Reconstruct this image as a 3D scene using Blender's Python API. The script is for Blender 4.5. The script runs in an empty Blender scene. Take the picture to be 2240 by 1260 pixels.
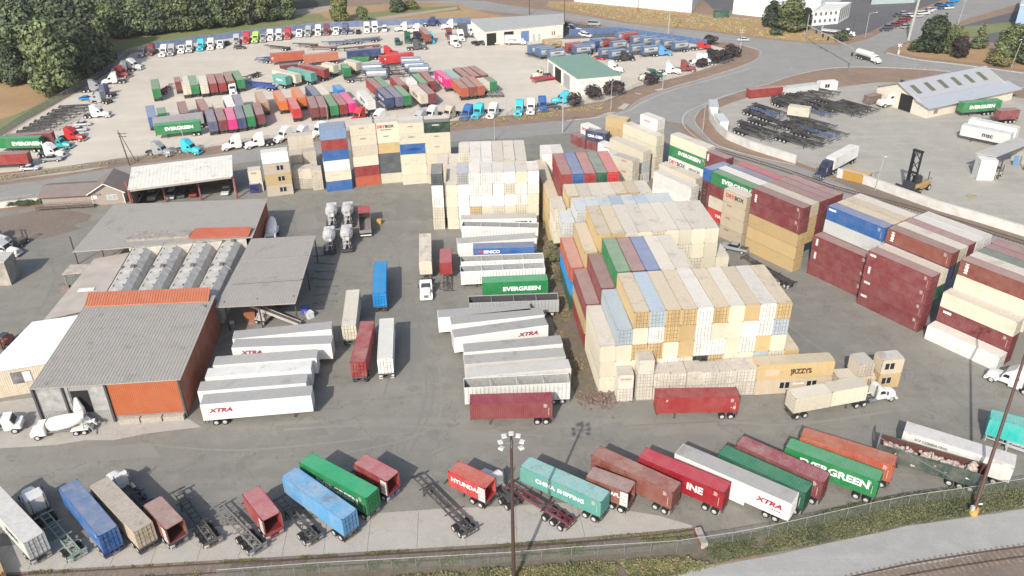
import bpy, math, random
from mathutils import Vector, noise
random.seed(7)
SC = bpy.context.scene
COL = SC.collection
R = math.radians
sin, cos, pi = math.sin, math.cos, math.pi

# ------------------------------------------------------------------ camera
CF, CTH, CROLL, CH = 1829.55, 0.523830, -0.0159716, 80.25   # focal length in photo pixels, pitch, roll, height
cam_d = bpy.data.cameras.new("camera")
cam = bpy.data.objects.new("camera", cam_d)
COL.objects.link(cam)
cam_d.sensor_fit = 'HORIZONTAL'
cam_d.sensor_width = 36.0
cam_d.lens = CF / 2240 * 36.0
cam_d.clip_start = 1.0
cam_d.clip_end = 5000
cam.location = (0, 0, CH)
cam.rotation_mode = 'XYZ'
from mathutils import Matrix
cam.rotation_euler = (Matrix.Rotation(pi/2 - CTH, 3, 'X') @ Matrix.Rotation(CROLL, 3, 'Z')).to_euler()
SC.camera = cam

# ------------------------------------------------------------------ light
SUN_EL = R(36)
SHADOW = R(70)                       # shadows run away from the camera and a little right
sd = Vector((-cos(SHADOW)*cos(SUN_EL), -sin(SHADOW)*cos(SUN_EL), sin(SUN_EL)))
sun_d = bpy.data.lights.new("sun", 'SUN')
sun_d.energy = 4.0
sun_d.angle = R(0.55)
sun_d.color = (1.0, 0.95, 0.87)
sun = bpy.data.objects.new("sun", sun_d)
COL.objects.link(sun)
sun.rotation_euler = (-sd).to_track_quat('-Z', 'Y').to_euler()
W = bpy.data.worlds.new("World")
SC.world = W
W.use_nodes = True
nt = W.node_tree
nt.nodes.clear()
sky = nt.nodes.new('ShaderNodeTexSky')
sky.sky_type = 'NISHITA'
sky.sun_disc = False
sky.sun_elevation = SUN_EL
sky.sun_rotation = math.atan2(sd.x, sd.y)
sky.air_density = 1.0
sky.dust_density = 2.5
bg = nt.nodes.new('ShaderNodeBackground')
bg.inputs[1].default_value = 0.15
wo = nt.nodes.new('ShaderNodeOutputWorld')
nt.links.new(sky.outputs[0], bg.inputs[0])
nt.links.new(bg.outputs[0], wo.inputs[0])
SC.view_settings.view_transform = 'Standard'
SC.view_settings.look = 'None'
SC.view_settings.exposure = 0.24
SC.view_settings.gamma = 1
SC.cycles.max_bounces = 4
SC.cycles.diffuse_bounces = 3
SC.cycles.glossy_bounces = 2
SC.cycles.transparent_max_bounces = 8

# ------------------------------------------------------------------ pixel to world point on the level z
def G(px, py, z=0.0):
    x = px - 1120; y = py - 630
    cr, sr = cos(CROLL), sin(CROLL)
    x, y = x*cr + y*sr, -x*sr + y*cr
    ct, st = cos(CTH), sin(CTH)
    dy = CF*ct - y*st; dz = -(CF*st + y*ct)
    t = (z - CH)/dz
    return Vector((x*t, dy*t, 0))

# ------------------------------------------------------------------ materials
MATS = {}
def _nodes(name):
    m = bpy.data.materials.new(name); m.use_nodes = True
    n = m.node_tree; n.nodes.clear()
    out = n.nodes.new('ShaderNodeOutputMaterial'); b = n.nodes.new('ShaderNodeBsdfPrincipled')
    n.links.new(b.outputs[0], out.inputs[0])
    return m, n, b
def _noise(n, co, scale, detail=4, rough=.55, sc3=None):
    if sc3:
        mp = n.nodes.new('ShaderNodeMapping'); mp.inputs['Scale'].default_value = sc3
        n.links.new(co, mp.inputs[0]); co = mp.outputs[0]
    t = n.nodes.new('ShaderNodeTexNoise'); t.inputs['Scale'].default_value = scale
    t.inputs['Detail'].default_value = detail; t.inputs['Roughness'].default_value = rough
    n.links.new(co, t.inputs['Vector']); return t.outputs[0]
def _ramp(n, v, a, b, lo=0., hi=1.):
    r = n.nodes.new('ShaderNodeMapRange'); r.clamp = True
    r.inputs[1].default_value = a; r.inputs[2].default_value = b
    r.inputs[3].default_value = lo; r.inputs[4].default_value = hi
    n.links.new(v, r.inputs[0]); return r.outputs[0]
def _mix(n, fac, a, b, mode='MIX'):
    m = n.nodes.new('ShaderNodeMix'); m.data_type = 'RGBA'; m.blend_type = mode
    for s, v in ((0, fac), (6, a), (7, b)):
        if isinstance(v, (int, float)): m.inputs[s].default_value = v
        elif isinstance(v, tuple): m.inputs[s].default_value = (*v, 1)
        else: n.links.new(v, m.inputs[s])
    return m.outputs[2]
def _math(n, op, a, b):
    m = n.nodes.new('ShaderNodeMath'); m.operation = op
    for s, v in ((0, a), (1, b)):
        if isinstance(v, (int, float)): m.inputs[s].default_value = v
        else: n.links.new(v, m.inputs[s])
    return m.outputs[0]

def paint(c, dust=.25, rust=.0, rough=.5, metal=0., var=.12):
    k = ('paint', c, dust, rust, rough, metal, var)
    if k in MATS: return MATS[k]
    m, n, b = _nodes("paint")
    tc = n.nodes.new('ShaderNodeTexCoord').outputs['Object']
    oi = n.nodes.new('ShaderNodeObjectInfo')
    add = n.nodes.new('ShaderNodeVectorMath'); add.operation = 'ADD'
    rv = n.nodes.new('ShaderNodeCombineXYZ')
    r50 = _math(n, 'MULTIPLY', oi.outputs['Random'], 80.)
    n.links.new(r50, rv.inputs[0]); n.links.new(r50, rv.inputs[1])
    n.links.new(tc, add.inputs[0]); n.links.new(rv.outputs[0], add.inputs[1]); co = add.outputs[0]
    f1 = _ramp(n, _noise(n, co, .55, 6, .65), .38, .78, 0, min(1, dust*1.2))
    col = _mix(n, f1, c, (.46, .42, .36))
    st = _ramp(n, _noise(n, co, 1, 3, .6, (2.2, 2.2, .18)), .45, .75, 0, dust*.9)
    col = _mix(n, st, col, tuple(v*.55 for v in c))
    g_ = _ramp(n, _noise(n, co, .35, 7, .7, (1., 1., 2.5)), .56, .66, 0, dust*1.3)
    col = _mix(n, g_, col, (.20, .165, .13))
    if rust:
        rf = _ramp(n, _noise(n, co, 1.1, 8, .75), .60, .68, 0, rust)
        col = _mix(n, rf, col, (.17, .075, .035))
    hs = n.nodes.new('ShaderNodeHueSaturation')
    v = _ramp(n, oi.outputs['Random'], 0, 1, 1-var, 1+var*.6)
    n.links.new(v, hs.inputs['Value']); n.links.new(col, hs.inputs['Color'])
    n.links.new(hs.outputs[0], b.inputs['Base Color'])
    b.inputs['Roughness'].default_value = rough; b.inputs['Metallic'].default_value = metal
    MATS[k] = m; return m
def plain(c, rough=.6, metal=0., nz=.25, sc=3.):
    k = ('plain', c, rough, metal, nz, sc)
    if k in MATS: return MATS[k]
    m, n, b = _nodes("surface")
    tc = n.nodes.new('ShaderNodeTexCoord').outputs['Object']
    f = _ramp(n, _noise(n, tc, sc, 5, .6), .3, .7, 1-nz, 1+nz*.5)
    hs = n.nodes.new('ShaderNodeHueSaturation'); hs.inputs['Color'].default_value = (*c, 1)
    n.links.new(f, hs.inputs['Value']); n.links.new(hs.outputs[0], b.inputs['Base Color'])
    b.inputs['Roughness'].default_value = rough; b.inputs['Metallic'].default_value = metal
    MATS[k] = m; return m
def glass():
    if 'glass' in MATS: return MATS['glass']
    m, n, b = _nodes("window_glass")
    b.inputs['Base Color'].default_value = (.02, .025, .03, 1); b.inputs['Roughness'].default_value = .08
    MATS['glass'] = m; return m
def ground(key, c1, c2, c3, s1=.03, s2=.35, s3=6., bump=.0, crack=0., stain=0., streak=None, rough=.9):
    if key in MATS: return MATS[key]
    m, n, b = _nodes(key)
    co = n.nodes.new('ShaderNodeNewGeometry').outputs['Position']
    a = _ramp(n, _noise(n, co, s1, 5, .6), .36, .64)
    col = _mix(n, a, c1, c2)
    d = _ramp(n, _noise(n, co, s2, 6, .7), .45, .72)
    col = _mix(n, _math(n, 'MULTIPLY', d, .75), col, c3)
    if streak:
        s = _ramp(n, _noise(n, co, 1, 5, .6, streak), .5, .72, 0, .35)
        col = _mix(n, s, col, tuple(v*1.35 for v in c1))
    if stain:
        s = _ramp(n, _noise(n, co, .16, 7, .75), .54, .70, 0, stain)
        col = _mix(n, s, col, tuple(v*.45 for v in c1))
        s2_ = _ramp(n, _noise(n, co, .9, 3, .5), .66, .74, 0, stain)
        col = _mix(n, s2_, col, tuple(v*.5 for v in c1))
    if crack:
        vo = n.nodes.new('ShaderNodeTexVoronoi'); vo.feature = 'DISTANCE_TO_EDGE'; vo.inputs['Scale'].default_value = .12
        wp = n.nodes.new('ShaderNodeVectorMath'); wp.operation = 'ADD'
        nz_ = n.nodes.new('ShaderNodeTexNoise'); nz_.inputs['Scale'].default_value = .25; nz_.inputs['Detail'].default_value = 4
        n.links.new(co, nz_.inputs['Vector'])
        ms = n.nodes.new('ShaderNodeVectorMath'); ms.operation = 'SCALE'; ms.inputs['Scale'].default_value = 7
        n.links.new(nz_.outputs['Color'], ms.inputs[0]); n.links.new(co, wp.inputs[0]); n.links.new(ms.outputs[0], wp.inputs[1])
        n.links.new(wp.outputs[0], vo.inputs['Vector'])
        col = _mix(n, _ramp(n, vo.outputs['Distance'], .0, .012, crack, 0), col, tuple(v*.45 for v in c1))
    fn = _ramp(n, _noise(n, co, s3, 4, .7), .3, .7, .82, 1.12)
    hs = n.nodes.new('ShaderNodeHueSaturation'); n.links.new(fn, hs.inputs['Value']); n.links.new(col, hs.inputs['Color'])
    n.links.new(hs.outputs[0], b.inputs['Base Color']); b.inputs['Roughness'].default_value = rough
    if bump:
        bp = n.nodes.new('ShaderNodeBump'); bp.inputs['Strength'].default_value = bump; bp.inputs['Distance'].default_value = .1
        n.links.new(_noise(n, co, s3*.5, 6, .7), bp.inputs['Height']); n.links.new(bp.outputs[0], b.inputs['Normal'])
    MATS[key] = m; return m
def leafmat(key, c1, c2):
    if key in MATS: return MATS[key]
    m, n, b = _nodes(key)
    g = n.nodes.new('ShaderNodeNewGeometry')
    oi = n.nodes.new('ShaderNodeObjectInfo')
    f = _ramp(n, _noise(n, g.outputs['Position'], .22, 4, .65), .35, .65)
    col = _mix(n, f, c1, c2)
    ri = _ramp(n, g.outputs['Random Per Island'], 0, 1, .55, 1.5)
    hs = n.nodes.new('ShaderNodeHueSaturation')
    n.links.new(_math(n, 'MULTIPLY', ri, _ramp(n, oi.outputs['Random'], 0, 1, .75, 1.2)), hs.inputs['Value'])
    n.links.new(_ramp(n, oi.outputs['Random'], 0, 1, .485, .515), hs.inputs['Hue'])
    n.links.new(col, hs.inputs['Color']); n.links.new(hs.outputs[0], b.inputs['Base Color'])
    b.inputs['Roughness'].default_value = .7
    MATS[key] = m; return m

TYRE = plain((.018, .018, .019), .85)
RIM = plain((.62, .62, .60), .4, .3)
STEEL = plain((.07, .07, .075), .6)
GSTEEL = plain((.30, .31, .32), .5, .4)
CHROME = plain((.6, .6, .6), .25, .9, .1)
WOOD = plain((.10, .065, .045), .9, 0, .4)

# ------------------------------------------------------------------ mesh builder
class MB:
    def __init__(s): s.v = []; s.f = []; s.m = []
    def add(s, vs, fs, m=0):
        o = len(s.v); s.v += [tuple(v) for v in vs]
        s.f += [tuple(i+o for i in f) for f in fs]; s.m += [m]*len(fs); return s
    def box(s, x0, x1, y0, y1, z0, z1, m=0):
        v = [(x0,y0,z0),(x1,y0,z0),(x1,y1,z0),(x0,y1,z0),(x0,y0,z1),(x1,y0,z1),(x1,y1,z1),(x0,y1,z1)]
        return s.add(v, [(0,3,2,1),(4,5,6,7),(0,1,5,4),(1,2,6,5),(2,3,7,6),(3,0,4,7)], m)
    def bar(s, p, q, w, h=None, m=0):
        p = Vector(p); q = Vector(q); h = h or w; d = (q-p)
        if d.length < 1e-6: return s
        d.normalize(); up = Vector((0,0,1)) if abs(d.z) < .95 else Vector((0,1,0))
        a = d.cross(up).normalized()*w/2; b = a.cross(d).normalized()*h/2
        v = [p-a-b, p+a-b, p+a+b, p-a+b, q-a-b, q+a-b, q+a+b, q-a+b]
        return s.add(v, [(0,1,2,3),(7,6,5,4),(4,5,1,0),(5,6,2,1),(6,7,3,2),(7,4,0,3)], m)
    def cyl(s, p, q, r, n=12, m=0, r2=None, cap=True):
        p = Vector(p); q = Vector(q); d = (q-p).normalized(); r2 = r if r2 is None else r2
        up = Vector((0,0,1)) if abs(d.z) < .95 else Vector((0,1,0))
        a = d.cross(up).normalized(); b = a.cross(d)
        v = [p + (a*cos(2*pi*i/n)+b*sin(2*pi*i/n))*r for i in range(n)] + [q + (a*cos(2*pi*i/n)+b*sin(2*pi*i/n))*r2 for i in range(n)]
        f = [(i, (i+1)%n, n+(i+1)%n, n+i) for i in range(n)]
        if cap: f += [tuple(range(n-1,-1,-1)), tuple(range(n, 2*n))]
        return s.add(v, f, m)
    def rings(s, rs, m=0, cap=True):
        n = len(rs[0]); v = [p for r in rs for p in r]
        f = [(k*n+i, k*n+(i+1)%n, (k+1)*n+(i+1)%n, (k+1)*n+i) for k in range(len(rs)-1) for i in range(n)]
        if cap: f += [tuple(range(n-1,-1,-1)), tuple(range((len(rs)-1)*n, len(rs)*n))]
        return s.add(v, f, m)
    def slab(s, prof, hw, ch=.1, m=0, y0=0, tin=None):
        # side profile (x,z) carried across the width, with softened side edges
        cx = sum(p[0] for p in prof)/len(prof); cz = sum(p[1] for p in prof)/len(prof)
        lx = max(p[0] for p in prof)-min(p[0] for p in prof); lz = max(p[1] for p in prof)-min(p[1] for p in prof)
        zt = max(p[1] for p in prof); zb = min(p[1] for p in prof)
        def ring(y, k):
            o = []
            for x, z in prof:
                xx = cx+(x-cx)*(1-k*2*ch/lx); zz = cz+(z-cz)*(1-k*2*ch/lz)
                yy = y*(1 - (tin or 0)*(z-zb)/(zt-zb)) if tin else y
                o.append((xx, y0+yy, zz))
            return o
        return s.rings([ring(-hw, 1), ring(-hw+ch, 0), ring(hw-ch, 0), ring(hw, 1)], m)
    def mesh(s, name='mesh', smooth=False):
        me = bpy.data.meshes.new(name); me.from_pydata(s.v, [], s.f); 
        nm = max(s.m)+1 if s.m else 1
        for i in range(nm): me.materials.append(None)
        me.polygons.foreach_set('material_index', s.m)
        if smooth: me.polygons.foreach_set('use_smooth', [True]*len(s.f))
        me.update(); return me
CACHE = {}
def cached(key, fn):
    if key not in CACHE: CACHE[key] = fn()
    return CACHE[key]

def ob(name, me, mats, parent=None, loc=(0,0,0), rz=0., rot=None, scale=None):
    o = bpy.data.objects.new(name, me); COL.objects.link(o)
    if not isinstance(mats, (list, tuple)): mats = [mats]
    for i, mt in enumerate(mats):
        if i < len(o.material_slots):
            o.material_slots[i].link = 'OBJECT'; o.material_slots[i].material = mt
    o.location = loc; o.rotation_euler = rot if rot else (0,0,rz)
    if scale: o.scale = scale
    if parent: o.parent = parent
    return o
def tag(o, label, cat, group=None, kind=None):
    if label: o['label'] = label
    if cat: o['category'] = cat
    if group: o['group'] = group
    if kind: o['kind'] = kind
    return o
def thing(name, label, cat, loc, rz=0., group=None):
    o = bpy.data.objects.new(name, None); COL.objects.link(o); o.empty_display_size = .5
    o.location = loc; o.rotation_euler = (0,0,rz); return tag(o, label, cat, group)
def text_mesh(txt, size, bold=.0, shear=0., space=1.):
    def mk():
        c = bpy.data.curves.new('t', 'FONT'); c.body = txt; c.size = size; c.extrude = .006; c.offset = bold
        c.align_x = 'CENTER'; c.align_y = 'CENTER'; c.shear = shear; c.space_character = space; c.resolution_u = 3
        o = bpy.data.objects.new('t', c); COL.objects.link(o)
        dg = bpy.context.evaluated_depsgraph_get(); dg.update()
        me = bpy.data.meshes.new_from_object(o.evaluated_get(dg)); me.materials.clear(); me.materials.append(None)
        bpy.data.objects.remove(o); bpy.data.curves.remove(c); return me
    return cached(('txt', txt, size, bold, shear, space), mk)
def lettering(parent, txt, size, x, z, col, hw=1.219, side=-1, bold=.02, shear=0., sx=1., end=None, vert=False, space=1.):
    me = text_mesh(txt, size, bold, shear, space); mt = plain(col, .6, 0, .1)
    if end is not None: rot = (pi/2, 0, pi/2 if end > 0 else -pi/2); loc = (end, x, z)
    else: rot = (pi/2, 0, 0 if side < 0 else pi); loc = (x, side*(hw+.012), z)
    if vert: rot = (pi/2, pi/2, 0)
    return ob('lettering', me, mt, parent, loc, rot=rot, scale=(sx, 1, 1))

# ------------------------------------------------------------------ colours
K = dict(
 cream=(.61,.565,.445), cream2=(.58,.52,.42), white=(.74,.73,.69), tan=(.50,.365,.18), dtan=(.42,.31,.15), skyb=(.17,.25,.40), sand=(.50,.42,.31),
 maroon=(.19,.04,.045), red=(.27,.03,.03), bred=(.50,.025,.03), brown=(.21,.06,.045), rust=(.40,.09,.045), orange=(.62,.17,.04),
 green=(.012,.20,.06), dgreen=(.01,.09,.05), teal=(.10,.35,.30), turq=(.02,.42,.38), lgrey=(.52,.54,.53), grey=(.34,.35,.36),
 dgrey=(.075,.085,.10), navy=(.025,.045,.13), blue=(.02,.11,.33), bblue=(.01,.24,.58), lblue=(.10,.31,.56), pale=(.36,.42,.46),
 magenta=(.72,.02,.22), black=(.02,.02,.022), silver=(.55,.56,.57), slate=(.10,.11,.19), beige=(.50,.44,.35), cyan=(.03,.50,.62),
 yellow=(.65,.33,.04), xgreen=(.01,.04,.025), blueG=(.06,.16,.28), pink=(.36,.12,.13), seag=(.22,.50,.47), lime=(.35,.6,.1),
)
CN = dict(cream='cream', cream2='dusty cream', white='white', tan='tan', dtan='dark tan', skyb='greyish blue', sand='sandy', maroon='maroon', red='dark red',
 bred='bright red', brown='brown red', rust='rusty orange red', orange='orange', green='green', dgreen='dark green', teal='pale teal',
 turq='turquoise', lgrey='light grey', grey='grey', dgrey='charcoal', navy='navy', blue='blue', bblue='bright blue', lblue='faded light blue',
 pale='pale blue', magenta='magenta', black='black', silver='silver', slate='slate blue', beige='beige', cyan='cyan', yellow='yellow',
 xgreen='very dark green', blueG='grey blue', pink='faded pink red', seag='sea green', lime='lime green')
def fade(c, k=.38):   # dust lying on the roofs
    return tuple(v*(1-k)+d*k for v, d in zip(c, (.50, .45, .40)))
def pnt(c, **kw): return paint(K[c] if isinstance(c, str) else c, **kw)
ORD = ['first','second','third','fourth','fifth','sixth','seventh','eighth','ninth','tenth','eleventh','twelfth','thirteenth','fourteenth',
 'fifteenth','sixteenth','seventeenth','eighteenth','nineteenth','twentieth','twenty-first','twenty-second','twenty-third','twenty-fourth',
 'twenty-fifth','twenty-sixth','twenty-seventh','twenty-eighth','twenty-ninth','thirtieth','thirty-first','thirty-second','thirty-third','thirty-fourth']

# ------------------------------------------------------------------ shipping container
CW = 2.438
def m_body(L, H, kind):
    def mk():
        b = MB(); h = CW/2; l = L/2
        for sx in (-1, 1):
            for sy in (-1, 1):
                x0, x1 = sorted((sx*l, sx*(l-.15))); y0, y1 = sorted((sy*h, sy*(h-.13)))
                b.box(x0, x1, y0, y1, 0, H)
                xa, xb = sorted((sx*(l+.006), sx*(l-.18))); ya, yb = sorted((sy*(h+.006), sy*(h-.16)))
                b.box(xa, xb, ya, yb, -.004, .12, 1); b.box(xa, xb, ya, yb, H-.11, H+.008, 1)
        for sy in (-1, 1):
            y0, y1 = sorted((sy*(h-.004), sy*(h-.08)))
            b.box(-l+.15, l-.15, y0, y1, .02, .18); b.box(-l+.15, l-.15, y0, y1, H-.09, H-.005)
            if kind == 'flat':
                b.box(-l+.15, l-.15, min(sy*(h-.02), sy*(h-.06)), max(sy*(h-.02), sy*(h-.06)), .18, H-.09)
            else:
                p = .28 if kind == 'corr' else .55; n = max(4, int((L-.3)/p)); st = (L-.3)/n; vs = []; fs = []
                xs = []
                for i in range(n):
                    x = -l+.15+i*st
                    xs += [(x, .01), (x+st*.3, .01), (x+st*.5, .05), (x+st*.8, .05)]
                xs.append((l-.15, .01))
                for x, d in xs: vs += [(x, sy*(h-d), .18), (x, sy*(h-d), H-.09)]
                for i in range(len(xs)-1): fs.append((2*i, 2*i+2, 2*i+3, 2*i+1) if sy < 0 else (2*i+1, 2*i+3, 2*i+2, 2*i))
                b.add(vs, fs)
        # front end wall (-x), corrugated
        n = 9; st = (CW-.26)/n; vs = []; fs = []; ys = []
        for i in range(n):
            y = -h+.13+i*st; ys += [(y, .02), (y+st*.3, .02), (y+st*.5, .06 if kind != 'flat' else .025), (y+st*.8, .06 if kind != 'flat' else .025)]
        ys.append((h-.13, .02))
        for y, d in ys: vs += [(-l+d, y, .16), (-l+d, y, H-.1)]
        for i in range(len(ys)-1): fs.append((2*i+1, 2*i+3, 2*i+2, 2*i))
        b.add(vs, fs)
        b.box(-l+.003, -l+.1, -h+.13, h-.13, .01, .16); b.box(-l+.003, -l+.1, -h+.13, h-.13, H-.1, H-.006)
        b.box(l-.1, l-.003, -h+.13, h-.13, .01, .12); b.box(l-.1, l-.003, -h+.13, h-.13, H-.12, H-.006)
        b.box(-l+.15, l-.12, -h+.08, h-.08, .08, .15, 1)
        return b.mesh('container_body')
    return cached(('cb', L, H, kind), mk)
def m_roof(L, H, flat=False):
    def mk():
        b = MB(); h = CW/2-.07; l = L/2-.12; n = int(2*l/.42); st = 2*l/n; xs = []
        for i in range(n):
            x = -l+i*st; xs += [(x, -.022), (x+st*.35, -.022), (x+st*.5, 0 if not flat else -.02), (x+st*.85, 0 if not flat else -.02)]
        xs.append((l, -.022)); vs = []; fs = []
        for x, d in xs: vs += [(x, -h, H+d-.006), (x, h, H+d-.006)]
        for i in range(len(xs)-1): fs.append((2*i, 2*i+2, 2*i+3, 2*i+1))
        b.add(vs, fs)
        b.box(-L/2+.02, -L/2+.4, -h, h, H-.03, H-.001); b.box(L/2-.4, L/2-.02, -h, h, H-.03, H-.001)
        return b.mesh('container_roof')
    return cached(('cr', L, H, flat), mk)
def m_door(H):
    def mk():
        b = MB(); w = 1.08; zb, zt = .13, H-.13
        b.box(-.05, -.012, 0, w, zb, zt)
        n = 4; s = (zt-zb)/n
        for i in range(n): b.box(-.012, .006, .09, w-.09, zb+i*s+.12, zb+(i+1)*s-.12)
        b.box(-.012, .012, 0, .07, zb, zt); b.box(-.012, .012, w-.07, w, zb, zt)
        b.box(-.02, .016, -.015, .0, zb, zt, 1); b.box(-.02, .016, w, w+.03, zb, zt, 1); b.box(-.02, .016, 0, w, zt, zt+.04, 1); b.box(-.02, .016, 0, w, zb-.04, zb, 1)
        for z in (zb+s, zb+2*s, zb+3*s): b.box(.006, .012, .09, w-.09, z-.03, z+.03, 1)  # dark strips put shade into the colour of the recesses between door panels
        return b.mesh('container_door')
    return cached(('cd', H), mk)
def m_rod(H):
    def mk():
        b = MB(); b.cyl((.04,0,.06), (.04,0,H-.06), .036, 6)
        for z in (.1, H*.36, H*.62, H-.12): b.box(0, .06, -.05, .05, z-.03, z+.03)
        b.box(.05, .075, 0, .34, H*.42, H*.42+.035)
        return b.mesh('lock_rod')
    return cached(('rod', H), mk)
NC = [0]
def container(label, col, xy, yaw, z=0., L=12.19, H=2.9, kind='corr', rods=True, roof=None, group=None, open_=False, rust=0., dust=.25, parts=True, cat='shipping container', casting=None):
    NC[0] += 1
    c = K[col] if isinstance(col, str) else col
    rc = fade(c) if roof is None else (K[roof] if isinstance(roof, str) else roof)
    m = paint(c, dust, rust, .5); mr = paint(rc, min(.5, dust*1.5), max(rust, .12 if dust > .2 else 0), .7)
    lt = sum(c) > 1.1
    mc = plain(tuple(v*(.6 if lt else .5) for v in c), .7)
    gasket_shade = plain(tuple(v*(.42 if lt else .3) for v in c), .8)  # colour of the door gaskets and of the painted recess shade
    if z > 3 or L < 7: yaw += R(random.uniform(-.3, .3))
    t = thing('long_container' if L > 9 else 'short_container' if L > 4 else 'small_container', label, cat, (xy[0], xy[1], z), yaw, group)
    ob('body', m_body(L, H, kind), [m, mc], t)
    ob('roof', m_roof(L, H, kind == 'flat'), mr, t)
    for s in (-1, 1):
        if not open_:
            d = ob('door', m_door(H), [m, gasket_shade], t, (L/2-.01, s*(CW/2-.13), 0), 0, scale=(1, -s, 1))
        else:
            d = ob('door', m_door(H), [paint((.66,.64,.60), .15, 0, .5), gasket_shade], t, (L/2-.02, s*(CW/2+.03), 0), rot=(0, 0, -pi/2 if s > 0 else pi/2), scale=(-1 if s < 0 else -1, -s*-1, 1))
            d.rotation_euler = (0, 0, 0); d.scale = (1, 1, 1)
            d.matrix_local = Matrix(((0, -1, 0, L/2-.02), (s, 0, 0, s*(CW/2+.06)), (0, 0, 1, 0), (0, 0, 0, 1)))
            d['label'] = 'container door swung fully open along the side'
        if rods and not open_:
            for y in (.30, .80): ob('lock_rod', m_rod(H), mc if col not in ('cream', 'white', 'cream2') else plain((.27,.26,.235), .6), d, (0, y, 0))
    if rods and L > 9 and sum(c) < .9:
        for s in (-1, 1):
            if s > 0 and z > 1.4: continue
            ob('marking', cached(('mk', H), mk_mark(H)), plain((.62,.58,.55), .6), t, (s*-1*(L/2-.9), s*1.2295, 0), 0 if s < 0 else pi)
    return t
def mk_mark(H):
    def f():
        b = MB()
        for i in range(5): b.box(-.42+(i%2)*.03, .0+(i*7%3)*.09, -.003, .003, H-.42-i*.13, H-.36-i*.13)
        for i in range(6): b.box(.30, .38, -.003, .003, .5+i*.24, .64+i*.24)
        return b.mesh('m')
    return f
def pts(a, b, z):
    A = G(*a, z); B = G(*b, z); d = B-A; return A, B, math.atan2(d.y, d.x), d.length
def place(a, b, z, L, anchor='b'):
    A, B, yaw, ln = pts(a, b, z); u = Vector((cos(yaw), sin(yaw), 0))
    c = B-u*L/2 if anchor == 'b' else (A+u*L/2 if anchor == 'a' else (A+B)/2)
    return (c.x, c.y), yaw
def place_edge(p, q, z, L, anchor='m', wid=CW):
    # p,q: ends of the top edge nearest to us, left to right; the box lies behind it
    A, B, yaw, ln = pts(p, q, z); u = Vector((cos(yaw), sin(yaw), 0)); n = Vector((-u.y, u.x, 0))
    c = (A+B)/2 if anchor == 'm' else (A+u*L/2 if anchor == 'a' else B-u*L/2)
    c = c+n*wid/2; return (c.x, c.y), yaw

# ------------------------------------------------------------------ wheels
def m_wheel(w, r=.5):
    def mk():
        b = MB(); n = 18
        prof = [(-w/2, r*.62), (-w/2, r*.9), (-w/2+.05, r), (w/2-.05, r), (w/2, r*.9), (w/2, r*.62)]
        if w > .45: prof = [(-w/2, r*.62), (-w/2, r*.9), (-w/2+.05, r), (-.06, r), (-.02, r*.86), (.02, r*.86), (.06, r), (w/2-.05, r), (w/2, r*.9), (w/2, r*.62)]
        rs = [[(rr*cos(2*pi*i/n), y, rr*sin(2*pi*i/n)) for i in range(n)] for y, rr in prof]
        b.rings(rs, 0, False); return b.mesh('tyre')
    return cached(('tyre', w, r), mk)
def m_rim(w, r=.5):
    def mk():
        b = MB(); b.cyl((0, -w/2+.06, 0), (0, w/2-.02, 0), r*.63, 14); b.cyl((0, w/2-.02, 0), (0, w/2+.03, 0), r*.22, 8)
        b.cyl((0, -w/2+.06, 0), (0, -w/2+.02, 0), r*.3, 8)
        return b.mesh('rim')
    return cached(('rim', w, r), mk)
def m_wheel1(w, r=.5):
    def mk():
        b = MB(); n = 12; b.cyl((0, -w/2, 0), (0, w/2, 0), r, n, 0); b.cyl((0, w/2, 0), (0, w/2+.01, 0), r*.6, n, 1); b.cyl((0, -w/2-.01, 0), (0, -w/2, 0), r*.6, n, 1)
        return b.mesh('wheel')
    return cached(('w1', w, r), mk)
def wheel(parent, x, y, w=.6, r=.5, near=True, rim=None):
    rim = rim or RIM
    if not near: return ob('wheel', m_wheel1(w, r), [TYRE, rim], parent, (x, y, r))
    e = bpy.data.objects.new('wheel', None); COL.objects.link(e); e.empty_display_size = .2; e.parent = parent; e.location = (x, y, r)
    if y < 0: e.rotation_euler = (0, 0, pi)
    ob('tyre', m_wheel(w, r), TYRE, e); ob('rim', m_rim(w, r), rim, e); return e

# ------------------------------------------------------------------ container chassis (rear at +x)
def m_chassis(L, nax):
    def mk():
        b = MB(); l = L/2
        for s in (-1, 1):
            y = s*.48
            b.box(-l, -l+2.6, y-.06, y+.06, 1.17, 1.33)
            b.box(-l+2.6, l-.02, y-.065, y+.065, 1.28, 1.34); b.box(-l+2.6, l-.02, y-.02, y+.02, 1.0, 1.28); b.box(-l+2.6, l-.02, y-.065, y+.065, .93, 1.0)
        b.box(-l-.02, -l+.16, -1.19, 1.19, 1.15, 1.33); b.box(l-.16, l+.02, -1.19, 1.19, 1.1, 1.34)
        n = int(L/1.05)
        for i in range(1, n):
            x = -l+i*L/n; b.box(x-.05, x+.05, -.42, .42, 1.12, 1.24)
        for x in (-l+2.7, l-4.2): b.box(x-.06, x+.06, -1.15, 1.15, 1.14, 1.27)
        for k in range(3):
            x0 = l-3.6+k*1.15; b.bar((x0, -.42, 1.2), (x0+1.1, .42, 1.2), .07); b.bar((x0, .42, 1.2), (x0+1.1, -.42, 1.2), .07)
        for i in range(nax):
            x = l-.95-i*1.3; b.cyl((x, -.95, .5), (x, .95, .5), .08, 8)
            for s in (-1, 1): b.box(x-.45, x+.45, s*.48-.05, s*.48+.05, .62, .74); b.box(x-.08, x+.08, s*.48-.05, s*.48+.05, .5, .95)
        b.box(l-.05, l+.02, -1.1, 1.1, .55, .66)
        for s in (-1, 1): b.box(l-.06, l-.01, s*.6-.05, s*.6+.05, .6, 1.1)
        return b.mesh('chassis_frame')
    return cached(('chf', L, nax), mk)
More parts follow.
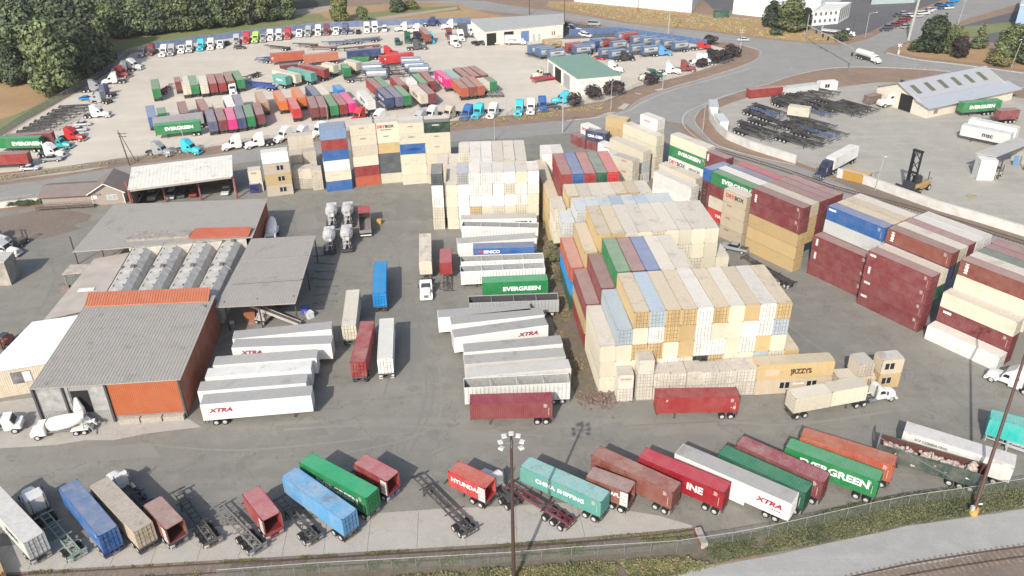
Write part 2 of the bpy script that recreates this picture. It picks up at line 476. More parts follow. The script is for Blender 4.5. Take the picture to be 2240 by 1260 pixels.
def m_leg():
    def mk():
        b = MB(); b.box(-.07, .07, -.07, .07, .1, 1.1); b.box(-.16, .16, -.13, .13, 0, .1); b.bar((0, 0, 1.0), (.5, 0, 1.15), .05); return b.mesh('landing_leg')
    return cached('leg', mk)
def chassis(label, xy, yaw, L=12.19, nax=2, col=(.05,.05,.055), near=True, group=None, rim=None, wmul=1):
    t = thing('container_chassis', label, 'trailer chassis', (xy[0], xy[1], 0), yaw, group)
    m = paint(col, .2, .25, .6)
    ob('frame', m_chassis(L, nax), m, t)
    for s in (-1, 1): ob('landing_leg', m_leg(), m, t, (-L/2+2.9, s*.62, 0))
    for i in range(nax):
        for s in (-1, 1): wheel(t, L/2-.95-i*1.3, s*.92, .58, .5, near, rim)
    if near:
        for s in (-1, 1):
            f = MB().box(-.01, .01, -.3, .3, .15, .85).mesh('flap') if 'flap' not in CACHE else CACHE['flap']; CACHE['flap'] = f
            ob('mud_flap', f, plain((.6,.6,.58) if (int(xy[0]*7) % 2) else (.03,.03,.03), .7), t, (L/2-.30, s*.9, 0))
    return t

# ------------------------------------------------------------------ tractors (front at +x)
def slabmesh(key, prof, hw, ch=.1, tin=None, y0=0):
    return cached(('slab', key), lambda: MB().slab(prof, hw, ch, 0, y0, tin).mesh(key))
def tractor(label, col, xy, yaw, kind='sleeper', near=False, group=None, name='semi_truck', hood=True):
    t = thing(name, label, 'truck', (xy[0], xy[1], 0), yaw, group)
    m = paint(K[col] if isinstance(col, str) else col, .1, 0, .35)
    if kind == 'sleeper': prof = [(1.7,.8),(1.7,1.85),(1.2,2.65),(.95,2.85),(-.1,3.8),(-1.5,3.85),(-1.55,.8)]
    elif kind == 'mid': prof = [(1.7,.8),(1.7,1.85),(1.2,2.65),(.9,2.85),(-.4,3.0),(-1.3,3.0),(-1.35,.8)]
    else: prof = [(1.7,.8),(1.7,1.85),(1.25,2.6),(.9,2.75),(.2,2.75),(.12,.8)]
    ob('cab', slabmesh('cab_'+kind, prof, 1.16, .12), m, t)
    hd = cached('hood', lambda: MB().rings([[(1.62,-1.0,.75),(1.62,1.0,.75),(1.62,1.02,1.3),(1.62,.85,1.8),(1.62,.5,1.92),(1.62,-.5,1.92),(1.62,-.85,1.8),(1.62,-1.02,1.3)],
        [(2.6,-.9,.7),(2.6,.9,.7),(2.6,.95,1.25),(2.6,.75,1.68),(2.6,.4,1.82),(2.6,-.4,1.82),(2.6,-.75,1.68),(2.6,-.95,1.25)],
        [(3.55,-.75,.6),(3.55,.75,.6),(3.55,.8,1.15),(3.5,.62,1.5),(3.45,.35,1.6),(3.45,-.35,1.6),(3.5,-.62,1.5),(3.55,-.8,1.15)],
        [(3.68,-.6,.65),(3.68,.6,.65),(3.68,.62,1.1),(3.62,.5,1.35),(3.58,.3,1.45),(3.58,-.3,1.45),(3.62,-.5,1.35),(3.68,-.62,1.1)]]).mesh('hood'))
    ob('hood', hd, m, t)
    fd = cached('fender', lambda: MB().slab([(2.0,.62),(2.12,1.05),(2.4,1.2),(3.0,1.2),(3.35,1.0),(3.6,.55),(3.3,.55),(3.1,.95),(2.45,.95),(2.25,.62)], .2, .04).mesh('fender'))
    for s in (-1, 1): ob('fender', fd, m, t, (0, s*1.0, 0))
    ob('grille', cached('grille', lambda: MB().box(3.60, 3.70, -.42, .42, .72, 1.34).mesh('g')), CHROME if near else STEEL, t)
    ob('bumper', cached('bump', lambda: MB().slab([(3.5,.35),(3.85,.35),(3.88,.62),(3.5,.65)], 1.18, .08).mesh('b')), m if col in ('white','cyan','navy') else CHROME, t)
    if near:
        for s in (-1, 1): ob('headlight', cached('hl', lambda: MB().box(-.05, .05, -.14, .14, -.08, .08).mesh('h')), plain((.8,.82,.85), .15), t, (3.56, s*.72, .95))
    ws = cached('wsh', lambda: MB().add([(1.7,-.95,1.87),(1.7,.95,1.87),(1.25,.86,2.57),(1.25,-.86,2.57),(1.72,-.95,1.87),(1.72,.95,1.87),(1.27,.86,2.58),(1.27,-.86,2.58)],
        [(3,2,1,0),(4,5,6,7),(0,1,5,4),(1,2,6,5),(2,3,7,6),(3,0,4,7)]).mesh('w'))
    ob('windshield', ws, glass(), t, (.012, 0, 0))
    sw = cached('swn', lambda: MB().add([(1.45,0,1.85),(1.1,0,2.42),(.45,0,2.42),(.45,0,1.85),(1.45,.02,1.85),(1.1,.02,2.42),(.45,.02,2.42),(.45,.02,1.85)],
        [(0,1,2,3),(7,6,5,4),(0,4,5,1),(1,5,6,2),(2,6,7,3),(3,7,4,0)]).mesh('s'))
    for s in (-1, 1): ob('side_window', sw, glass(), t, (0, s*1.165-(.01), 0))
    if kind == 'sleeper' and near:
        for s in (-1, 1): ob('side_window', cached('sw2', lambda: MB().box(-.9, -.4, -.01, .01, 2.0, 2.5).mesh('s')), glass(), t, (0, s*1.165, 0))
    fr = cached('trf', lambda: (MB().box(-4.1, 1.6, -.5, -.38, .75, 1.0).box(-4.1, 1.6, .38, .5, .75, 1.0).box(-4.1, -3.95, -.5, .5, .7, .95).box(-1.9, -1.75, -.5, .5, .75, .95)
        .box(-3.5, -2.1, -.52, .52, 1.02, 1.14).cyl((-2.8, 0, 1.1), (-2.8, 0, 1.2), .45, 12).cyl((-3.35,-.95,.5),(-3.35,.95,.5),.09,8).cyl((-2.05,-.95,.5),(-2.05,.95,.5),.09,8)
        .box(1.6, 3.4, -.45, .45, .5, .9)).mesh('frame'))
    ob('frame', fr, STEEL, t)
    for s in (-1, 1):
        ob('fuel_tank', cached('tank', lambda: MB().cyl((-1.2, 0, .72), (.3, 0, .72), .33, 12).mesh('t')), CHROME if kind != 'sleeper' else m, t, (0, s*.9, 0))
        if kind != 'sleeper' or near:
            ob('exhaust_stack', cached('stk', lambda: MB().cyl((0,0,.9), (0,0,3.5), .08, 8).cyl((0,0,1.4),(0,0,2.5),.13,10).mesh('e')), CHROME, t, (-1.62 if kind != 'day' else -.15, s*.9, 0))
        if near: ob('mirror', cached('mir', lambda: MB().box(-.06,.06,-.1,.1,1.75,2.35).bar((0,-.0,2.2),(-.1,-.25,2.2),.03).mesh('m')), STEEL, t, (1.55, s*1.4, 0))
        wheel(t, 2.75, s*1.0, .3, .52, near); wheel(t, -2.05, s*.92, .58, .5, near); wheel(t, -3.35, s*.92, .58, .5, near)
    return t

# ------------------------------------------------------------------ dry van trailer (rear at +x)
def van(label, xy, yaw, L=16.15, col='white', roofc=(.37,.365,.35), near=True, txt=None, group=None, rear=1, skirt=False, H=2.95, z=1.15, nax=2, dirty=.12):
    t = thing('box_trailer', label, 'trailer', (xy[0], xy[1], 0), yaw, group)
    m = paint(K[col] if isinstance(col, str) else col, dirty, 0, .4, 0, .05)
    def mb():
        b = MB(); l = L/2; h = 1.29
        b.box(-l, l, -h, h, z, z+H-.02)
        b.box(-l-.01, l+.01, -h-.012, h+.012, z+H-.14, z+H-.015); b.box(-l-.01, l+.01, -h-.012, h+.012, z-.02, z+.16)
        for sx in (-1, 1):
            x0, x1 = sorted((sx*(l+.012), sx*(l-.14)))
            b.box(x0, x1, -h-.014, -h+.02, z, z+H-.02); b.box(x0, x1, h-.02, h+.014, z, z+H-.02)
        return b.mesh('van_body')
    ob('body', cached(('van', L, H, z), mb), m, t)
    ob('roof', cached(('vr', L, H, z), lambda: MB().box(-L/2+.05, L/2-.05, -1.25, 1.25, z+H-.02, z+H+.02).mesh('r')), paint(roofc, .3, 0, .6), t)
    dr = cached(('vd', H), lambda: MB().box(0, .03, .03, 1.2, .12, H-.16).box(.03,.055,.3,.33,.1,H-.14).box(.03,.055,.85,.88,.1,H-.14).mesh('d'))
    for s in (-1, 1): ob('door', dr, m, t, (L/2+.012, 0, z), scale=(1, s, 1))
    def fr():
        b = MB(); l = L/2
        for i in range(int(L/.6)): b.box(-l+.4+i*.6, -l+.48+i*.6, -1.2, 1.2, z-.12, z-.02)
        b.box(l-.1, l, -1.15, 1.15, .5, .6); b.box(l-.1, l-.03, -.7, -.6, .55, z); b.box(l-.1, l-.03, .6, .7, .55, z)
        for i in range(nax):
            x = l-1.7-i*1.25; b.cyl((x, -.95, .5), (x, .95, .5), .08, 8); b.box(x-.6, x+.6, -.52, -.42, .62, z-.1); b.box(x-.6, x+.6, .42, .52, .62, z-.1)
        return b.mesh('uf')
    ob('underframe', cached(('vf', L, nax, z), fr), STEEL, t)
    for s in (-1, 1): ob('landing_leg', m_leg(), STEEL, t, (-L/2+2.9, s*.75, 0))
    for i in range(nax):
        for s in (-1, 1): wheel(t, L/2-1.7-i*1.25, s*.98, .58, .5, near)
    if skirt: 
        for s in (-1, 1): ob('side_skirt', cached(('sk', z), lambda: MB().box(-3.2, 2.2, -.02, .02, .45, z-.03).mesh('s')), m, t, (0, s*1.22, 0))
    if txt: 
        for tx in txt: lettering(t, hw=1.29, **tx)
    return t

# ------------------------------------------------------------------ open top ribbed trailer
def open_trailer(label, xy, yaw, L=14.6, col='white', inner=(.25,.25,.26), H=2.6, z=1.1, near=True, nax=2, rib=.6, group=None, ribc=(.33,.33,.33), frontwall=True):
    t = thing('open_top_trailer', label, 'trailer', (xy[0], xy[1], 0), yaw, group)
    m = paint(K[col] if isinstance(col, str) else col, .25, .12, .5)
    def mb():
        b = MB(); l = L/2; h = 1.27
        for s in (-1, 1):
            y0, y1 = sorted((s*h, s*(h-.05))); b.box(-l, l, y0, y1, z, z+H, 0)
            y0, y1 = sorted((s*(h+.03), s*(h-.1))); b.box(-l, l, y0, y1, z+H, z+H+.1, 0); b.box(-l, l, y0, y1, z-.1, z+.05, 0)
        b.box(-l, -l+.06, -h+.05, h-.05, z, z+H+.05, 0); b.box(l-.06, l, -h+.05, h-.05, z, z+H+.02, 0)
        b.box(-l+.06, l-.06, -h+.06, h-.06, z, z+.06, 1)
        for s in (-1, 1):
            y0, y1 = sorted((s*(h-.05), s*(h-.056))); b.box(-l+.07, l-.07, y0, y1, z+.06, z+H, 1)
        for k in range(1, 4): x = -l+L*k/4; b.box(x-.03, x+.03, -h+.05, h-.05, z+H-.04, z+H+.04, 0)
        n = int(L/rib)
        for i in range(n+1):
            x = -L/2+i*L/n
            for s in (-1, 1):
                y0, y1 = sorted((s*1.271, s*1.34)); b.box(x-.035, x+.035, y0, y1, z+.05, z+H, 2)
        return b.mesh('tub')
    ob('tub', cached(('tub', L, H, z, rib), mb), [m, plain(inner, .8), plain(ribc, .6)], t)
    def fr():
        b = MB(); l = L/2
        for s in (-1, 1): b.box(-l+.3, l-.1, s*.5-.06, s*.5+.06, z-.32, z-.1)
        for i in range(nax): x = l-1.2-i*1.3; b.cyl((x, -.95, .5), (x, .95, .5), .08, 8); b.box(x-.6, x+.6, -.52, .52, .62, .78)
        b.box(l-.08, l, -1.15, 1.15, .5, .6)
        return b.mesh('f')
    ob('underframe', cached(('otf', L, nax, z), fr), STEEL, t)
    for s in (-1, 1): ob('landing_leg', m_leg(), STEEL, t, (-L/2+2.9, s*.7, 0))
    for i in range(nax):
        for s in (-1, 1): wheel(t, L/2-1.2-i*1.3, s*.95, .58, .5, near)
    return t

# ------------------------------------------------------------------ cars
def car(label, col, xy, yaw, kind='sedan', near=False, group=None):
    nm = {'sedan':'parked_car', 'suv':'parked_car', 'pickup':'pickup_truck', 'van':'parked_van'}[kind]
    t = thing(nm, label, {'pickup':'pickup truck', 'van':'van'}.get(kind, 'car'), (xy[0], xy[1], 0), yaw, group)
    m = paint(K[col] if isinstance(col, str) else col, .06, 0, .3)
    if kind == 'sedan':
        body = [(2.25,.35),(2.3,.6),(2.1,.78),(1.1,.92),(-1.6,.98),(-2.25,.92),(-2.3,.4)]; cab = [(1.15,.9),(.4,1.38),(-.8,1.42),(-1.75,.97)]; rf = [(.38,1.385),(-.1,1.45),(-.78,1.43)]
    elif kind == 'suv':
        body = [(2.25,.4),(2.3,.75),(2.1,.95),(1.2,1.08),(-2.25,1.1),(-2.3,.45)]; cab = [(1.25,1.05),(.55,1.66),(-1.9,1.68),(-2.2,1.08)]; rf = [(.5,1.665),(0,1.74),(-1.85,1.72)]
    elif kind == 'pickup':
        body = [(2.8,.5),(2.85,.95),(2.6,1.1),(1.4,1.2),(-2.8,1.15),(-2.85,.6)]; cab = [(1.45,1.15),(.8,1.78),(-.7,1.8),(-.9,1.15)]; rf = [(.75,1.785),(.3,1.85),(-.68,1.83)]
    else:
        body = [(2.5,.4),(2.55,.9),(2.2,1.2),(1.6,1.3),(-2.6,1.3),(-2.65,.45)]; cab = [(1.7,1.25),(1.1,1.95),(-2.5,2.0),(-2.6,1.28)]; rf = [(1.05,1.955),(.6,2.1),(-2.45,2.08)]
    hw = .9 if kind != 'van' else 1.0
    ob('body', slabmesh('carb'+kind, body, hw, .1), m, t)
    ob('windows', slabmesh('carc'+kind, cab, hw-.1, .1), glass(), t)
    ob('roof', cached(('carr', kind), lambda: MB().slab([(x, z) for x, z in rf]+[(rf[-1][0], rf[-1][1]-.05), (rf[0][0], rf[0][1]-.03)], hw-.13, .05).mesh('r')), m, t)
    if kind == 'pickup': ob('bed', cached('bed', lambda: MB().box(-2.7, -1.0, -.72, .72, 1.16, 1.17).mesh('b')), STEEL, t)
    wb = 1.4 if kind != 'pickup' else 1.75
    for x in (wb, -wb):
        for s in (-1, 1): wheel(t, x, s*(hw-.08), .22, .34 if kind != 'pickup' else .4, near)
    return t
# ================================================================== THE GROUND
from mathutils.geometry import tessellate_polygon
def zone(name, pp, mat, level, jit=.0, px=True, step=4., seed=0):
    P = [G(*p) for p in pp] if px else [Vector((*p, 0)) for p in pp]
    Q = []
    n = len(P)
    for i in range(n):
        a, b = P[i], P[(i+1) % n]; d = b-a; k = max(1, int(d.length/step)) if jit else 1
        nn = Vector((-d.y, d.x, 0)).normalized() if d.length > 0 else Vector()
        for j in range(k):
            p = a+d*j/k
            if jit: 
                w = noise.noise(Vector((p.x*.13+seed, p.y*.13, seed)))+.6*noise.noise(Vector((p.x*.5, p.y*.5, seed+5.)))
                p = p+nn*w*jit
            Q.append(p)
    tri = tessellate_polygon([Q]); z = level*.004
    me = bpy.data.meshes.new(name); 
    fs = []
    for t in tri:
        a, b, c = (Q[k] for k in t)
        fs.append(tuple(t) if (b-a).cross(c-a).z > 0 else tuple(reversed(t)))
    me.from_pydata([(q.x, q.y, z) for q in Q], [], fs); me.materials.append(None); me.update()
    o = ob(name, me, mat); o['kind'] = 'structure'; return o
YARD = ground('yard_asphalt', (.228,.217,.188), (.190,.183,.160), (.268,.251,.215), .03, .3, 5., 0, .45, .45, (.012, .25, 1))
GRAV = ground('pale_gravel', (.56,.505,.42), (.51,.455,.375), (.61,.555,.47), .02, .15, 4., .0, .0, .10, (.01, .12, 1))
RYARD = ground('right_concrete', (.37,.35,.30), (.325,.307,.265), (.43,.405,.355), .03, .2, 4., 0, .15, .22, (.02, .3, 1))
ROAD = ground('road_asphalt', (.285,.275,.25), (.25,.24,.22), (.32,.308,.28), .02, .25, 6., 0, .25, .12)
LROAD = ground('gravel_road', (.35,.345,.325), (.31,.305,.285), (.40,.39,.37), .03, .4, 8., .1, 0, .05, (.03, .5, 1))
DASPH = ground('dark_asphalt', (.12,.118,.118), (.10,.098,.10), (.14,.137,.135), .03, .3, 6., 0, .2, .2)
DRY = ground('dry_grass', (.42,.27,.13), (.33,.20,.10), (.27,.215,.12), .03, .25, 3., .4)
DIRT = ground('dirt', (.27,.175,.12), (.22,.155,.11), (.31,.235,.17), .05, .3, 4., .4)
GRASS = ground('green_grass', (.17,.20,.07), (.22,.22,.095), (.12,.15,.055), .04, .3, 3., .4)
LEVEE = ground('levee_track', (.38,.31,.235), (.33,.27,.2), (.42,.35,.27), .05, .4, 4.)
SLAB = ground('concrete_slab', (.40,.375,.335), (.36,.335,.30), (.44,.415,.375), .06, .5, 6., 0, .3, .16)
BALL = ground('ballast', (.21,.165,.13), (.165,.13,.105), (.25,.205,.165), .1, 1.2, 10., .5)
SOIL = ground('weedy_soil', (.16,.125,.09), (.12,.105,.07), (.22,.18,.14), .15, 1.0, 5., .6)
FOREST = ground('forest_floor', (.06,.06,.035), (.045,.05,.03), (.09,.08,.05), .05, .5, 2.)

bm_ = MB(); bm_.add([(-1800,-300,-.004),(1800,-300,-.004),(1800,3200,-.004),(-1800,3200,-.004)], [(0,1,2,3)])
g0 = ob('ground', bm_.mesh('ground'), DIRT); g0['kind'] = 'structure'
zone('main_yard', [(-300,470),(0,462),(110,452),(300,445),(560,345),(980,300),(1190,285),(1290,262),(1470,270),(1560,335),(1700,390),(1850,455),(2000,500),(2400,600),
    (2600,1050),(2240,1120),(1990,1150),(1690,1215),(1540,1185),(1395,1180),(1120,1200),(600,1240),(0,1290),(-400,1320)], YARD, 1)
# front road between the two yards and the curved highway
zone('front_road', [(-400,440),(0,405),(110,392),(290,360),(420,345),(560,322),(760,303),(960,290),(1120,274),(1230,264),(1295,258),(1335,252),(1370,240),(1402,217),(1470,191),(1545,170),
    (1635,140),(1660,125),(1660,110),(1610,96),(1545,90),(1440,72),(1335,59),(1240,44),(1120,29),(1050,22),(960,20),(900,12),(900,3),(1000,0),(1060,2),(1120,13),(1235,27),(1370,50),(1520,66),(1680,86),(1765,94),(1850,98),
    (1900,85),(1990,40),(2060,10),(2110,-15),(2240,-15),(2240,5),(2120,40),(2020,80),(1945,104),(1930,116),(2005,130),(2105,142),(2240,160),(2500,185),(2500,225),(2240,193),(2100,160),(1980,150),(1870,147),(1800,152),(1730,167),(1680,185),(1607,205),(1560,222),
    (1532,242),(1520,262),(1527,277),(1548,300),(1570,318),(1640,340),(1740,362),(1850,400),(2000,440),(2240,520),(2400,570),(2400,610),(2240,560),(1990,480),(1850,445),(1700,385),
    (1575,335),(1500,272),(1430,262),(1300,285),(1150,300),(985,310),(700,335),(560,352),(420,372),(290,397),(110,432),(0,443),(-400,480)], ROAD, 3, .25)
FY = [(-200,415),(0,398),(200,372),(290,352),(420,338),(560,312),(760,290),(960,272),(1120,255),(1230,240),(1275,232),(1330,222),(1360,205),(1400,190),(1470,178),(1540,160),(1600,140),(1612,125),(1590,108),
   (1560,100),(1490,92),(1370,72),(1250,52),(1120,40),(1030,48),(900,52),(700,60),(560,75),(440,90),(340,103),(285,118),(250,150),(205,180),(150,212),(60,262),(0,300),(-200,350)]
zone('gravel_yard', FY, GRAV, 4, .5)
zone('asphalt_strip', [(1120,38),(1240,48),(1340,64),(1430,78),(1250,85),(1120,90),(1000,80),(1000,45)], DASPH, 5, .5)
zone('dry_verge', [(1195,14),(1200,3),(1260,4),(1450,22),(1540,32),(1700,45),(1790,72),(1860,80),(1850,96),(1765,92),(1680,84),(1520,64),(1370,48),(1240,25)], DRY, 5, .6)
zone('dry_verge', [(800,12),(900,5),(1000,8),(1060,28),(1110,36),(1030,46),(820,44),(700,50),(600,40),(700,20)], DRY, 5, .8)
zone('green_bank', [(235,112),(250,90),(420,62),(560,45),(700,30),(720,44),(560,66),(440,82),(340,98),(280,112)], GRASS, 6, .6)
zone('green_bank', [(760,35),(870,20),(1000,12),(1010,22),(900,34),(800,42)], GRASS, 6, .6)
zone('levee_road', [(230,88),(400,66),(560,42),(700,27),(740,20),(760,14),(740,10),(690,16),(560,32),(400,52),(240,78)], LEVEE, 7, .3)
zone('levee_road', [(760,52),(900,34),(1000,20),(1000,15),(900,28),(760,46)], LEVEE, 7, .3)
zone('forest_floor', [(-900,200),(0,140),(230,86),(400,60),(560,38),(700,20),(760,8),(760,-120),(-1500,-120)], FOREST, 2)
zone('dry_field', [(-200,290),(0,262),(80,235),(140,200),(120,165),(0,165),(-200,190)], DRY, 5, 1.5)
zone('green_bank', [(-200,340),(0,298),(60,258),(150,208),(160,188),(120,205),(60,240),(0,264),(-200,300)], GRASS, 6, 1.)
zone('dirt_strip', [(-300,430),(0,397),(110,380),(290,356),(420,341),(560,318),(760,298),(960,284),(1120,270),(1250,258),(1330,246),(1365,232),(1395,212),(1470,184),(1540,164),(1625,134),(1650,120),(1640,110),(1600,120),(1590,135),(1540,152),
    (1470,172),(1390,190),(1345,212),(1320,222),(1230,236),(1120,252),(960,268),(760,286),(560,305),(420,328),(290,343),(110,368),(0,378),(-300,405)], DIRT, 5, .5)
zone('right_yard', [(1548,258),(1560,235),(1640,198),(1760,192),(1900,178),(1930,170),(2240,215),(2600,260),(2600,560),(2240,500),(2050,445),(1830,385),(1745,355),(1640,325),(1575,290)], RYARD, 6, .5)
zone('dirt_mound', [(1520,262),(1532,243),(1560,224),(1607,207),(1680,187),(1730,170),(1800,155),(1870,150),(1980,153),(2100,162),(2180,178),(2100,180),(1920,180),(1800,196),(1690,206),(1640,212),(1560,240),(1550,262),(1580,292),
    (1640,328),(1745,358),(1735,364),(1640,342),(1570,318),(1540,295)], DIRT, 8, .6)
zone('dirt_strip', [(1815,392),(1850,392),(2000,432),(2240,505),(2400,550),(2400,585),(2240,535),(2040,470),(1900,430)], BALL, 8, .6)
zone('dark_lot', [(1500,-40),(1560,20),(1700,30),(1790,66),(1870,78),(1900,72),(1960,40),(2060,0),(2100,-40)], DASPH, 5, .3)
zone('dark_lot', [(2090,60),(2240,20),(2400,20),(2400,140),(2240,105),(2130,85)], DASPH, 6)
zone('dry_verge', [(1960,112),(1990,92),(2010,88),(2120,95),(2240,120),(2400,140),(2400,178),(2240,152),(2105,135),(2005,124)], DRY, 7, .6)
zone('green_bank', [(2000,90),(2100,60),(2240,45),(2240,60),(2130,80),(2030,95)], GRASS, 8, .8)
zone('dirt_strip', [(-300,500),(0,475),(110,455),(200,470),(180,500),(100,520),(0,535),(-300,560)], BALL, 4, 1.2)
zone('dirt_strip', [(1150,470),(1195,468),(1210,520),(1240,600),(1262,700),(1290,790),(1320,862),(1345,872),(1300,885),(1262,870),(1235,800),(1215,720),(1190,640),(1180,560)], SOIL, 4, .5)
zone('dusty_apron', [(0,880),(70,870),(240,905),(420,915),(440,935),(250,960),(120,975),(0,980)], SLAB, 4, .8)
# concrete slab, sunken track and verge at the bottom
zone('concrete_slab', [(-200,1215),(300,1166),(600,1142),(835,1122),(980,1112),(1120,1107),(1230,1100),(1330,1110),(1440,1128),(1515,1150),(1510,1157),(1395,1166),(1120,1188),(560,1221),(62,1250),(-300,1275)], SLAB, 5)
zone('track_bed', [(-300,1275),(62,1250),(560,1221),(1120,1188),(1395,1166),(1532,1153),(1545,1186),(1480,1200),(1395,1208),(1120,1228),(700,1250),(300,1275),(-300,1310)], BALL, 6, .1, step=2)
zone('weedy_verge', [(-300,1320),(300,1278),(700,1252),(1120,1229),(1395,1209),(1550,1185),(1700,1160),(1850,1118),(1985,1090),(2240,1045),(2500,1010),(2500,1085),(2240,1112),(1990,1150),(1850,1180),(1690,1212),(1560,1235),(1420,1262),(1200,1300),(300,1340),(-300,1400)], SOIL, 7, .3, step=2)
zone('gravel_road', [(1380,1272),(1560,1237),(1690,1213),(1850,1181),(1990,1151),(2240,1113),(2500,1080),(2600,1400),(1200,1400)], LROAD, 8, .25, step=2)
zone('track_bed', [(1830,1275),(1950,1247),(2100,1220),(2240,1196),(2500,1160),(2600,1300),(1900,1400)], BALL, 9, .2, step=2)

# slab joints
jb = MB()
for a, b in [((62,1248),(75,1206)),((140,1244),(180,1170)),((240,1238),(270,1170)),((330,1233),(350,1170)),((430,1227),(452,1160)),((520,1222),(545,1150)),((617,1216),(632,1142)),((708,1211),(716,1130)),((803,1206),(812,1125)),((912,1200),(916,1118)),((1020,1194),(1018,1112)),((1130,1187),(1128,1107)),((1280,1176),(1262,1105))]:
    A, B = G(*a), G(*b); jb.bar((A.x,A.y,.021),(B.x,B.y,.021), .06, .006)
j = ob('slab_joints', jb.mesh('j'), plain((.16,.15,.14), .9)); j['kind'] = 'structure'

# painted lines and kerbs of the highway
def ribbon(name, pp, w, mat, z, h=.0, dash=None, kind='structure'):
    P = [G(*p) for p in pp]; S = []
    for i in range(len(P)-1):     # smooth
        p0 = P[max(0,i-1)]; p1 = P[i]; p2 = P[i+1]; p3 = P[min(len(P)-1,i+2)]
        for k in range(6):
            t = k/6; S.append(.5*((2*p1)+(-p0+p2)*t+(2*p0-5*p1+4*p2-p3)*t*t+(-p0+3*p1-3*p2+p3)*t**3))
    S.append(P[-1]); b = MB(); d = 0
    for i in range(len(S)-1):
        u = (S[i+1]-S[i]); ln = u.length; d += ln
        if ln < .01: continue
        if dash and (d % (dash*2)) > dash: continue
        n = Vector((-u.y, u.x, 0)).normalized()*w/2
        if h: b.bar((S[i].x, S[i].y, z+h/2), (S[i+1].x, S[i+1].y, z+h/2), w, h)
        else: b.add([S[i]-n+Vector((0,0,z)), S[i+1]-n+Vector((0,0,z)), S[i+1]+n+Vector((0,0,z)), S[i]+n+Vector((0,0,z))], [(0,1,2,3)])
    o = ob(name, b.mesh(name), mat); o['kind'] = kind; return o
LINE = plain((.62,.61,.57), .8, 0, .3); KERB = plain((.42,.41,.38), .9)
ribbon('road_line', [(1660,190),(1590,208),(1540,228),(1503,245),(1493,262),(1500,280),(1530,305),(1600,335),(1720,372),(1850,412)], .18, LINE, .02)
ribbon('road_line', [(1330,256),(1375,242),(1412,221),(1475,196),(1548,176),(1640,150)], .18, LINE, .02)
ribbon('road_line', [(1250,52),(1340,66),(1440,79),(1560,96)], .15, LINE, .02)
ribbon('road_line', [(1120,20),(1240,35),(1380,55),(1520,74),(1640,92)], .15, LINE, .02)
ribbon('road_line', [(2240,178),(2100,150),(1990,140),(1900,133)], .15, LINE, .02, dash=6)
ribbon('kerb', [(1680,184),(1607,204),(1560,221),(1532,241),(1520,262),(1527,278),(1548,301),(1570,318),(1640,340),(1740,362)], .2, KERB, 0, .14)
ribbon('kerb', [(1680,185),(1730,167),(1800,152),(1870,147),(1980,150),(2100,160),(2240,193)], .2, KERB, 0, .14)
ribbon('kerb', [(1940,116),(2005,130),(2105,142),(2240,160)], .9, KERB, 0, .14)
ribbon('kerb', [(1240,264),(1300,258),(1335,252),(1370,240),(1402,217),(1470,191),(1545,170),(1635,140),(1660,125),(1660,110),(1610,96)], .2, KERB, 0, .14)
for pp in [[(1365,240),(1378,228),(1365,226),(1350,238)],[(1430,197),(1450,192),(1454,195),(1440,199)],[(1300,257),(1335,250),(1350,245),(1330,246)],[(1390,203),(1405,205),(1398,207),(1388,204)]]:
    zone('pavement', pp, plain((.46,.42,.37), .9), 9)

# tyre marks worn into the yard
TM = ground('tyre_marks', (.20,.193,.17), (.225,.215,.19), (.185,.178,.158), .2, 1.5, 6.)
TL = ground('worn_lane', (.245,.234,.204), (.225,.216,.19), (.265,.25,.217), .1, 1.2, 6.)
for i, (pp, w, m_) in enumerate([([(900,1010),(1000,960),(1120,945),(1300,935),(1500,925),(1750,915)],.35,TM), ([(905,1020),(1005,970),(1120,954),(1300,944),(1500,934),(1750,924)],.35,TM), ([(880,990),(930,880),(925,760),(900,640)],.3,TM), ([(895,992),(946,880),(941,760),(915,640)],.3,TM),
    ([(560,1010),(760,990),(950,930),(960,800)],.3,TL), ([(1750,560),(1830,680),(1990,800),(2120,900)],.35,TM), ([(1765,556),(1846,675),(2005,792),(2135,890)],.35,TM), ([(1650,640),(1760,740),(1960,860),(2140,960)],.3,TL), ([(620,940),(820,930),(1000,940),(1260,960)],.5,TL),
    ([(1500,905),(1700,930),(1950,900)],.5,TL), ([(60,520),(120,600),(60,720)],.35,TM), ([(690,600),(680,700),(700,780)],.8,TL), ([(850,470),(870,560),(880,700),(830,900)],.3,TM), ([(300,970),(520,985),(800,960)],.4,TL)]):
    ribbon('tyre_marks', pp, w, m_, .008+.0006*i)
for i, (x, y, r) in enumerate([(905,850,.9),(690,790,.7),(1210,965,1.6),(930,905,1.0),(600,965,1.3),(1900,640,1.5),(880,620,.6),(470,1000,1.1),(1350,930,.8),(1840,700,1.2),(780,880,.7),(186,492,1.6),(1640,960,1.0)]):
    c_ = G(x, y); zone('oil_stain', [(c_.x+r*(1+.35*noise.noise(Vector((i,k,0.3))))*cos(k*.63)*1.4, c_.y+r*(1+.35*noise.noise(Vector((i+.5,k,1.3))))*sin(k*.63)) for k in range(10)], TM, 6+i*.05, 0, False)

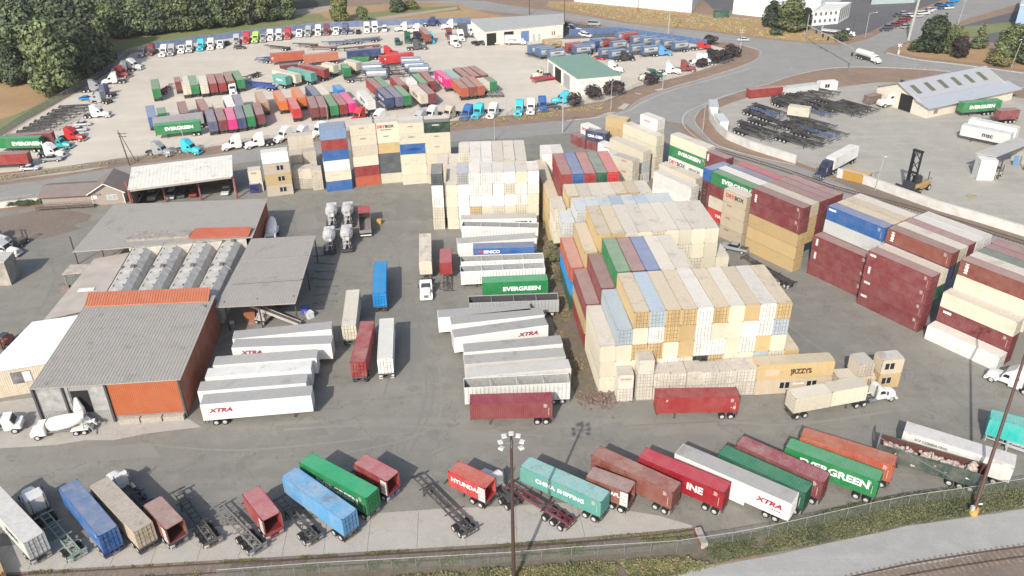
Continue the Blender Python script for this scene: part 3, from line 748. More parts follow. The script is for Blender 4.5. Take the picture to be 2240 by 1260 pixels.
PT = ground('asphalt_patch', (.205,.197,.175), (.185,.178,.158), (.23,.22,.195), .2, .8, 7.)
PL = ground('asphalt_patch_pale', (.248,.236,.206), (.215,.206,.181), (.272,.256,.22), .2, .8, 7.)
for i, pp in enumerate([[(640,470),(690,466),(700,500),(655,508)],[(600,930),(700,925),(720,950),(610,958)],[(1000,945),(1090,938),(1110,965),(1010,975)],[(880,720),(915,718),(925,790),(890,795)],[(1420,935),(1560,925),(1580,945),(1430,955)],
    [(1780,740),(1850,760),(1830,790),(1760,765)],[(180,980),(330,970),(350,1000),(190,1010)],[(860,440),(920,436),(930,470),(868,474)],[(60,640),(110,630),(90,670),(40,675)]]):
    zone('asphalt_patch', pp, PT if i % 2 else PL, 2+.1*i, .25, step=2)
# ================================================================== BOTTOM ROW (rear ends towards us)
DECK = 1.35
def on_chassis(label, col, a, b, L=12.19, H=2.9, ch='chassis under it', nax=2, chcol=(.05,.05,.055), open_=False, near=True, rust=0., group=None, chgroup=None, kind='corr', dust=.25, anchor='b', roof=None, rods=True, chl=None):
    z = DECK+.0
    xy, yaw = place(a, b, z+H, L, anchor)
    t = container(label, col, xy, yaw, z, L, H, kind, rods, roof, group, open_, rust, dust)
    chx = xy; 
    Lc = chl or L
    if Lc != L: chx = (xy[0]-cos(yaw)*(Lc-L)/2, xy[1]-sin(yaw)*(Lc-L)/2)
    chassis(ch, chx, yaw, Lc, nax, chcol, near, chgroup)
    return t, xy, yaw
BR = 'containers on chassis along the bottom of the yard'; CHB = 'chassis parked along the bottom of the yard'
t, xy, yw = on_chassis('long pale grey container at the bottom left with black side lettering', 'lgrey', (-30,1065), (73.8,1176), 13.7, 2.9, 'chassis under the pale grey container at bottom left', group=BR, chgroup=CHB, dust=.3)
lettering(t, 'SEASPAN', .9, 2.6, 1.5, (.02,.02,.02))
on_chassis('blue container beside the white tractor with the pale green chassis', 'blue', (152.5,1062.5), (235.5,1162), ch='blue chassis under the blue container at bottom left', chcol=(.02,.04,.2), group=BR, chgroup=CHB, roof=(.13,.19,.32))
on_chassis('dirty beige grey container with stained roof, right of the blue one', 'sand', (218.8,1055), (313,1153), ch='chassis under the dirty beige container', rust=.35, dust=.45, group=BR, chgroup=CHB, roof=(.40,.345,.29))
on_chassis('short red container with open doors right of the dirty beige one', 'brown', (334,1096), (382,1147.5), 6.06, 2.6, 'long chassis carrying the short red container behind the white day cab', chcol=(.03,.04,.07), open_=True, group=BR, chgroup=CHB, chl=12.19)
on_chassis('short faded red container with open doors between two grey empty chassis', 'red', (551,1075), (594,1129.5), 6.06, 2.6, 'short chassis with red tail under the faded red container', chcol=(.25,.03,.03), open_=True, group=BR, chgroup=CHB, chl=7.5, roof='pink')
t,_,_ = on_chassis('light blue container with rusty patches on its roof', 'lblue', (637,1035), (764,1125.5), ch='chassis under the rusty light blue container', rust=.75, dust=.35, group=BR, chgroup=CHB, roof=(.12,.33,.55))
t, xy, yw = on_chassis('bright green container with white lettering beside the light blue one', 'green', (659,995.5), (814,1079), ch='chassis under the bright green container', rust=.15, dust=.1, group=BR, chgroup=CHB, roof=(.03,.34,.15))
lettering(t, 'EVERGREEN', 1.25, .8, 1.45, (.8,.8,.8), bold=.04, sx=1.15)
on_chassis('short dull red container with open doors at the right of the green one', 'red', (789,1004), (859,1042.5), 6.06, 2.6, 'blue tailed chassis under the short dull red container', chcol=(.02,.03,.15), open_=True, group=BR, chgroup=CHB, chl=7.5, roof='pink')
t,_,_ = on_chassis('short orange red container with white lettering and open doors by the lamp mast', 'bred', (995.5,1021), (1073,1057), 6.06, 2.6, 'short chassis under the orange red container', open_=True, group=BR, chgroup=CHB, chl=7.0, roof=(.52,.09,.06))
lettering(t, 'HYUNDAI', .95, -.3, 1.5, (.85,.85,.85), bold=.03, sx=1.05)
t,_,_ = on_chassis('pale teal container with large white lettering right of the lamp mast', 'teal', (1150,1010), (1324.5,1087), 12.19, 2.6, ch='chassis under the pale teal container', group=BR, chgroup=CHB, roof=(.22,.43,.41), rust=.08)
lettering(t, 'CHINA', .95, -2.2, 1.35, (.85,.85,.83), bold=.025); lettering(t, 'SHIPPING', .95, 1.7, 1.35, (.85,.85,.83), bold=.025)
t,_,_ = on_chassis('short brown red container with open doors right of the pale teal one', 'brown', (1294,1033), (1383,1066), 6.06, 2.6, 'short chassis under the brown red open container', open_=True, group=BR, chgroup=CHB, chl=7.0)
lettering(t, 'AFL', .8, 1.2, 1.5, (.85,.85,.85), bold=.03)
on_chassis('brown container behind the short open brown red one', 'brown', (1312.5,989.5), (1481,1067), ch='chassis under the long brown container', group=BR, chgroup=CHB, roof=(.27,.10,.075))
t,_,_ = on_chassis('glossy crimson container with white lettering between brown and white boxes', (.30,.008,.018), (1415.5,993.7), (1592,1067), ch='chassis under the crimson container', group=BR, chgroup=CHB, roof=(.42,.05,.07), dust=.08)
lettering(t, 'INE', 1.5, 2.2, 1.6, (.85,.82,.8), bold=.05)
xy, yw = place((1486,981), (1740,1090), 4.1, 16.15, 'b')
t = van('long white box trailer with grey roof in the bottom row', xy, yw, txt=[dict(txt='XTRA', size=1.0, x=5.3, z=2.75, col=(.32,.03,.06), bold=.05, shear=.25, sx=1.3), dict(txt='LEASE', size=.35, x=6.2, z=1.95, col=(.25,.05,.08), space=1.6)], skirt=True)
on_chassis('dark green container right of the long white box trailer', 'dgreen', (1590,987), (1771,1068), ch='chassis under the dark green container', group=BR, chgroup=CHB, roof=(.03,.17,.09), dust=.1)
on_chassis('maroon container with ribbed roof behind the dark green one', 'maroon', (1627,966), (1809,1046), ch='chassis under the maroon container of the bottom row', group=BR, chgroup=CHB, roof=(.26,.07,.085))
t,_,_ = on_chassis('green container with huge white lettering second from the right in the bottom row', 'green', (1734,971.4), (1928,1042), ch='chassis under the green lettered container', group=BR, chgroup=CHB, roof=(.07,.27,.13), dust=.1)
lettering(t, 'EVERGREEN', 1.5, .6, 1.6, (.85,.85,.85), bold=.05, sx=1.15)
on_chassis('rusty orange container at the right end of the bottom row of boxes', 'rust', (1768.6,948.6), (1960,1008), ch='chassis under the rusty orange container', group=BR, chgroup=CHB, roof=(.44,.13,.07))
# empty chassis in the bottom row
for i, (lb, a, b, L, nx, c) in enumerate([
    ('empty dark grey chassis right of the short red open container', (385,1072), (467,1182), 12.19, 3, (.07,.07,.07)),
    ('empty pale grey chassis left of the faded red open container', (477,1103), (566,1196), 11.0, 3, (.17,.17,.17)),
    ('empty black chassis left of the rusty light blue container', (608,1089), (690,1176), 11.0, 2, (.05,.05,.05)),
    ('empty long black chassis left of the orange red container', (909,1039), (1030,1160), 14.0, 2, (.045,.045,.045)),
    ('empty maroon chassis with three axles right of the lamp mast', (1112,1058), (1250,1142), 12.8, 3, (.13,.02,.035))]):
    A, B, yaw, ln = pts(a, b, 1.3); c0 = (A+B)/2
    chassis(lb, (c0.x, c0.y), yaw, round(ln, 1), nx, c, True, 'empty chassis in the bottom row')
A, B, yaw, ln = pts((100,1130), (163,1203), 1.3); u = (B-A).normalized(); 
chassis('pale green chassis coupled to the white tractor at bottom left', ((A+B).x/2, (A+B).y/2), yaw, round(ln+1.5, 1), 2, (.25,.33,.28), True)
def tr_at(label, col, rear, front, kind='day', near=True, z=2.2, **kw):
    A, B, yaw, ln = pts(rear, front, z); c = (A+B)/2
    return tractor(label, col, (c.x, c.y), yaw, kind, near, **kw)
tr_at('white sleeper tractor coupled to the pale green chassis at bottom left', 'white', (100,1128), (50,1052), 'mid')
tr_at('white day cab tractor with tall exhausts beside the dirty beige container', 'white', (300,1082), (235,1020), 'day')
tr_at('white day cab tractor behind the orange red lettered container', 'white', (1128,1085), (1050,1016), 'day')
# flatbed corner at bottom left
A = G(14,1225,1.2)
t = thing('flatbed_trailer', 'brown flatbed trailer at the very bottom left corner', 'trailer', (A.x-2, A.y-.5, 0), R(-50))
ob('deck', MB().box(-5, 5, -1.25, 1.25, 1.0, 1.25).mesh('d'), paint((.2,.07,.05), .3, .2), t)
for x in (2.2, 3.5):
    for s in (-1, 1): wheel(t, x, s*.95, .58, .5, True)
lum = MB(); random.seed(3)
for i in range(16): lum.box(-3.6+random.uniform(-.1,.1), 3.6+random.uniform(-.1,.1), -1.1+.14*i, -.98+.14*i, 0, .12+random.uniform(0,.3))
tag(ob('lumber_stack', lum.mesh('l'), plain((.50,.36,.18), .8), None, (A.x-2.4, A.y+.1, 1.251), R(-50)), 'yellow timber boards stacked on the brown flatbed', 'timber')
# green dump trailer with rubble
A, B, yaw, ln = pts((1949,968), (2133,1022), 3.4); c = (A+B)/2
t = open_trailer('dark green open top trailer loaded with pale rubble', (c.x, c.y), yaw, 13.2, (.035,.06,.05), (.10,.035,.03), 2.2, 1.2, True, 3, .75, None, (.12,.14,.13))
ob('tarp_mast', MB().box(-6.8, -6.6, -1.1, -.9, 1.2, 4.7).box(-6.8,-6.6,.9,1.1,1.2,4.7).box(-6.8,-6.6,-1.1,1.1,4.6,4.75).bar((-6.6,-1.3,4.6),(3,-1.4,1.6),.06).mesh('m'), GSTEEL, t)
rb = MB(); random.seed(5)
def lump(b, c, r, m=0):
    rs = []
    for i in range(5):
        th = pi*(i+.0)/4; rs.append([(c[0]+r*(sin(th)+.05)*cos(2*pi*k/7)*random.uniform(.75,1.15), c[1]+r*(sin(th)+.05)*sin(2*pi*k/7)*random.uniform(.75,1.15), c[2]-r*.8*cos(th)*random.uniform(.85,1.1)) for k in range(7)])
    b.rings(rs, m)
for i in range(230):
    x = random.uniform(-6.1, 5.6); lump(rb, (x, random.uniform(-.95,.95), 1.6+random.uniform(0,1.45)*(1-.3*abs(x)/6)), random.uniform(.22,.5))
for i in range(14): lump(rb, (random.uniform(4.5,5.6), random.uniform(-.7,.7), random.uniform(2.6,3.7)), .4)
tag(ob('rubble', rb.mesh('r'), plain((.50,.42,.36), .9, 0, .4), None, (c.x, c.y, 0), yaw), 'pale pinkish rubble heaped in the dark green open trailer', 'rubble', None, 'stuff')
xy, yw = place((2019,944), (2222,1007), 4.1, 13.7, 'b')
t = van('weathered white box trailer behind the green rubble trailer', xy, yw, 13.7, (.66,.65,.62), (.60,.58,.55), dirty=.5)
lettering(t, 'SCF CONSULTING', .5, -3.2, 3.3, (.12,.12,.13), hw=1.29)
on_chassis('turquoise container with a white sticker at the right edge behind the mast', 'turq', (2167,905), (2355,955), ch='chassis under the turquoise container', rust=.2, group=BR, chgroup=CHB, roof=(.09,.42,.38), anchor='a')
c = G(2172,935,2.6); A, B, yaw, ln = pts((2155,925),(2200,940),2.6)
A, B, yaw, ln = pts((2197,965), (2330,1010), 1.3); c0 = (A+B)/2
chassis('empty silver chassis at the right edge below the turquoise container', (c0.x, c0.y), yaw, 12.19, 2, (.4,.41,.42), True)
tr_at('white sleeper truck entering at the right edge of the yard', 'white', (2262,835), (2180,805), 'sleeper', True, 2.2)

# ================================================================== MIDDLE OF THE YARD
MY = 'containers standing on chassis in the middle of the yard'
on_chassis('cream refrigerated container between the shed and the dark red one', 'cream', (772,634.7), (762.3,712), ch='chassis under the cream refrigerated container', kind='flat', group=MY, chcol=(.08,.1,.09))
on_chassis('dark red container in the middle of three at the yard centre', 'red', (804,700), (782.3,792), 12.19, 2.9, ch='chassis under the dark red centre container', group=MY, roof=(.33,.085,.08))
on_chassis('white refrigerated container right of the dark red one at yard centre', 'white', (846,695), (841.5,784.5), ch='chassis under the white centre container', kind='flat', group=MY, dust=.15, roof=(.66,.65,.58))
on_chassis('bright blue container standing alone on its chassis at yard centre', 'bblue', (832,573), (829,641), ch='chassis with white mud flaps under the bright blue container', group=MY, dust=.08, roof=(.03,.25,.52))
# white day cab with tan container, facing us
A, B, yaw, ln = pts((930,500), (930,585), 4.2); u = Vector((cos(yaw), sin(yaw), 0)); c = (A+B)/2
container('cream container behind the white day cab facing us at yard centre', 'cream2', (c.x, c.y), yaw+pi, DECK, 12.19, 2.9, 'flat', False, roof=(.62,.56,.46))
chassis('chassis between the white day cab and the cream container', (c.x, c.y), yaw+pi, 12.19, 2)
p = B+u*1.9; tractor('white day cab truck facing us in the middle of the yard', 'white', (p.x, p.y), yaw, 'day', True)
A, B, yaw, ln = pts((975,542.5), (974.5,575), 4.0); u = Vector((cos(yaw), sin(yaw), 0)); c = (A+B)/2
container('short red container on a gooseneck chassis beside the white day cab truck', 'red', (c.x, c.y), yaw+pi, DECK, 6.06, 2.6, 'corr', False, roof='pink', dust=.1)
p = c+u*2.6; chassis('gooseneck chassis sticking out below the short red container', (p.x, p.y), yaw+pi, 12.0, 2)

# four white mixer trucks seen from behind
def mixer_rear(label, xy, yaw):
    t = thing('concrete_mixer', label, 'mixer truck', (xy[0], xy[1], 0), yaw, 'white concrete mixer trucks parked two by two')
    m = paint((.66,.65,.62), .4, .05, .45); n = 14
    ob('drum', cached('mxd', lambda: MB().rings([[(x, r*cos(2*pi*i/n), zc+r*sin(2*pi*i/n)) for i in range(n)] for x, r, zc in [(3.0,.5,2.4),(2.6,1.0,2.4),(1.6,1.35,2.45),(0,1.35,2.6),(-1.4,1.05,2.85),(-2.4,.7,3.05)]]).mesh('d')), m, t)
    ob('hopper_frame', cached('mxh', lambda: MB().bar((-2.2,-.8,1),(-2.6,-.6,3.9),.1).bar((-2.2,.8,1),(-2.6,.6,3.9),.1).box(-3.0,-2.2,-.65,.65,3.75,3.95).bar((-2.7,-.5,3.8),(-3.3,-.5,1.1),.09).bar((-2.7,.5,3.8),(-3.3,.5,1.1),.09).box(-3.4,-3.2,-.6,.6,2.0,2.1).box(-3.3,-3.15,-.6,.6,2.8,2.9).mesh('h')), plain((.55,.54,.52), .6), t)
    ob('chute', cached('mxc', lambda: MB().bar((-2.6,.1,2.6),(-4.2,.5,1.3),.5,.14).mesh('c')), GSTEEL, t)
    ob('frame', cached('mxf', lambda: MB().box(-3.9,5,-.5,.5,.8,1.0).box(-3.95,-3.8,-1.15,1.15,.55,.95).box(-3.7,-1.0,-1.2,-.6,1.08,1.16).box(-3.7,-1.0,.6,1.2,1.08,1.16).mesh('f')), STEEL, t)
    ob('cab', cached('mxk', lambda: MB().slab([(5.4,.7),(5.4,1.7),(5.0,2.6),(3.5,2.7),(3.5,.7)], 1.15, .12).mesh('c')), m, t)
    for x in (-3.0,-1.7,4.5):
        for s in (-1, 1): wheel(t, x, s*.95, .56, .5, True)
    return t
for lb, a, b in [('upper left of the four white mixer trucks', (729,446), (727,503)), ('upper right of the four white mixer trucks', (765,444), (762,501)),
                 ('lower left of the four white mixer trucks', (724,496), (722,560)), ('lower right of the four white mixer trucks', (762,494), (760,556))]:
    A, B, yaw, ln = pts(a, b, 0); u = Vector((cos(yaw), sin(yaw), 0)); c = B-u*4.0
    mixer_rear(lb, (c.x, c.y), yaw+pi)
A, B, yaw, ln = pts((797,452), (800,512), 1.0); c = B-Vector((cos(yaw), sin(yaw), 0))*4.0
t = thing('dump_truck', 'red roofed dump trailer with grey open bed beside the cement trailers', 'truck', (c.x, c.y, 0), yaw)
ob('tub', MB().box(-4,4,-1.25,-1.18,1.2,2.9).box(-4,4,1.18,1.25,1.2,2.9).box(-4,-3.9,-1.18,1.18,1.2,2.9).box(3.9,4,-1.18,1.18,1.2,1.9).box(-3.9,3.9,-1.18,1.18,1.2,1.3).mesh('t'), paint((.22,.2,.2), .3), t)
ob('roof', MB().slab([(-4.1,2.9),(-4.1,4.0),(-.6,4.0),(-.6,3.85),(-3.9,3.85),(-3.9,2.9)], 1.25, .02).box(-4.05,-.6,-1.25,-1.2,2.9,3.95).box(-4.05,-.6,1.2,1.25,2.9,3.95).mesh('r'), paint((.42,.06,.07), .2), t)
for x in (1.8, 3.1):
    for s in (-1, 1): wheel(t, x, s*.95, .58, .5, True)
ob('bumper', MB().box(3.95,4.1,-1.2,1.2,.6,.85).mesh('b'), plain((.7,.7,.68)), t)
c = G(830,490); t = thing('pallet_crate', 'small yellow crate on the asphalt right of the dump trailer', 'crate', (c.x, c.y, 0), R(80))
ob('box', MB().box(-.5,.5,-.5,.5,.1,1.1).mesh('b'), paint((.55,.33,.06), .3), t); ob('skid', MB().box(-.6,.6,-.5,-.35,0,.1).box(-.6,.6,.35,.5,0,.1).mesh('s'), WOOD, t)

# column of trailers right of centre (top edge nearest to us given left to right)
def van_e(label, p, q, ztop=4.1, L=16.15, rear='R', anchor='m', **kw):
    xy, yaw = place_edge(p, q, ztop, L, anchor, 2.58)
    return van(label, xy, yaw if rear == 'R' else yaw+pi, L, **kw)
def open_e(label, p, q, ztop, L, rear='R', anchor='m', **kw):
    xy, yaw = place_edge(p, q, ztop, L, anchor, 2.54)
    return open_trailer(label, xy, yaw if rear == 'R' else yaw+pi, L, **kw)
XT = lambda x, side=-1, z=2.9, s=.98: [dict(txt='XTRA', size=s, x=x, z=z, col=(.30,.03,.06), bold=.05, shear=.25*(1), sx=1.3, side=side)]
TC = 'white box trailers in the centre column'
van_e('white box trailer with black lettering below the wall of cream containers', (1001,481), (1180,477), L=16.15, anchor='m', group=TC, txt=[dict(txt='XTRA', size=1.1, x=5.2, z=3.1, col=(.02,.02,.02), bold=.05, shear=.25, sx=1.3)])
open_e('white ribbed open top trailer below the topmost white box trailer', (1006,495), (1180,499), 3.8, 16.15, H=2.65)
van_e('white box trailer partly hidden behind the short blue container', (1003,533), (1172,521), L=16.15, group=TC)
xy, yaw = place_edge((1037,545), (1167,541), 4.2, 12.19); t = container('blue container with white lettering in the centre column', 'blue', xy, yaw, DECK, 12.19, 2.9, dust=.2, rods=False); chassis('chassis under the blue lettered container', xy, yaw, 12.19, 2)
lettering(t, 'MI', .9, -4.6, 2.1, (.7,.05,.08), bold=.03); lettering(t, 'SINICO', .9, -2.4, 2.1, (.85,.85,.85), bold=.04, sx=1.1)
open_e('white open top trailer with pale grey load floor, upper of two', (1003,573), (1195,566), 3.9, 16.15, H=2.7, inner=(.30,.30,.29), rib=.9)
open_e('white open top trailer right above the green lettered container', (1003,597), (1197,588), 3.6, 16.15, H=2.6, inner=(.30,.31,.32))
xy, yaw = place_edge((1057,620), (1197,614), 4.0, 12.19); t = container('green container with white lettering at the right edge of the centre column', 'green', xy, yaw, DECK-.2, 12.19, 2.9, dust=.08, rods=False, roof=(.09,.31,.15)); chassis('chassis under the green container of the centre column', xy, yaw, 12.19, 2)
lettering(t, 'EVERGREEN', 1.15, 1.2, 1.4, (.85,.85,.85), bold=.05, sx=1.15)
open_e('dark grey open top trailer below the green lettered container', (1027,664), (1221,657), 3.4, 16.15, H=2.3, col='grey', inner=(.06,.06,.06), ribc=(.2,.2,.2))
van_e('white box trailer, topmost of the lower group in the centre column', (962,695), (1158,678), group=TC)
van_e('white box trailer, second of the lower group in the centre column', (983,711), (1195,688), group=TC)
van_e('white box trailer with dark red lettering, third in the lower centre column', (994,739), (1198,711), group=TC, txt=XT(4.6, z=2.85))
van_e('white box trailer with half hidden lettering, fourth in the lower centre column', (1017,771), (1229,752), group=TC, txt=XT(5.2, z=3.0))
van_e('grey roofed box trailer, fifth in the lower centre column', (1018,797), (1236,780), group=TC, roofc=(.36,.36,.33), col=(.52,.51,.48))
van_e('pale grey box trailer behind the ribbed open top one', (1024,826), (1249,806), group=TC, col=(.60,.58,.54), roofc=(.52,.50,.46), dirty=.35)
open_e('large white ribbed open top trailer behind the dark red container', (1010,850), (1252,838), 4.0, 16.15, H=2.9, inner=(.30,.30,.29), rib=.62)
xy, yaw = place_edge((1029,885), (1207,880), 4.2, 12.19, wid=CW); t = container('dark red container at the foot of the centre column of trailers', 'maroon', xy, yaw, DECK, 12.19, 2.9, dust=.1, roof=(.25,.035,.05)); chassis('chassis under the dark red container at the foot of the column', xy, yaw, 12.19, 2)
xy, yaw = place_edge((1436,871.6), (1621,868.6), 4.2, 12.19); t = container('dark red container parked before the small cream containers', 'red', xy, yaw, DECK, 12.19, 2.9, dust=.12, roof=(.27,.04,.045)); chassis('chassis under the dark red container before the cream stacks', xy, yaw, 12.19, 2)
for s in (0,): lettering(t, 'F', .5, -4.6, 2.3, (.8,.7,.65)); lettering(t, '• ■', .5, 5.3, .9, (.85,.5,.3))
# white tractor with two cream 20 ft containers
A, B, yaw, ln = pts((1741,873), (1911,842), 4.1); u = (B-A).normalized(); n = Vector((-u.y, u.x, 0))
for k, (lb) in enumerate(['cream short container at the rear of the chassis pulled by the white truck', 'cream short container right behind the white day cab truck']):
    c = A+u*(3.05+6.15*k)+n*1.22; container(lb, 'cream', (c.x, c.y), yaw+pi, DECK, 6.06, 2.75, 'corr', False, dust=.12)
c = A+u*6.2+n*1.22; chassis('chassis carrying two short cream containers', (c.x, c.y), yaw+pi, 12.5, 2)
c = A+u*14.3+n*1.22; tractor('white day cab truck pulling two short cream containers', 'white', (c.x, c.y), yaw, 'day', True)

# left group of six box trailers
TL = 'white box trailers beside the grey roofed shed'
van_e('white box trailer, first below the open canopy', (507,742), (726,720), rear='L', group=TL)
van_e('white box trailer with half hidden lettering, second below the canopy', (503,761), (727,752), rear='L', group=TL, txt=XT(5.0, 1, 3.0))
van_e('white box trailer, third below the canopy', (463,800), (694,783), rear='L', group=TL)
van_e('white box trailer with half hidden lettering, fourth below the canopy', (445,827), (683,808), rear='L', group=TL, txt=XT(5.2, 1, 3.0), roofc=(.66,.65,.62))
van_e('white box trailer, fifth below the canopy', (429,857), (672,838), rear='L', group=TL)
van_e('white box trailer with dark red lettering, nearest of the group by the shed', (434,886), (683,865), rear='L', group=TL, txt=XT(5.3, 1, 2.8))
# ================================================================== CONTAINER STACKS
class Frame:
    def __init__(s, x, y, deg): s.o = Vector((x, y, 0)); s.a = R(deg); s.e1 = Vector((cos(s.a), sin(s.a), 0)); s.e2 = Vector((-sin(s.a), cos(s.a), 0))
    def at(s, u, v): return s.o+s.e1*u+s.e2*v
TW = ['lowest', 'second lowest', 'third', 'fourth', 'fifth', 'sixth']
BK = dict(c='cream', C='cream2', w='white', t='tan', T='dtan', s='sand', m='maroon', r='red', R='bred', b='brown', o='rust', O='orange', g='green', G='dgreen',
    e='teal', q='turq', l='lgrey', y='grey', d='dgrey', n='navy', B='blue', p='pale', L='lblue', k='black', x='xgreen', S='slate', a='beige', j='bblue', v='skyb')
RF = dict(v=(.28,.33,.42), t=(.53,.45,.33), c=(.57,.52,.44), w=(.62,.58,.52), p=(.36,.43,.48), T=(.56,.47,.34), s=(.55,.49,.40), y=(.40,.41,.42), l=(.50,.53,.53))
def col_end(fr, u, v, tiers, L, H, where, group, doors=None, zoff=0., keep=None, rods=True, jig=.04):
    """a column whose short ends face the frame's front; tiers from the ground up, '.' leaves a hidden one out"""
    n = len(tiers)
    for i, ch in enumerate(tiers):
        if ch == '.': continue
        d = doors[i] if doors else '1'
        p = fr.at(u+CW/2+random.uniform(-jig, jig), v+L/2+random.uniform(0, jig*2))
        yaw = fr.a+(-pi/2 if d == '1' else pi/2)
        lb = f"{CN[BK[ch]]} container, {'topmost' if i == n-1 and n > 1 else TW[i]} in {where}"
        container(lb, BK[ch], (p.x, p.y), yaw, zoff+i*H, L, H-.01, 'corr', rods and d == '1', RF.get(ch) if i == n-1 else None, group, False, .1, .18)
def col_side(fr, u, v, tiers, L, H, where, group, flip=None, zoff=0., txt=None, kinds=None, rods=True, roofs=None, jig=.05):
    """a column whose long sides face the frame's front, doors to the right"""
    n = len(tiers); out = {}
    for i, ch in enumerate(tiers):
        if ch == '.': continue
        p = fr.at(u+L/2+random.uniform(-jig, jig), v+CW/2+random.uniform(0, jig))
        lb = f"{CN[BK[ch]]} container, {'topmost' if i == n-1 and n > 1 else TW[i]} in {where}"
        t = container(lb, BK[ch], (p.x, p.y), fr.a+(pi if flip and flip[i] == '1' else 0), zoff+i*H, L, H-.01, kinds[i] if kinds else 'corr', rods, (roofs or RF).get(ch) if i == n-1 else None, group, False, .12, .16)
        out[i] = t
        if txt and i in txt:
            for q in txt[i]: 
                q = dict(q); 
                if flip and flip[i] == '1': q['side'] = 1; q['x'] = -q['x']
                lettering(t, **q)
    return out
random.seed(11)
FK = Frame(13.3, 105.5, 5.2); P_ = 2.44; HK = 2.9
GB = 'containers of the big cream block'
def nth(i): return ORD[i]
# R1: the front row
r1 = {0:('ccc','000'), 1:('cccp','0001'), 2:('cctct','00101'), 3:('cctwp','01111'), 4:('cwctt','01011'), 5:('ccttt','01001'), 6:('ckwww','01111'), 7:('ctwct','11101'),
      8:('ccccc','10000'), 9:('ccwwt','10100'), 10:('cptww','10011'), 11:('cccpt','11011'), 12:('tt','00')}
for i, (ti, dr) in r1.items():
    col_end(FK, i*P_, 0, ti, 12.19, HK, f"the {nth(i)} column from left, front row of cream block", GB, dr)
r2 = {0:('rTm','000'), 1:('cmmm','0000'), 2:('..ccg','00000'), 3:('....m','00001'), 4:('....B','00001'), 5:('....c','00000'), 6:('....c','00000'), 7:('...c','0000')}
for i, (ti, dr) in r2.items():
    col_end(FK, i*P_-.1, 12.55, ti, 12.19, HK, f"the {nth(i)} column from left, second row of cream block", GB, dr)
r3 = {0:('Gjo','000'), 1:('cctt','0000'), 2:('...tt','00000'), 3:('....t','00000'), 4:('....c','00000'), 5:('....c','00000'), 6:('....C','00001'), 7:('...cc','00100'), 8:('..ccc','01010'),
      9:('..ccc','00100'), 10:('..ccc','00000'), 11:('ccc','000')}
for i, (ti, dr) in r3.items():
    col_end(FK, i*P_-.5, 25.3 if i < 2 else 26.3, ti, 12.19, HK, f"the {nth(i)} column from left, third row of cream block", GB, dr)
for i in range(9):
    ti = ['..cl','...ll','....l','....l','....p','....l','....p','....l','....l'][i]
    col_end(FK, .3+i*P_+(.1 if i else 0), 40.1, ti, 6.06, 2.59, f"the {nth(i)} column from left, fourth row of cream block", GB, '11111')
for i in range(8):
    ti = ['.ccc','...ct','....C','....c','....C','....t','....t','....c'][i]
    col_end(FK, -.4+i*P_+(.2 if i else 0), 47.0, ti, 6.06, 2.59, f"the {nth(i)} column from left, fifth row of cream block", GB, '00101' if i != 4 else '11111')
for i in range(5):
    col_end(FK, 2.0+i*P_, 54.4, ['.gmmr','....B','....r','....G','....R'][i], 12.19, HK, f"the {nth(i)} column of the five coloured containers", 'five coloured containers behind the cream block', ['00000','00001','00000','00001','00001'][i])
col_end(FK, -.5, 53.6, 'ttt', 12.19, HK, 'the long tan column at the left flank of the block', GB, '000')
col_end(FK, -.5, 66.0, 'ttt', 12.19, HK, 'the rear tan column at the left flank of the block', GB, '000')
# lettering on the left flanks
# R1 small ten-foot boxes
FS = Frame(15.9, 103.15, 3.2-.6)
SG = 'small cream containers in front of the cream block'
sx = [0, 3.05, 5.6, 8.1, 10.7, 13.1, 15.65, 18.1, 20.5]
for i, x in enumerate(sx):
    ti = 'cc' if i != 1 else 'ccc'
    dr = ['10','110','11','11','10','11','11','11','11'][i]
    n = len(ti)
    for k in range(n):
        p = FS.at(x+CW/2, 1.5+[0,.15,.1,0,.2,-.1,.1,.3,.3][i])
        t = container(f"small cream container, {'upper' if k == n-1 else 'lower' if k == 0 else 'middle'} one of the {nth(i)} small stack from left", (.60,.56,.48), (p.x, p.y), FS.a+(-pi/2 if dr[k] == '1' else pi/2), k*2.5, 2.99, 2.49,
            'corr', True, (.47,.43,.38), SG, False, 0., .3)
        if i == 0 and k == 1: lettering(t, 'DRYBOX', .42, 0, 1.7, (.5,.08,.06), end=-1.51, bold=.01)
# office containers and graffiti
def window_pair(par, x, z, side=-1, end=None):
    m = MB(); 
    for dx in (-.42, .42): m.box(dx-.33, dx+.33, -.02, .02, -.55, .55, 0)
    f = MB().box(-.84,.84,-.012,.012,-.6,.6)
    loc = (x, side*1.235, z); 
    fo = ob('window_frame', cached('wf', lambda: f.mesh('f')), plain((.52,.48,.43)), par, loc)
    ob('pane', cached('wp', lambda: m.mesh('p')), glass(), fo, (0, side*.012, 0))
FO = Frame(37.4, 104.3, 4.2)
o1 = col_side(FO, 0, 0, 'st', 12.19, 2.8, 'the two long boxes right of the small cream ones', 'office and storage boxes beside the cream block', rods=False)
window_pair(o1[0], -1.4, 1.6); window_pair(o1[0], 2.9, 1.6); window_pair
lettering(o1[0], 'OFFICE', .3, .8, 2.1, (.6,.3,.25)); ob('sign_board', MB().box(-.9,.9,-.02,.02,-.12,.12).mesh('s'), plain((.8,.78,.75)), o1[0], (.8,-1.24,1.75))
g1 = lettering(o1[1], 'JRZZYS', 1.2, 1.0, 1.25, (.10,.06,.03), bold=.06, shear=-.2, sx=.85)
ob('paint_patch', MB().box(-1.1,1.1,-.004,.004,-.6,.6).mesh('s'), plain((.60,.45,.33)), o1[1], (-3.6,-1.226,1.3))
p = G(1855,842,0); 
FO2 = Frame(50.2, 104.6, 5)
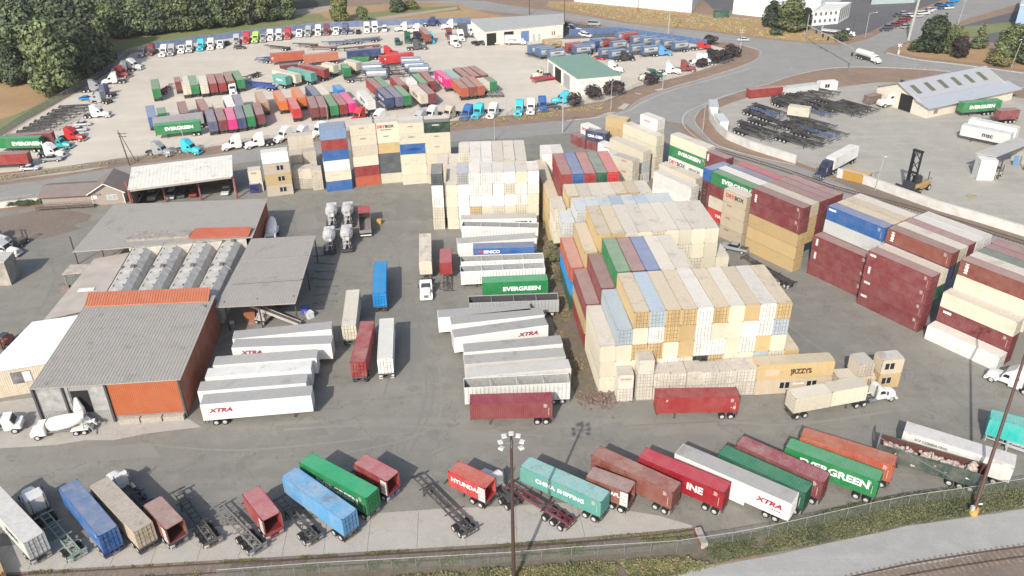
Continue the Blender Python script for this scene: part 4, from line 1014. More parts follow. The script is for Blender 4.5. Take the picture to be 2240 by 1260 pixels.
col_side(FO2, .2, .2, 's', 6.06, 2.6, 'behind the white day cab, right of the graffiti box', 'office and storage boxes beside the cream block', rods=False)
p = FO2.at(4.2, 1.6); container('small beige container standing on a longer one behind the white day cab', 'beige', (p.x, p.y), R(-78), 2.61, 2.99, 2.5, 'corr', True, (.5,.47,.41))
FO3 = Frame(57.0, 105.2, 8)
for k in range(2):
    p = FO3.at(1.8, 1.4); t = container(['small wooden toned cabin with a window under another behind the white truck', 'small beige cabin with two window panes on top behind the white truck'][k], ['tan', 'sand'][k], (p.x, p.y), FO3.a, k*2.7, 3.6, 2.69, 'corr', False, (.5,.47,.41))
    window_pair(t, -.5, 1.5)
# ------------------------------------------------ diagonal stacks on the right
DG = -55.7
def ztext(s, x, z, size, col=(.8,.78,.76), **k): return dict(txt=s, x=x, z=z, size=size, col=col, **k)
hmm = lambda: [ztext('HMM', -5.2, 1.5, .75, vert=False, bold=.02)]
GR = 'containers of the diagonal stacks on the right'
SBf = Frame(48.1, 153.3, DG)
T = col_side(SBf, 0, 0, 'tttmm', 12.19, 2.75, 'the near row of the tan and maroon stack', GR)
# lettering on the near row
lettering(T[4], 'HMM', .7, -5.0, .9, (.8,.76,.74), bold=.04, vert=True)
for k, ti in enumerate(['..tts','..mmm','...mm','....m']): col_side(SBf, 0, (k+1)*P_, ti, 12.19, 2.75, f"row {['two','three','four','five'][k]} behind the front of the tan and maroon stack", GR)
SAf = Frame(63.3, 131.3, DG-.5)
T = col_side(SAf, 0, 0, 'mmmm', 12.19, 2.75, 'the near face of the all maroon stack', GR)
for i in (0, 1, 3):
    if i in T: ob('sign_board', MB().box(-.6,.6,-.01,.01,-.22,.22).mesh('s'), plain((.7,.62,.6)), T[i], (-5.0,-1.232,2.1))
lettering(T[2], 'HMM', .6, -5.1, 1.9, (.8,.76,.74), bold=.04, vert=True)
col_side(SAf, 0, P_, '..Gc', 12.19, 2.75, 'the second row of the all maroon stack', GR)
T = col_side(SAf, -.3, 2*P_+.3, '...nb', 12.19, 2.75, 'the third row behind the all maroon stack', GR)
lettering(T[4], 'HMM', .8, -4.9, 1.5, (.85,.82,.8), bold=.04, vert=True)
for k, ti in enumerate(['...cc','....m','....w','....w']): col_side(SAf, -.3, (k+3)*P_+.35, ti, 12.19, 2.75, f"row {['four','five','six','seven'][k]} behind the all maroon stack", GR)
SDf = Frame(57.7, 143.2, DG)
T = col_side(SDf, .2, 0, 'mmm', 12.19, 2.75, 'the three high maroon stack below the blue container', GR)
for i in (1, 2): lettering(T[i], 'HMM', .6, -5.1, 1.6, (.85,.8,.78), bold=.04, vert=True)
T = col_side(SDf, .3, P_+.1, '...lB', 12.19, 2.75, 'the row right behind the three high maroon stack', GR)
ob('sign_board', MB().box(-.8,.8,-.01,.01,-.2,.2).mesh('s'), plain((.75,.76,.78)), T[4], (-4.9,-1.232,2.2))
for k, ti in enumerate(['....t','....t','...cc']): col_side(SDf, .3, (k+2)*P_+.2, ti, 12.19, 2.75, f"row {['two','three','four'][k]} behind the blue container", GR)
SEf = Frame(70.5, 119.4, DG+2)
t = col_side(SEf, 0, 0, 'w', 12.19, 2.7, 'the single worn container lying at the foot of the right stack', GR, kinds=['flat'])
T = col_side(SEf, 0, P_+.15, 'mmc', 12.19, 2.75, 'the second row of the stack at the right edge', GR)
ob('sign_board', MB().box(-.7,.7,-.01,.01,-.22,.22).mesh('s'), plain((.75,.7,.68)), T[1], (-4.6,-1.232,2.1))
T = col_side(SEf, .3, 2*P_+.2, '..ccb', 12.19, 2.75, 'the third row of the stack at the right edge', GR)
lettering(T[4], 'HMM', .8, -4.9, 1.5, (.85,.82,.8), bold=.04, vert=True)
for k, ti in enumerate(['...cc','....G','....m','....m']): col_side(SEf, .3, (k+3)*P_+.25, ti, 12.19, 2.75, f"row {['four','five','six','seven'][k]} of the stack at the right edge", GR)
# 20-foot stack with red lettering, and the green lettered one
SFf = Frame(44.2, 159.6, DG)
T = col_side(SFf, 0, 0, 'ssss', 6.06, 2.75, 'the short stack left of the maroon and tan stack', GR)
def drybox(t, size, x, z, **k):
    lettering(t, 'DRY', size, x-size*1.05, z, (.55,.04,.04), bold=.04, **k); lettering(t, 'BOX', size, x+size*1.05, z, (.03,.03,.03), bold=.04, **k)
drybox(T[3], 1.15, -.1, 1.6)
for i in (0, 1, 2): lettering(T[i], 'EAGLE', .4, -1.2, 2.2, (.35,.12,.1))
SGf = Frame(43.6, 168.9, DG)
T = col_side(SGf, 0, 0, 'RCmg', 12.19, 2.75, 'the near row below the green lettered container', GR)
lettering(T[3], 'EVERGREEN', 1.35, 1.0, 1.5, (.85,.85,.85), bold=.05, sx=1.1)
lettering(T[0], 'HANJIN', 1.1, -1.8, 1.4, (.85,.82,.8), bold=.03)
T = col_side(SGf, -.6, P_+.1, '...w', 12.19, 2.75, 'the row behind the green lettered container', GR); lettering(T[3], 'K LINE', .9, 1, 2.3, (.03,.03,.03), bold=.02)
col_side(SGf, -.2, 2*P_+.2, '...S', 12.19, 2.75, 'the second row behind the green lettered container', GR)
col_side(SGf, -.2, 3*P_+.3, '..rr', 12.19, 2.75, 'the third row behind the green lettered container', GR, roofs={'r':(.45,.14,.15)})
col_end(SGf, -2.7, .3, 'mmmB', 6.06, 2.75, 'the narrow stack left of the green lettered container', GR, '0000')
lad = MB()
for x in (-.55, .55): lad.bar((x,0,0),(x,0,8.2),.16)
for i in range(9): lad.bar((-.55,0,.6+i*.9),(.55,0,.6+i*.9),.1)
p = SGf.at(-1.4, -.15); tag(ob('steel_rack', lad.mesh('l'), STEEL, None, (p.x, p.y, 0), SGf.a), 'dark steel rack frame leaning at the narrow maroon stack', 'rack')
SHf = Frame(45.0, 180.9, DG)
T = col_side(SHf, 0, 0, '..mm', 6.06, 2.75, 'the short stack behind the red and grey blue containers', GR)
lettering(T[3], 'HMM', .7, -2.4, 1.5, (.85,.82,.8), bold=.04, vert=True)
SIf = Frame(38.8, 192.9, DG)
T = col_side(SIf, 0, 0, 'cwgc', 12.19, 2.75, 'the tall row with the green band in the middle distance', GR)
lettering(T[2], 'EVERGREEN', 1.25, .6, 1.6, (.85,.85,.85), bold=.05, sx=1.1); drybox(T[1], 1.3, -3.2, 1.5); lettering(T[1], 'SERVICES', .9, 2.6, 1.5, (.1,.1,.1)); lettering(T[1], 'RENT & SALES', .5, -3, .6, (.1,.1,.1))
SI2 = Frame(35.6, 188.6, DG)
col_side(SI2, .6, -.4, 'cC', 12.19, 2.75, 'the cream pair before the tall row with the green band', GR)
SI3 = Frame(33.6, 183.0, DG); col_side(SI3, 0, 0, 'ww', 12.19, 2.75, 'the white pair, lowest before the tall cream rows', GR, kinds=['flat', 'flat'])
SJf = Frame(28.4, 201.3, DG)
col_side(SJf, 0, 0, 'cccc', 12.19, 2.75, 'the near row of the tall cream cluster', GR)
T = col_side(SJf, 3.4, P_+.1, '..ccw', 9.0 if False else 6.06, 2.75, 'the row behind the tall cream cluster', GR); lettering(T[4], 'EAGLE', .8, -.6, 1.6, (.5,.1,.08), bold=.02)
col_side(SJf, .5, -4.6, 'wlc', 12.19, 2.75, 'the lower front row of the tall cream cluster', GR)
col_side(SJf, 1.0, -7.2, 'c', 12.19, 2.75, 'the single low row before the tall cream cluster', GR)
STt = Frame(25.6, 214.8, -30); col_side(STt, 0, 0, 'ttt', 6.06, 2.75, 'the short tan stack behind the tall cream cluster', GR)
# navy container in front of white and maroon
def loose(label, col, p, q, z, L, H=2.6, zt=None, **k):
    A, B, yaw, ln = pts(p, q, z); u = (B-A).normalized(); n = Vector((-u.y, u.x, 0)); c = (A+B)/2+n*CW/2
    return container(label, col, (c.x, c.y), yaw, z-H, L, H, **k)
Zp = lambda x, y: (1150+x/6.3, 250+y/6.3)
loose('maroon container under the navy one with the white lettering', 'maroon', Zp(700,320), Zp(990,380), 2.6, 6.06, rods=False)
t = loose('navy container with white lettering perched above a maroon one', 'navy', Zp(812,215), Zp(1115,275), 5.2, 6.06, rods=False); lettering(t, 'CMA CGM', .95, -.1, 1.3, (.85,.85,.87), bold=.05)
loose('faded maroon container lying left of the navy lettered one', 'maroon', Zp(622,270), Zp(815,355), 2.6, 6.06, rods=False)
t = loose('white container with red and black lettering behind the navy one', 'white', Zp(740,120), Zp(960,225), 5.2, 6.06, rods=False); drybox(t, .95, -.6, 1.5)
loose('white container under the one with red and black lettering', 'white', Zp(740,215), Zp(960,320), 2.6, 6.06, rods=False)
t = loose('white container with small red lettering before the coloured five', 'white', Zp(1110,430), Zp(1370,520), 5.2, 12.19, rods=False); lettering(t, 'EAGLE', .6, -3, 2.1, (.6,.1,.08))
loose('white container below the one with small red lettering', 'white', Zp(1110,530), Zp(1370,620), 2.6, 12.19, rods=False)
for k in range(3):
    A = G(*Zp(1203,560), 7.8); B = G(*Zp(1375,615), 7.8); yaw = math.atan2((B-A).y, (B-A).x); n = Vector((-sin(yaw), cos(yaw), 0)); c = A+(B-A).normalized()*3.03+n*CW/2
    t = container(f"cream container with red lettering, {['lowest','middle','top'][k]} one right of the coloured five", 'cream', (c.x, c.y), yaw, k*2.6, 6.06, 2.59, rods=False, roof=(.45,.38,.34)); lettering(t, 'EAGLE', .5, .4, 2.0, (.6,.1,.08))
WG = 'white containers left of the coloured five'
for i, (a, b, z, L) in enumerate([(Zp(115,390), Zp(300,378), 7.8, 12.19), (Zp(300,378), Zp(395,370), 7.8, 12.19)]):
    pass
FW = Frame(-13.8, 165.1, 2.2)
WL = 'containers of the white wall'
wt = ['cccc', 'cwwwy', 'ctwww', 'ccwww', 'ccwww', 'ccwcw', 'ccwwc', 'cccww']
wd = ['0000', '00001', '01111', '00011', '01001', '00010', '11110', '00010']
for i in range(8): col_end(FW, i*2.5, 0, wt[i], 12.19 if i == 0 else 6.06, 2.59, f"the {nth(i)} column from left of the white wall", WL, wd[i])
FL = Frame(-16.8, 165.0, 2); col_end(FL, 0, 0, 'ccwwd', 6.06, 2.59, 'the narrow stack left of the white wall', WL, '11101')
for i in range(8): col_end(FW, -2.2+i*2.5, 7.0 if i > 2 else 12.6, ['...C','...c','...cc','...cw','...ww','...cC','...cc','...cc'][i] , 12.19 if i > 2 else 6.06, 2.59, f"the {nth(i)} column from left, second row behind the white wall", WL, '00101')
for i in range(6): col_end(FW, 3.0+i*2.5, 20.4, ['...c','...C','...w','...c','...C','...y'][i], 6.06, 2.59, f"the {nth(i)} column from left, rear row behind the white wall", WL, '00001')
FX = Frame(7.6, 182.5, 4)
for i in range(2): col_end(FX, i*2.5, 0, 'ccww', 6.06, 2.59, f"the {['left','right'][i]} white stack between white wall and coloured five", WL, '0000')
for i in range(2): col_end(FX, 1.5+i*2.6, 10, 'cw', 6.06, 2.59, f"the low {['left','right'][i]} pair behind the white stacks", WL, '00')
# ------------------------------------------------ tall stacks along the front road
GT = 'tall stacks along the front road'
BX = [('T1', -44.1, 186.6, 15, 'BcwBrv', 'first tall stack by the road'), ('T2', -37.6, 189.3, 14.5, 'orcCcc', 'second tall stack by the road'),
      ('T3', -32.4, 191.0, 10, 'cddtcc', 'third tall stack by the road'), ('T4', -26.3, 190.2, 8.5, 'cccBcc', 'fourth tall stack by the road'), ('T5', -20.2, 190.6, 6.5, 'cCcccx', 'fifth tall stack by the road')]
for nme, x, y, a, ti, wh in BX:
    f = Frame(x, y, a); T = col_side(f, 0, 0, ti, 6.06, 2.59, f"the {wh}", GT)
    for i, ch in enumerate(ti):
        if nme == 'T3' and i == 5: drybox(T[i], .95, -.1, 1.5); lettering(T[i], 'STORAGE SOLUTIONS', .25, 0, .7, (.1,.1,.1))
        elif ch in 'c' and i > 2: lettering(T[i], 'EAGLE', .42, -.2, 1.7, (.32,.12,.1) if i % 2 else (.1,.1,.1), bold=.01)
        elif ch == 'x': lettering(T[i], 'SAFEBOX', .42, -.3, 1.9, (.8,.8,.8), bold=.01)
        elif ch == 'B' and nme == 'T4': lettering(T[i], 'OVERSEAS', .7, .2, 1.2, (.01,.04,.2), bold=.03)
    col_side(f, .1, P_+.1, '....cc' if nme != 'T1' else '....Bv', 6.06, 2.59, f"the second row of the {wh}", GT)
f = Frame(-57.9, 184.2, 16)
T = col_side(f, 0, 0, 'atac'.replace('c', 'w'), 6.06, 2.75, 'the stack of office boxes right of the carport', GT)
for i in (0, 1, 2): window_pair(T[i], .75, 1.5); 
for i in (0, 2): lettering(T[i], 'RENTAL', .3, -1.2, 1.8, (.6,.3,.25))
f = Frame(-62.6, 187.0, 14); 
p = f.at(1.5, 1.3)
for k in range(2): t = container(f"small cream container, {['lower','upper'][k]} one of the pair by the carport", 'cream', (p.x, p.y), f.a, k*2.8, 2.99, 2.79, rods=False); lettering(t, 'EAGLE', .4, -.2, 2.0, (.2,.15,.12))
p = G(*(557,423)); container('small navy container with doors at the foot of the cream pair by the carport', (.02,.03,.16), (p.x, p.y+1.2), R(-80), 0, 2.2, 2.3, 'corr', True, (.35,.36,.42))
GSM = 'small dusty containers between office boxes and tall stacks'
for i, (a, b, L, ti) in enumerate([((648,414),(665,413),2.99,2), ((669,413),(685,412),2.99,2), ((688,417),(707,415),2.99,2)]):
    A, B, yaw, ln = pts(a, b, 0); c = (A+B)/2+Vector((-sin(yaw), cos(yaw), 0))*1.5
    for k in range(ti): container(f"small dusty cream container, {['lower','upper'][k]} one of the {['left','middle','right'][i]} pair before the dusty pile", 'cream2', (c.x, c.y), yaw+(-pi/2 if k == 0 or i == 0 else pi/2), k*2.6, 2.99, 2.59, rods=(k == 0), roof=(.5,.44,.38), group=GSM, dust=.35)
f = Frame(-53.6, 192.0, 14)
for k in range(3): p = f.at(1.6, 1.6); container(f"dusty cream container, {['lowest','middle','top'][k]} of the left pile behind the small pairs", 'cream2', (p.x, p.y), f.a, k*2.6, 2.99, 2.59, rods=False, roof=(.5,.44,.38), dust=.35)
for k in range(3): p = f.at(4.9, 1.9); container(f"dusty cream container, {['lowest','middle','top'][k]} of the right pile behind the small pairs", 'cream2', (p.x, p.y), f.a, k*2.6, 2.99, 2.59, rods=False, roof=(.5,.44,.38), dust=.35)
for k in range(4): p = f.at(3.2, 6.4); container(f"dusty ribbed container, {TW[k]} one of the rear pile beside the first tall stack", 'cream2', (p.x, p.y), f.a, k*2.6, 6.06, 2.59, rods=False, roof=(.6,.5,.42), dust=.5)
# ================================================================== BUILDINGS
def corr(c, dust=.3, rust=.2, rough=.6): return paint(c, dust, rust, rough, 0, .03)
def hall(name, label, px, z, walls, roofc, pitch=.6, dz=(0,0,0,0), wz0=0., over=.35, cat='building', rib=.06, openings=(), thick=.15, ribdir=0, roofmat=None):
    P = [G(*p, z) for p in px]                       # near-left, near-right, far-right, far-left
    c = sum(P, Vector())/4
    t = thing(name, label, cat, (c.x, c.y, 0))
    L = [Vector((p.x-c.x, p.y-c.y, 0)) for p in P]
    b = MB()
    top = [Vector((L[i].x, L[i].y, z+dz[i])) for i in range(4)]; dn = Vector((0, 0, -thick))
    b.add(top+[q+dn for q in top], [(0,1,2,3),(7,6,5,4),(0,4,5,1),(1,5,6,2),(2,6,7,3),(3,7,4,0)])
    if pitch:
        A, B, C_, D = (top[0], top[1], top[2], top[3]) if ribdir == 0 else (top[1], top[2], top[3], top[0])
        n = int((B-A).length/pitch)
        for i in range(n+1):
            f = i/n; p = A.lerp(B, f); q = D.lerp(C_, f); b.bar(p+Vector((0,0,rib*.4)), q+Vector((0,0,rib*.4)), pitch*.28, rib)
    ob('roof', b.mesh('roof'), roofmat or corr(roofc), t)
    cc = sum(L, Vector())/4
    In = [l+(cc-l).normalized()*over for l in L]
    for i, wc in enumerate(walls):
        if wc is None: continue
        j = (i+1) % 4; p, q = In[i], In[j]; u = (q-p).normalized(); n = Vector((u.y, -u.x, 0))
        zi, zj = z+dz[i]-thick-.02, z+dz[j]-thick-.02
        w = MB(); k = max(2, int((q-p).length/.3)); o = []
        for s in range(k):
            a = p+(q-p)*s/k; e = (q-p)/k; o += [(a, 0, s/k), (a+e*.4, 0, (s+.4)/k), (a+e*.5, .04, (s+.5)/k), (a+e*.9, .04, (s+.9)/k)]
        o.append((q, 0, 1.)); vs = []; fs = []
        for a, d, f in o: vs += [(a.x+n.x*d, a.y+n.y*d, wz0), (a.x+n.x*d, a.y+n.y*d, zi+(zj-zi)*f)]
        for s in range(len(o)-1): fs.append((2*s, 2*s+2, 2*s+3, 2*s+1))
        m0 = len(vs); vs += [(a[0]-n.x*.12, a[1]-n.y*.12, a[2]) for a in vs[:]]
        fs += [(m0, m0+1, m0+2*len(o)-1, m0+2*len(o)-2)]
        w.add(vs, fs); ob('wall', w.mesh('wall'), corr(wc), t)
    for (i, t0, t1, z0, z1, mt, nm) in openings:
        j = (i+1) % 4; p, q = In[i], In[j]; u = (q-p).normalized(); n = Vector((u.y, -u.x, 0)); ln = (q-p).length
        a = p+u*ln*t0+n*.045; e = p+u*ln*t1+n*.045
        w = MB(); w.bar((a.x, a.y, (z0+z1)/2), (e.x, e.y, (z0+z1)/2), .08, z1-z0); ob(nm, w.mesh(nm), mt, t)
    return t, c, In
def posts(t, c, pts_, z, w=.2, mat=None, nm='post'):
    for (x, y) in pts_:
        g = G(x, y); ob(nm, MB().box(-w/2, w/2, -w/2, w/2, 0, z).mesh('p'), mat or STEEL, t, (g.x-c.x, g.y-c.y, 0))
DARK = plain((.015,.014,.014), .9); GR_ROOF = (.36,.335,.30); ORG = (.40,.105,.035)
WTHR = plain((.34,.34,.33), .7, 0, .35, .8)
# B1 the big shed at the front left
t, c, In = hall('industrial_shed', 'large shed with grey ribbed roof and orange walls at lower left', [(65,851),(394,830),(471,646),(186,668)], 7.0, [(.30,.30,.29), (.36,.095,.04), None, (.3,.29,.27)], GR_ROOF, .5, rib=.05)
def wall_patch(t, c, In, i, t0, t1, z0, z1, col, nm='wall_panel', d=.09, mt=None, pitch=.3):
    j = (i+1) % 4; p, q = In[i], In[j]; u = (q-p).normalized(); n = Vector((u.y, -u.x, 0)); ln = (q-p).length
    w = MB(); a = p+u*ln*t0+n*d; e = p+u*ln*t1+n*d; k = max(1, int((e-a).length/pitch))
    w.bar((a.x, a.y, (z0+z1)/2), (e.x, e.y, (z0+z1)/2), .05, z1-z0)
    if not mt:
        for s in range(k): x = a+(e-a)*(s+.5)/k; w.box(x.x-.05, x.x+.05, x.y-.06, x.y+.06, z0, z1)
    return ob(nm, w.mesh(nm), mt or corr(col, .1, .1), t)
wall_patch(t, c, In, 0, .5, .99, 1.0, 6.8, ORG, 'wall_panel')
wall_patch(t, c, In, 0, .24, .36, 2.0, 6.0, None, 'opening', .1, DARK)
wall_patch(t, c, In, 0, .02, .23, 2.6, 6.7, None, 'wall_panel', .1, WTHR); wall_patch(t, c, In, 0, .37, .48, 2.2, 6.7, None, 'wall_panel', .1, WTHR)
for f in (.0, .2, .49, .995):
    p = In[0].lerp(In[1], f); ob('post', MB().box(-.15,.15,-.3,.05,0,6.9).mesh('p'), STEEL, t, (p.x, p.y-.12, 0))
P = [G(186,671,7.05), G(455,660,7.05), G(461,636,7.05), G(197,647,7.05)]
b = MB(); up = [Vector((p.x-c.x, p.y-c.y, z)) for p, z in zip(P, (7.15, 7.15, 7.75, 7.75))]; b.add(up+[q-Vector((0,0,.12)) for q in up], [(0,1,2,3),(7,6,5,4),(0,4,5,1),(1,5,6,2),(2,6,7,3),(3,7,4,0)])
for i in range(46): f = i/45; b.bar(up[0].lerp(up[1], f)+Vector((0,0,.03)), up[3].lerp(up[2], f)+Vector((0,0,.03)), .16, .08)
ob('ridge_cap', b.mesh('r'), corr((.50,.155,.07), .2, .08), t)
ob('vent_pipe', MB().cyl((0,0,7),(0,0,7.6),.15,8).box(-.4,.4,-.2,.2,7.0,7.25).mesh('v'), GSTEEL, t, tuple(G(445,672,7)-c))
for i, (x0, x1) in enumerate([(264,311),(313,357),(359,396)]):
    A = c+In[0].lerp(In[1], .53+.155*i)+Vector((0,-.75,0)); B = c+In[0].lerp(In[1], .675+.155*i)+Vector((0,-.75,0)); b = MB(); b.bar((A.x,A.y,.45),(B.x,B.y,.45),.7,.9)
    tag(ob('concrete_block', b.mesh('b'), plain((.40,.36,.31), .9)), f"long concrete barrier block, {['left','middle','right'][i]} one along the orange shed wall", 'barrier block', 'barrier blocks along the shed')
A = c+In[0].lerp(In[1], .30)+Vector((0,-1.3,0)); t2 = thing('white_silo', 'white pointed silo head sticking out of the shed opening', 'silo', (A.x, A.y, 0))
ob('body', MB().cyl((0,0,1.2),(0,0,3.6),.75,12).cyl((0,0,3.6),(-.3,.5,5.3),.75,12,0,.2).cyl((0,0,1.2),(.4,0,.2),.5,10,0,.2).mesh('b'), paint(K['white'], .2), t2)
ob('pipe', MB().cyl((0,-.2,1.6),(1.2,-1.2,.1),.12,8).cyl((.2,-.2,1.6),(2.4,-1.6,.1),.09,8).mesh('b'), GSTEEL, t2)
# white concrete agitator lying in front of the shed
def mixer(label, xy, yaw, full=True):
    t = thing('concrete_mixer', label, 'mixer truck', (xy[0], xy[1], 0), yaw)
    m = paint((.80,.79,.76), .12, 0, .35)
    n = 14; rs = [[(x, r*cos(2*pi*i/n), zc+r*sin(2*pi*i/n)) for i in range(n)] for x, r, zc in [(3.2,.5,2.2),(2.6,1.15,2.2),(1.4,1.3,2.3),(-.4,1.25,2.5),(-2.2,.9,2.9),(-3.0,.6,3.1)]]
    ob('drum', MB().rings(rs).mesh('d'), m, t)
    ob('chute', MB().box(-4.4,-3.0,-.35,.35,1.9,2.1).bar((-3.2,0,3.0),(-4.6,0,1.2),.5,.12).mesh('c'), m, t)
    ob('frame', MB().box(-4,4,-.5,.5,.8,1.0).bar((-2.6,-.9,1),(-2.9,-.9,2.9),.12).bar((-2.6,.9,1),(-2.9,.9,2.9),.12).box(-3.3,-2.6,-1,1,3.0,3.15).mesh('f'), GSTEEL, t)
    ob('fender', MB().slab([(-3.4,1.0),(-3.3,1.15),(-.6,1.15),(-.5,1.0)], 1.2, .05).mesh('f'), m, t)
    ob('cab', MB().slab([(5.8,.7),(5.8,1.5),(5.0,1.6),(4.6,2.6),(3.4,2.7),(3.4,.7)], 1.15, .12).mesh('c'), m, t)
    ob('windshield', MB().add([(5.02,-.9,1.62),(5.02,.9,1.62),(4.64,.85,2.5),(4.64,-.85,2.5)], [(0,1,2,3)]).mesh('w'), glass(), t, (.03,0,0))
    for x in (-2.6,-1.3,4.8):
        for s in (-1, 1): wheel(t, x, s*.95, .5, .5, True)
    return t
A = G(150,935,1); mixer('white concrete mixer parked before the orange and grey shed', (A.x, A.y), R(10)+pi).scale = (.88,.88,.88)
A = G(10,945,.5); mixer('pale mixer truck cut off by the left edge below the white roof', (A.x-3.5, A.y), R(15))
A = G(600,515); mixer('white mixer truck half hidden behind the open canopy', (A.x, A.y-1), R(-80))
# B2
t, c, In = hall('industrial_shed', 'long shed with grey ribbed roof and orange end wall behind the hoppers', [(159,551),(552,519),(585,437),(250,450)], 6.5, [None, (.36,.08,.035), (.34,.32,.3), None], GR_ROOF, .5, rib=.05, dz=(0,0,.3,.3))
posts(t, c, [(171,578),(229,568)], 6.3)
wall_patch(t, c, In, 0, .30, .97, .0, 6.2, None, 'dusty_wall', .02, plain((.50,.47,.42), .9, 0, .35, .6))
P = [G(413,522,6.7), G(543,517,6.7), G(551,502,6.7), G(430,505,6.7)]; b = MB(); up = [Vector((p.x-c.x, p.y-c.y, z)) for p, z in zip(P, (6.8,6.8,7.3,7.3))]
b.add(up+[q-Vector((0,0,.12)) for q in up], [(0,1,2,3),(7,6,5,4),(0,4,5,1),(1,5,6,2),(2,6,7,3),(3,7,4,0)])
for i in range(30): f = i/29; b.bar(up[0].lerp(up[1], f)+Vector((0,0,.03)), up[3].lerp(up[2], f)+Vector((0,0,.03)), .15, .07)
ob('orange_roof', b.mesh('r'), corr((.50,.12,.06), .2, .1), t)
b = MB(); A, B, C_, D = [G(*p, 6.6)-c for p in [(276,528),(413,520),(425,507),(300,510)]]; b.add([(p.x,p.y,7.0) for p in (A,B,C_,D)]+[(p.x,p.y,6.4) for p in (A,B,C_,D)], [(0,1,2,3),(0,4,5,1),(1,5,6,2),(2,6,7,3),(3,7,4,0)])
ob('loading_deck', b.mesh('d'), plain((.33,.30,.26), .9, 0, .5, 1.5), t)
# hoppers
for i, (f, n_) in enumerate([((314,528),(248,644)), ((379,526),(313,644)), ((443,524),(380,643)), ((505,522),(446,641))]):
    A, B = G(*n_, 6.2), G(*f, 6.2); d = B-A; yaw = math.atan2(d.y, d.x); L = d.length+1; c = (A+B)/2
    t = thing('aggregate_hopper', f"long dusty grey hopper with ridged top, {nth(i)} of four from the left", 'hopper', (c.x, c.y, 0), yaw, 'four long grey hoppers between the sheds')
    prof = [(-2.5,0),(-2.5,4.2),(-2.0,5.3),(-1.0,6.15),(1.0,6.15),(2.0,5.3),(2.5,4.2),(2.5,0)]
    b = MB(); b.rings([[(x, y, z) for y, z in prof] for x in (-L/2, L/2)])
    for k in range(26):
        x = -L/2+.4+k*(L-.8)/25
        b.bar((x,2.52,.2),(x,2.52,4.2),.12,.05); b.bar((x,2.5,4.22),(x,2.02,5.32),.1,.05)
    b.bar((0,-2.5,4.2),(0,-2.0,5.36),.3,.1); b.bar((0,-2.0,5.36),(0,-1.0,6.2),.25,.06); b.bar((0,-1.0,6.2),(0,1.0,6.2),.2,.05)
    ob('body', b.mesh('b'), plain((.52,.50,.455), .85, 0, .3, .7), t)
    h = MB(); random.seed(i)
    for k in range(9):
        x = -L/2+1.5+k*(L-3)/8
        for yy in (-.8, .9): h.box(x-.25+random.uniform(-.3,.3), x+.2, yy-.08, yy+.1, 5.95, 6.25)
    for x in (-.2, L/2-1.5): h.box(x-.5, x+.5, -1.0,-.3, 5.8, 6.45); h.box(x-.4,x+.4,1.0,1.5,5.6,6.3)
    ob('hatch', h.mesh('h'), plain((.17,.155,.14), .8), t)
    ob('hand_rail', MB().bar((-L/2,1.25,6.5),(L/2,1.25,6.5),.05).bar((-L/2,1.25,5.8),(-L/2,1.25,6.5),.05).bar((L/2,1.25,5.8),(L/2,1.25,6.5),.05).bar((-L/2,1.6,5.9),(L/2,1.6,5.9),.08).mesh('r'), STEEL, t)
# B4 open canopy
t, c, In = hall('open_canopy', 'open sided canopy with grey ribbed roof beside the four hoppers', [(470,667),(645,658),(691,518),(551,525)], 6.4, [None]*4, GR_ROOF, .5, rib=.05, dz=(-.5,-.5,.3,.3), cat='canopy')
posts(t, c, [(575,717),(653,711),(504,724),(696,574),(678,634),(560,590),(520,660)], 6.1)
ob('beam', MB().bar(In[0]+Vector((0,0,5.7)), In[1]+Vector((0,0,5.7)), .2, .3).bar(In[1]+Vector((0,0,5.7)), In[2]+Vector((0,0,6.3)), .2, .3).mesh('b'), STEEL, t)
for (a, b_, za) in [((675,561),(527,571),6.5), ((660,611),(503,622),6.2)]:
    A, B = G(*a, 6.4)-c, G(*b_, 6.4)-c; ob('roof_joint', MB().bar((A.x,A.y,6.5),(B.x,B.y,6.5),.25,.12).mesh('j'), plain((.28,.27,.25), .7), t)
# conveyor below it
A, B = G(541,668,2.8), G(655,705,1.2); yaw = math.atan2((B-A).y, (B-A).x); c = (A+B)/2; ln = (B-A).length
t = thing('belt_conveyor', 'dirty white belt conveyor on wheels below the open canopy', 'conveyor', (c.x, c.y, 0), yaw)
b = MB(); b.bar((-ln/2,-.45,3.3),(ln/2,-.45,.9),.1,.5); b.bar((-ln/2,.45,3.3),(ln/2,.45,.9),.1,.5)
for k in range(10): x = -ln/2+ln*k/9; z = 3.3-2.4*k/9; b.bar((x,-.5,z),(x,.5,z),.12)
ob('truss', b.mesh('t'), paint((.62,.58,.54), .4, .3), t)
ob('belt', MB().bar((-ln/2,0,3.45),(ln/2,0,1.05),.75,.06).mesh('b'), plain((.12,.1,.1), .9), t)
ob('support', MB().box(-3.4,-1.2,-1.1,1.1,.7,.95).bar((-3.2,-1,.9),(-2.4,-.5,2.6),.15).bar((-3.2,1,.9),(-2.4,.5,2.6),.15).bar((-1.3,-1,.9),(-2.2,-.5,2.6),.15).box(-3.0,-1.6,-.7,.7,.95,1.9).mesh('s'), paint((.62,.58,.54), .4, .3), t)
for x in (-3.0,-1.6):
    for s in (-1, 1): wheel(t, x, s*1.15, .25, .42, True)
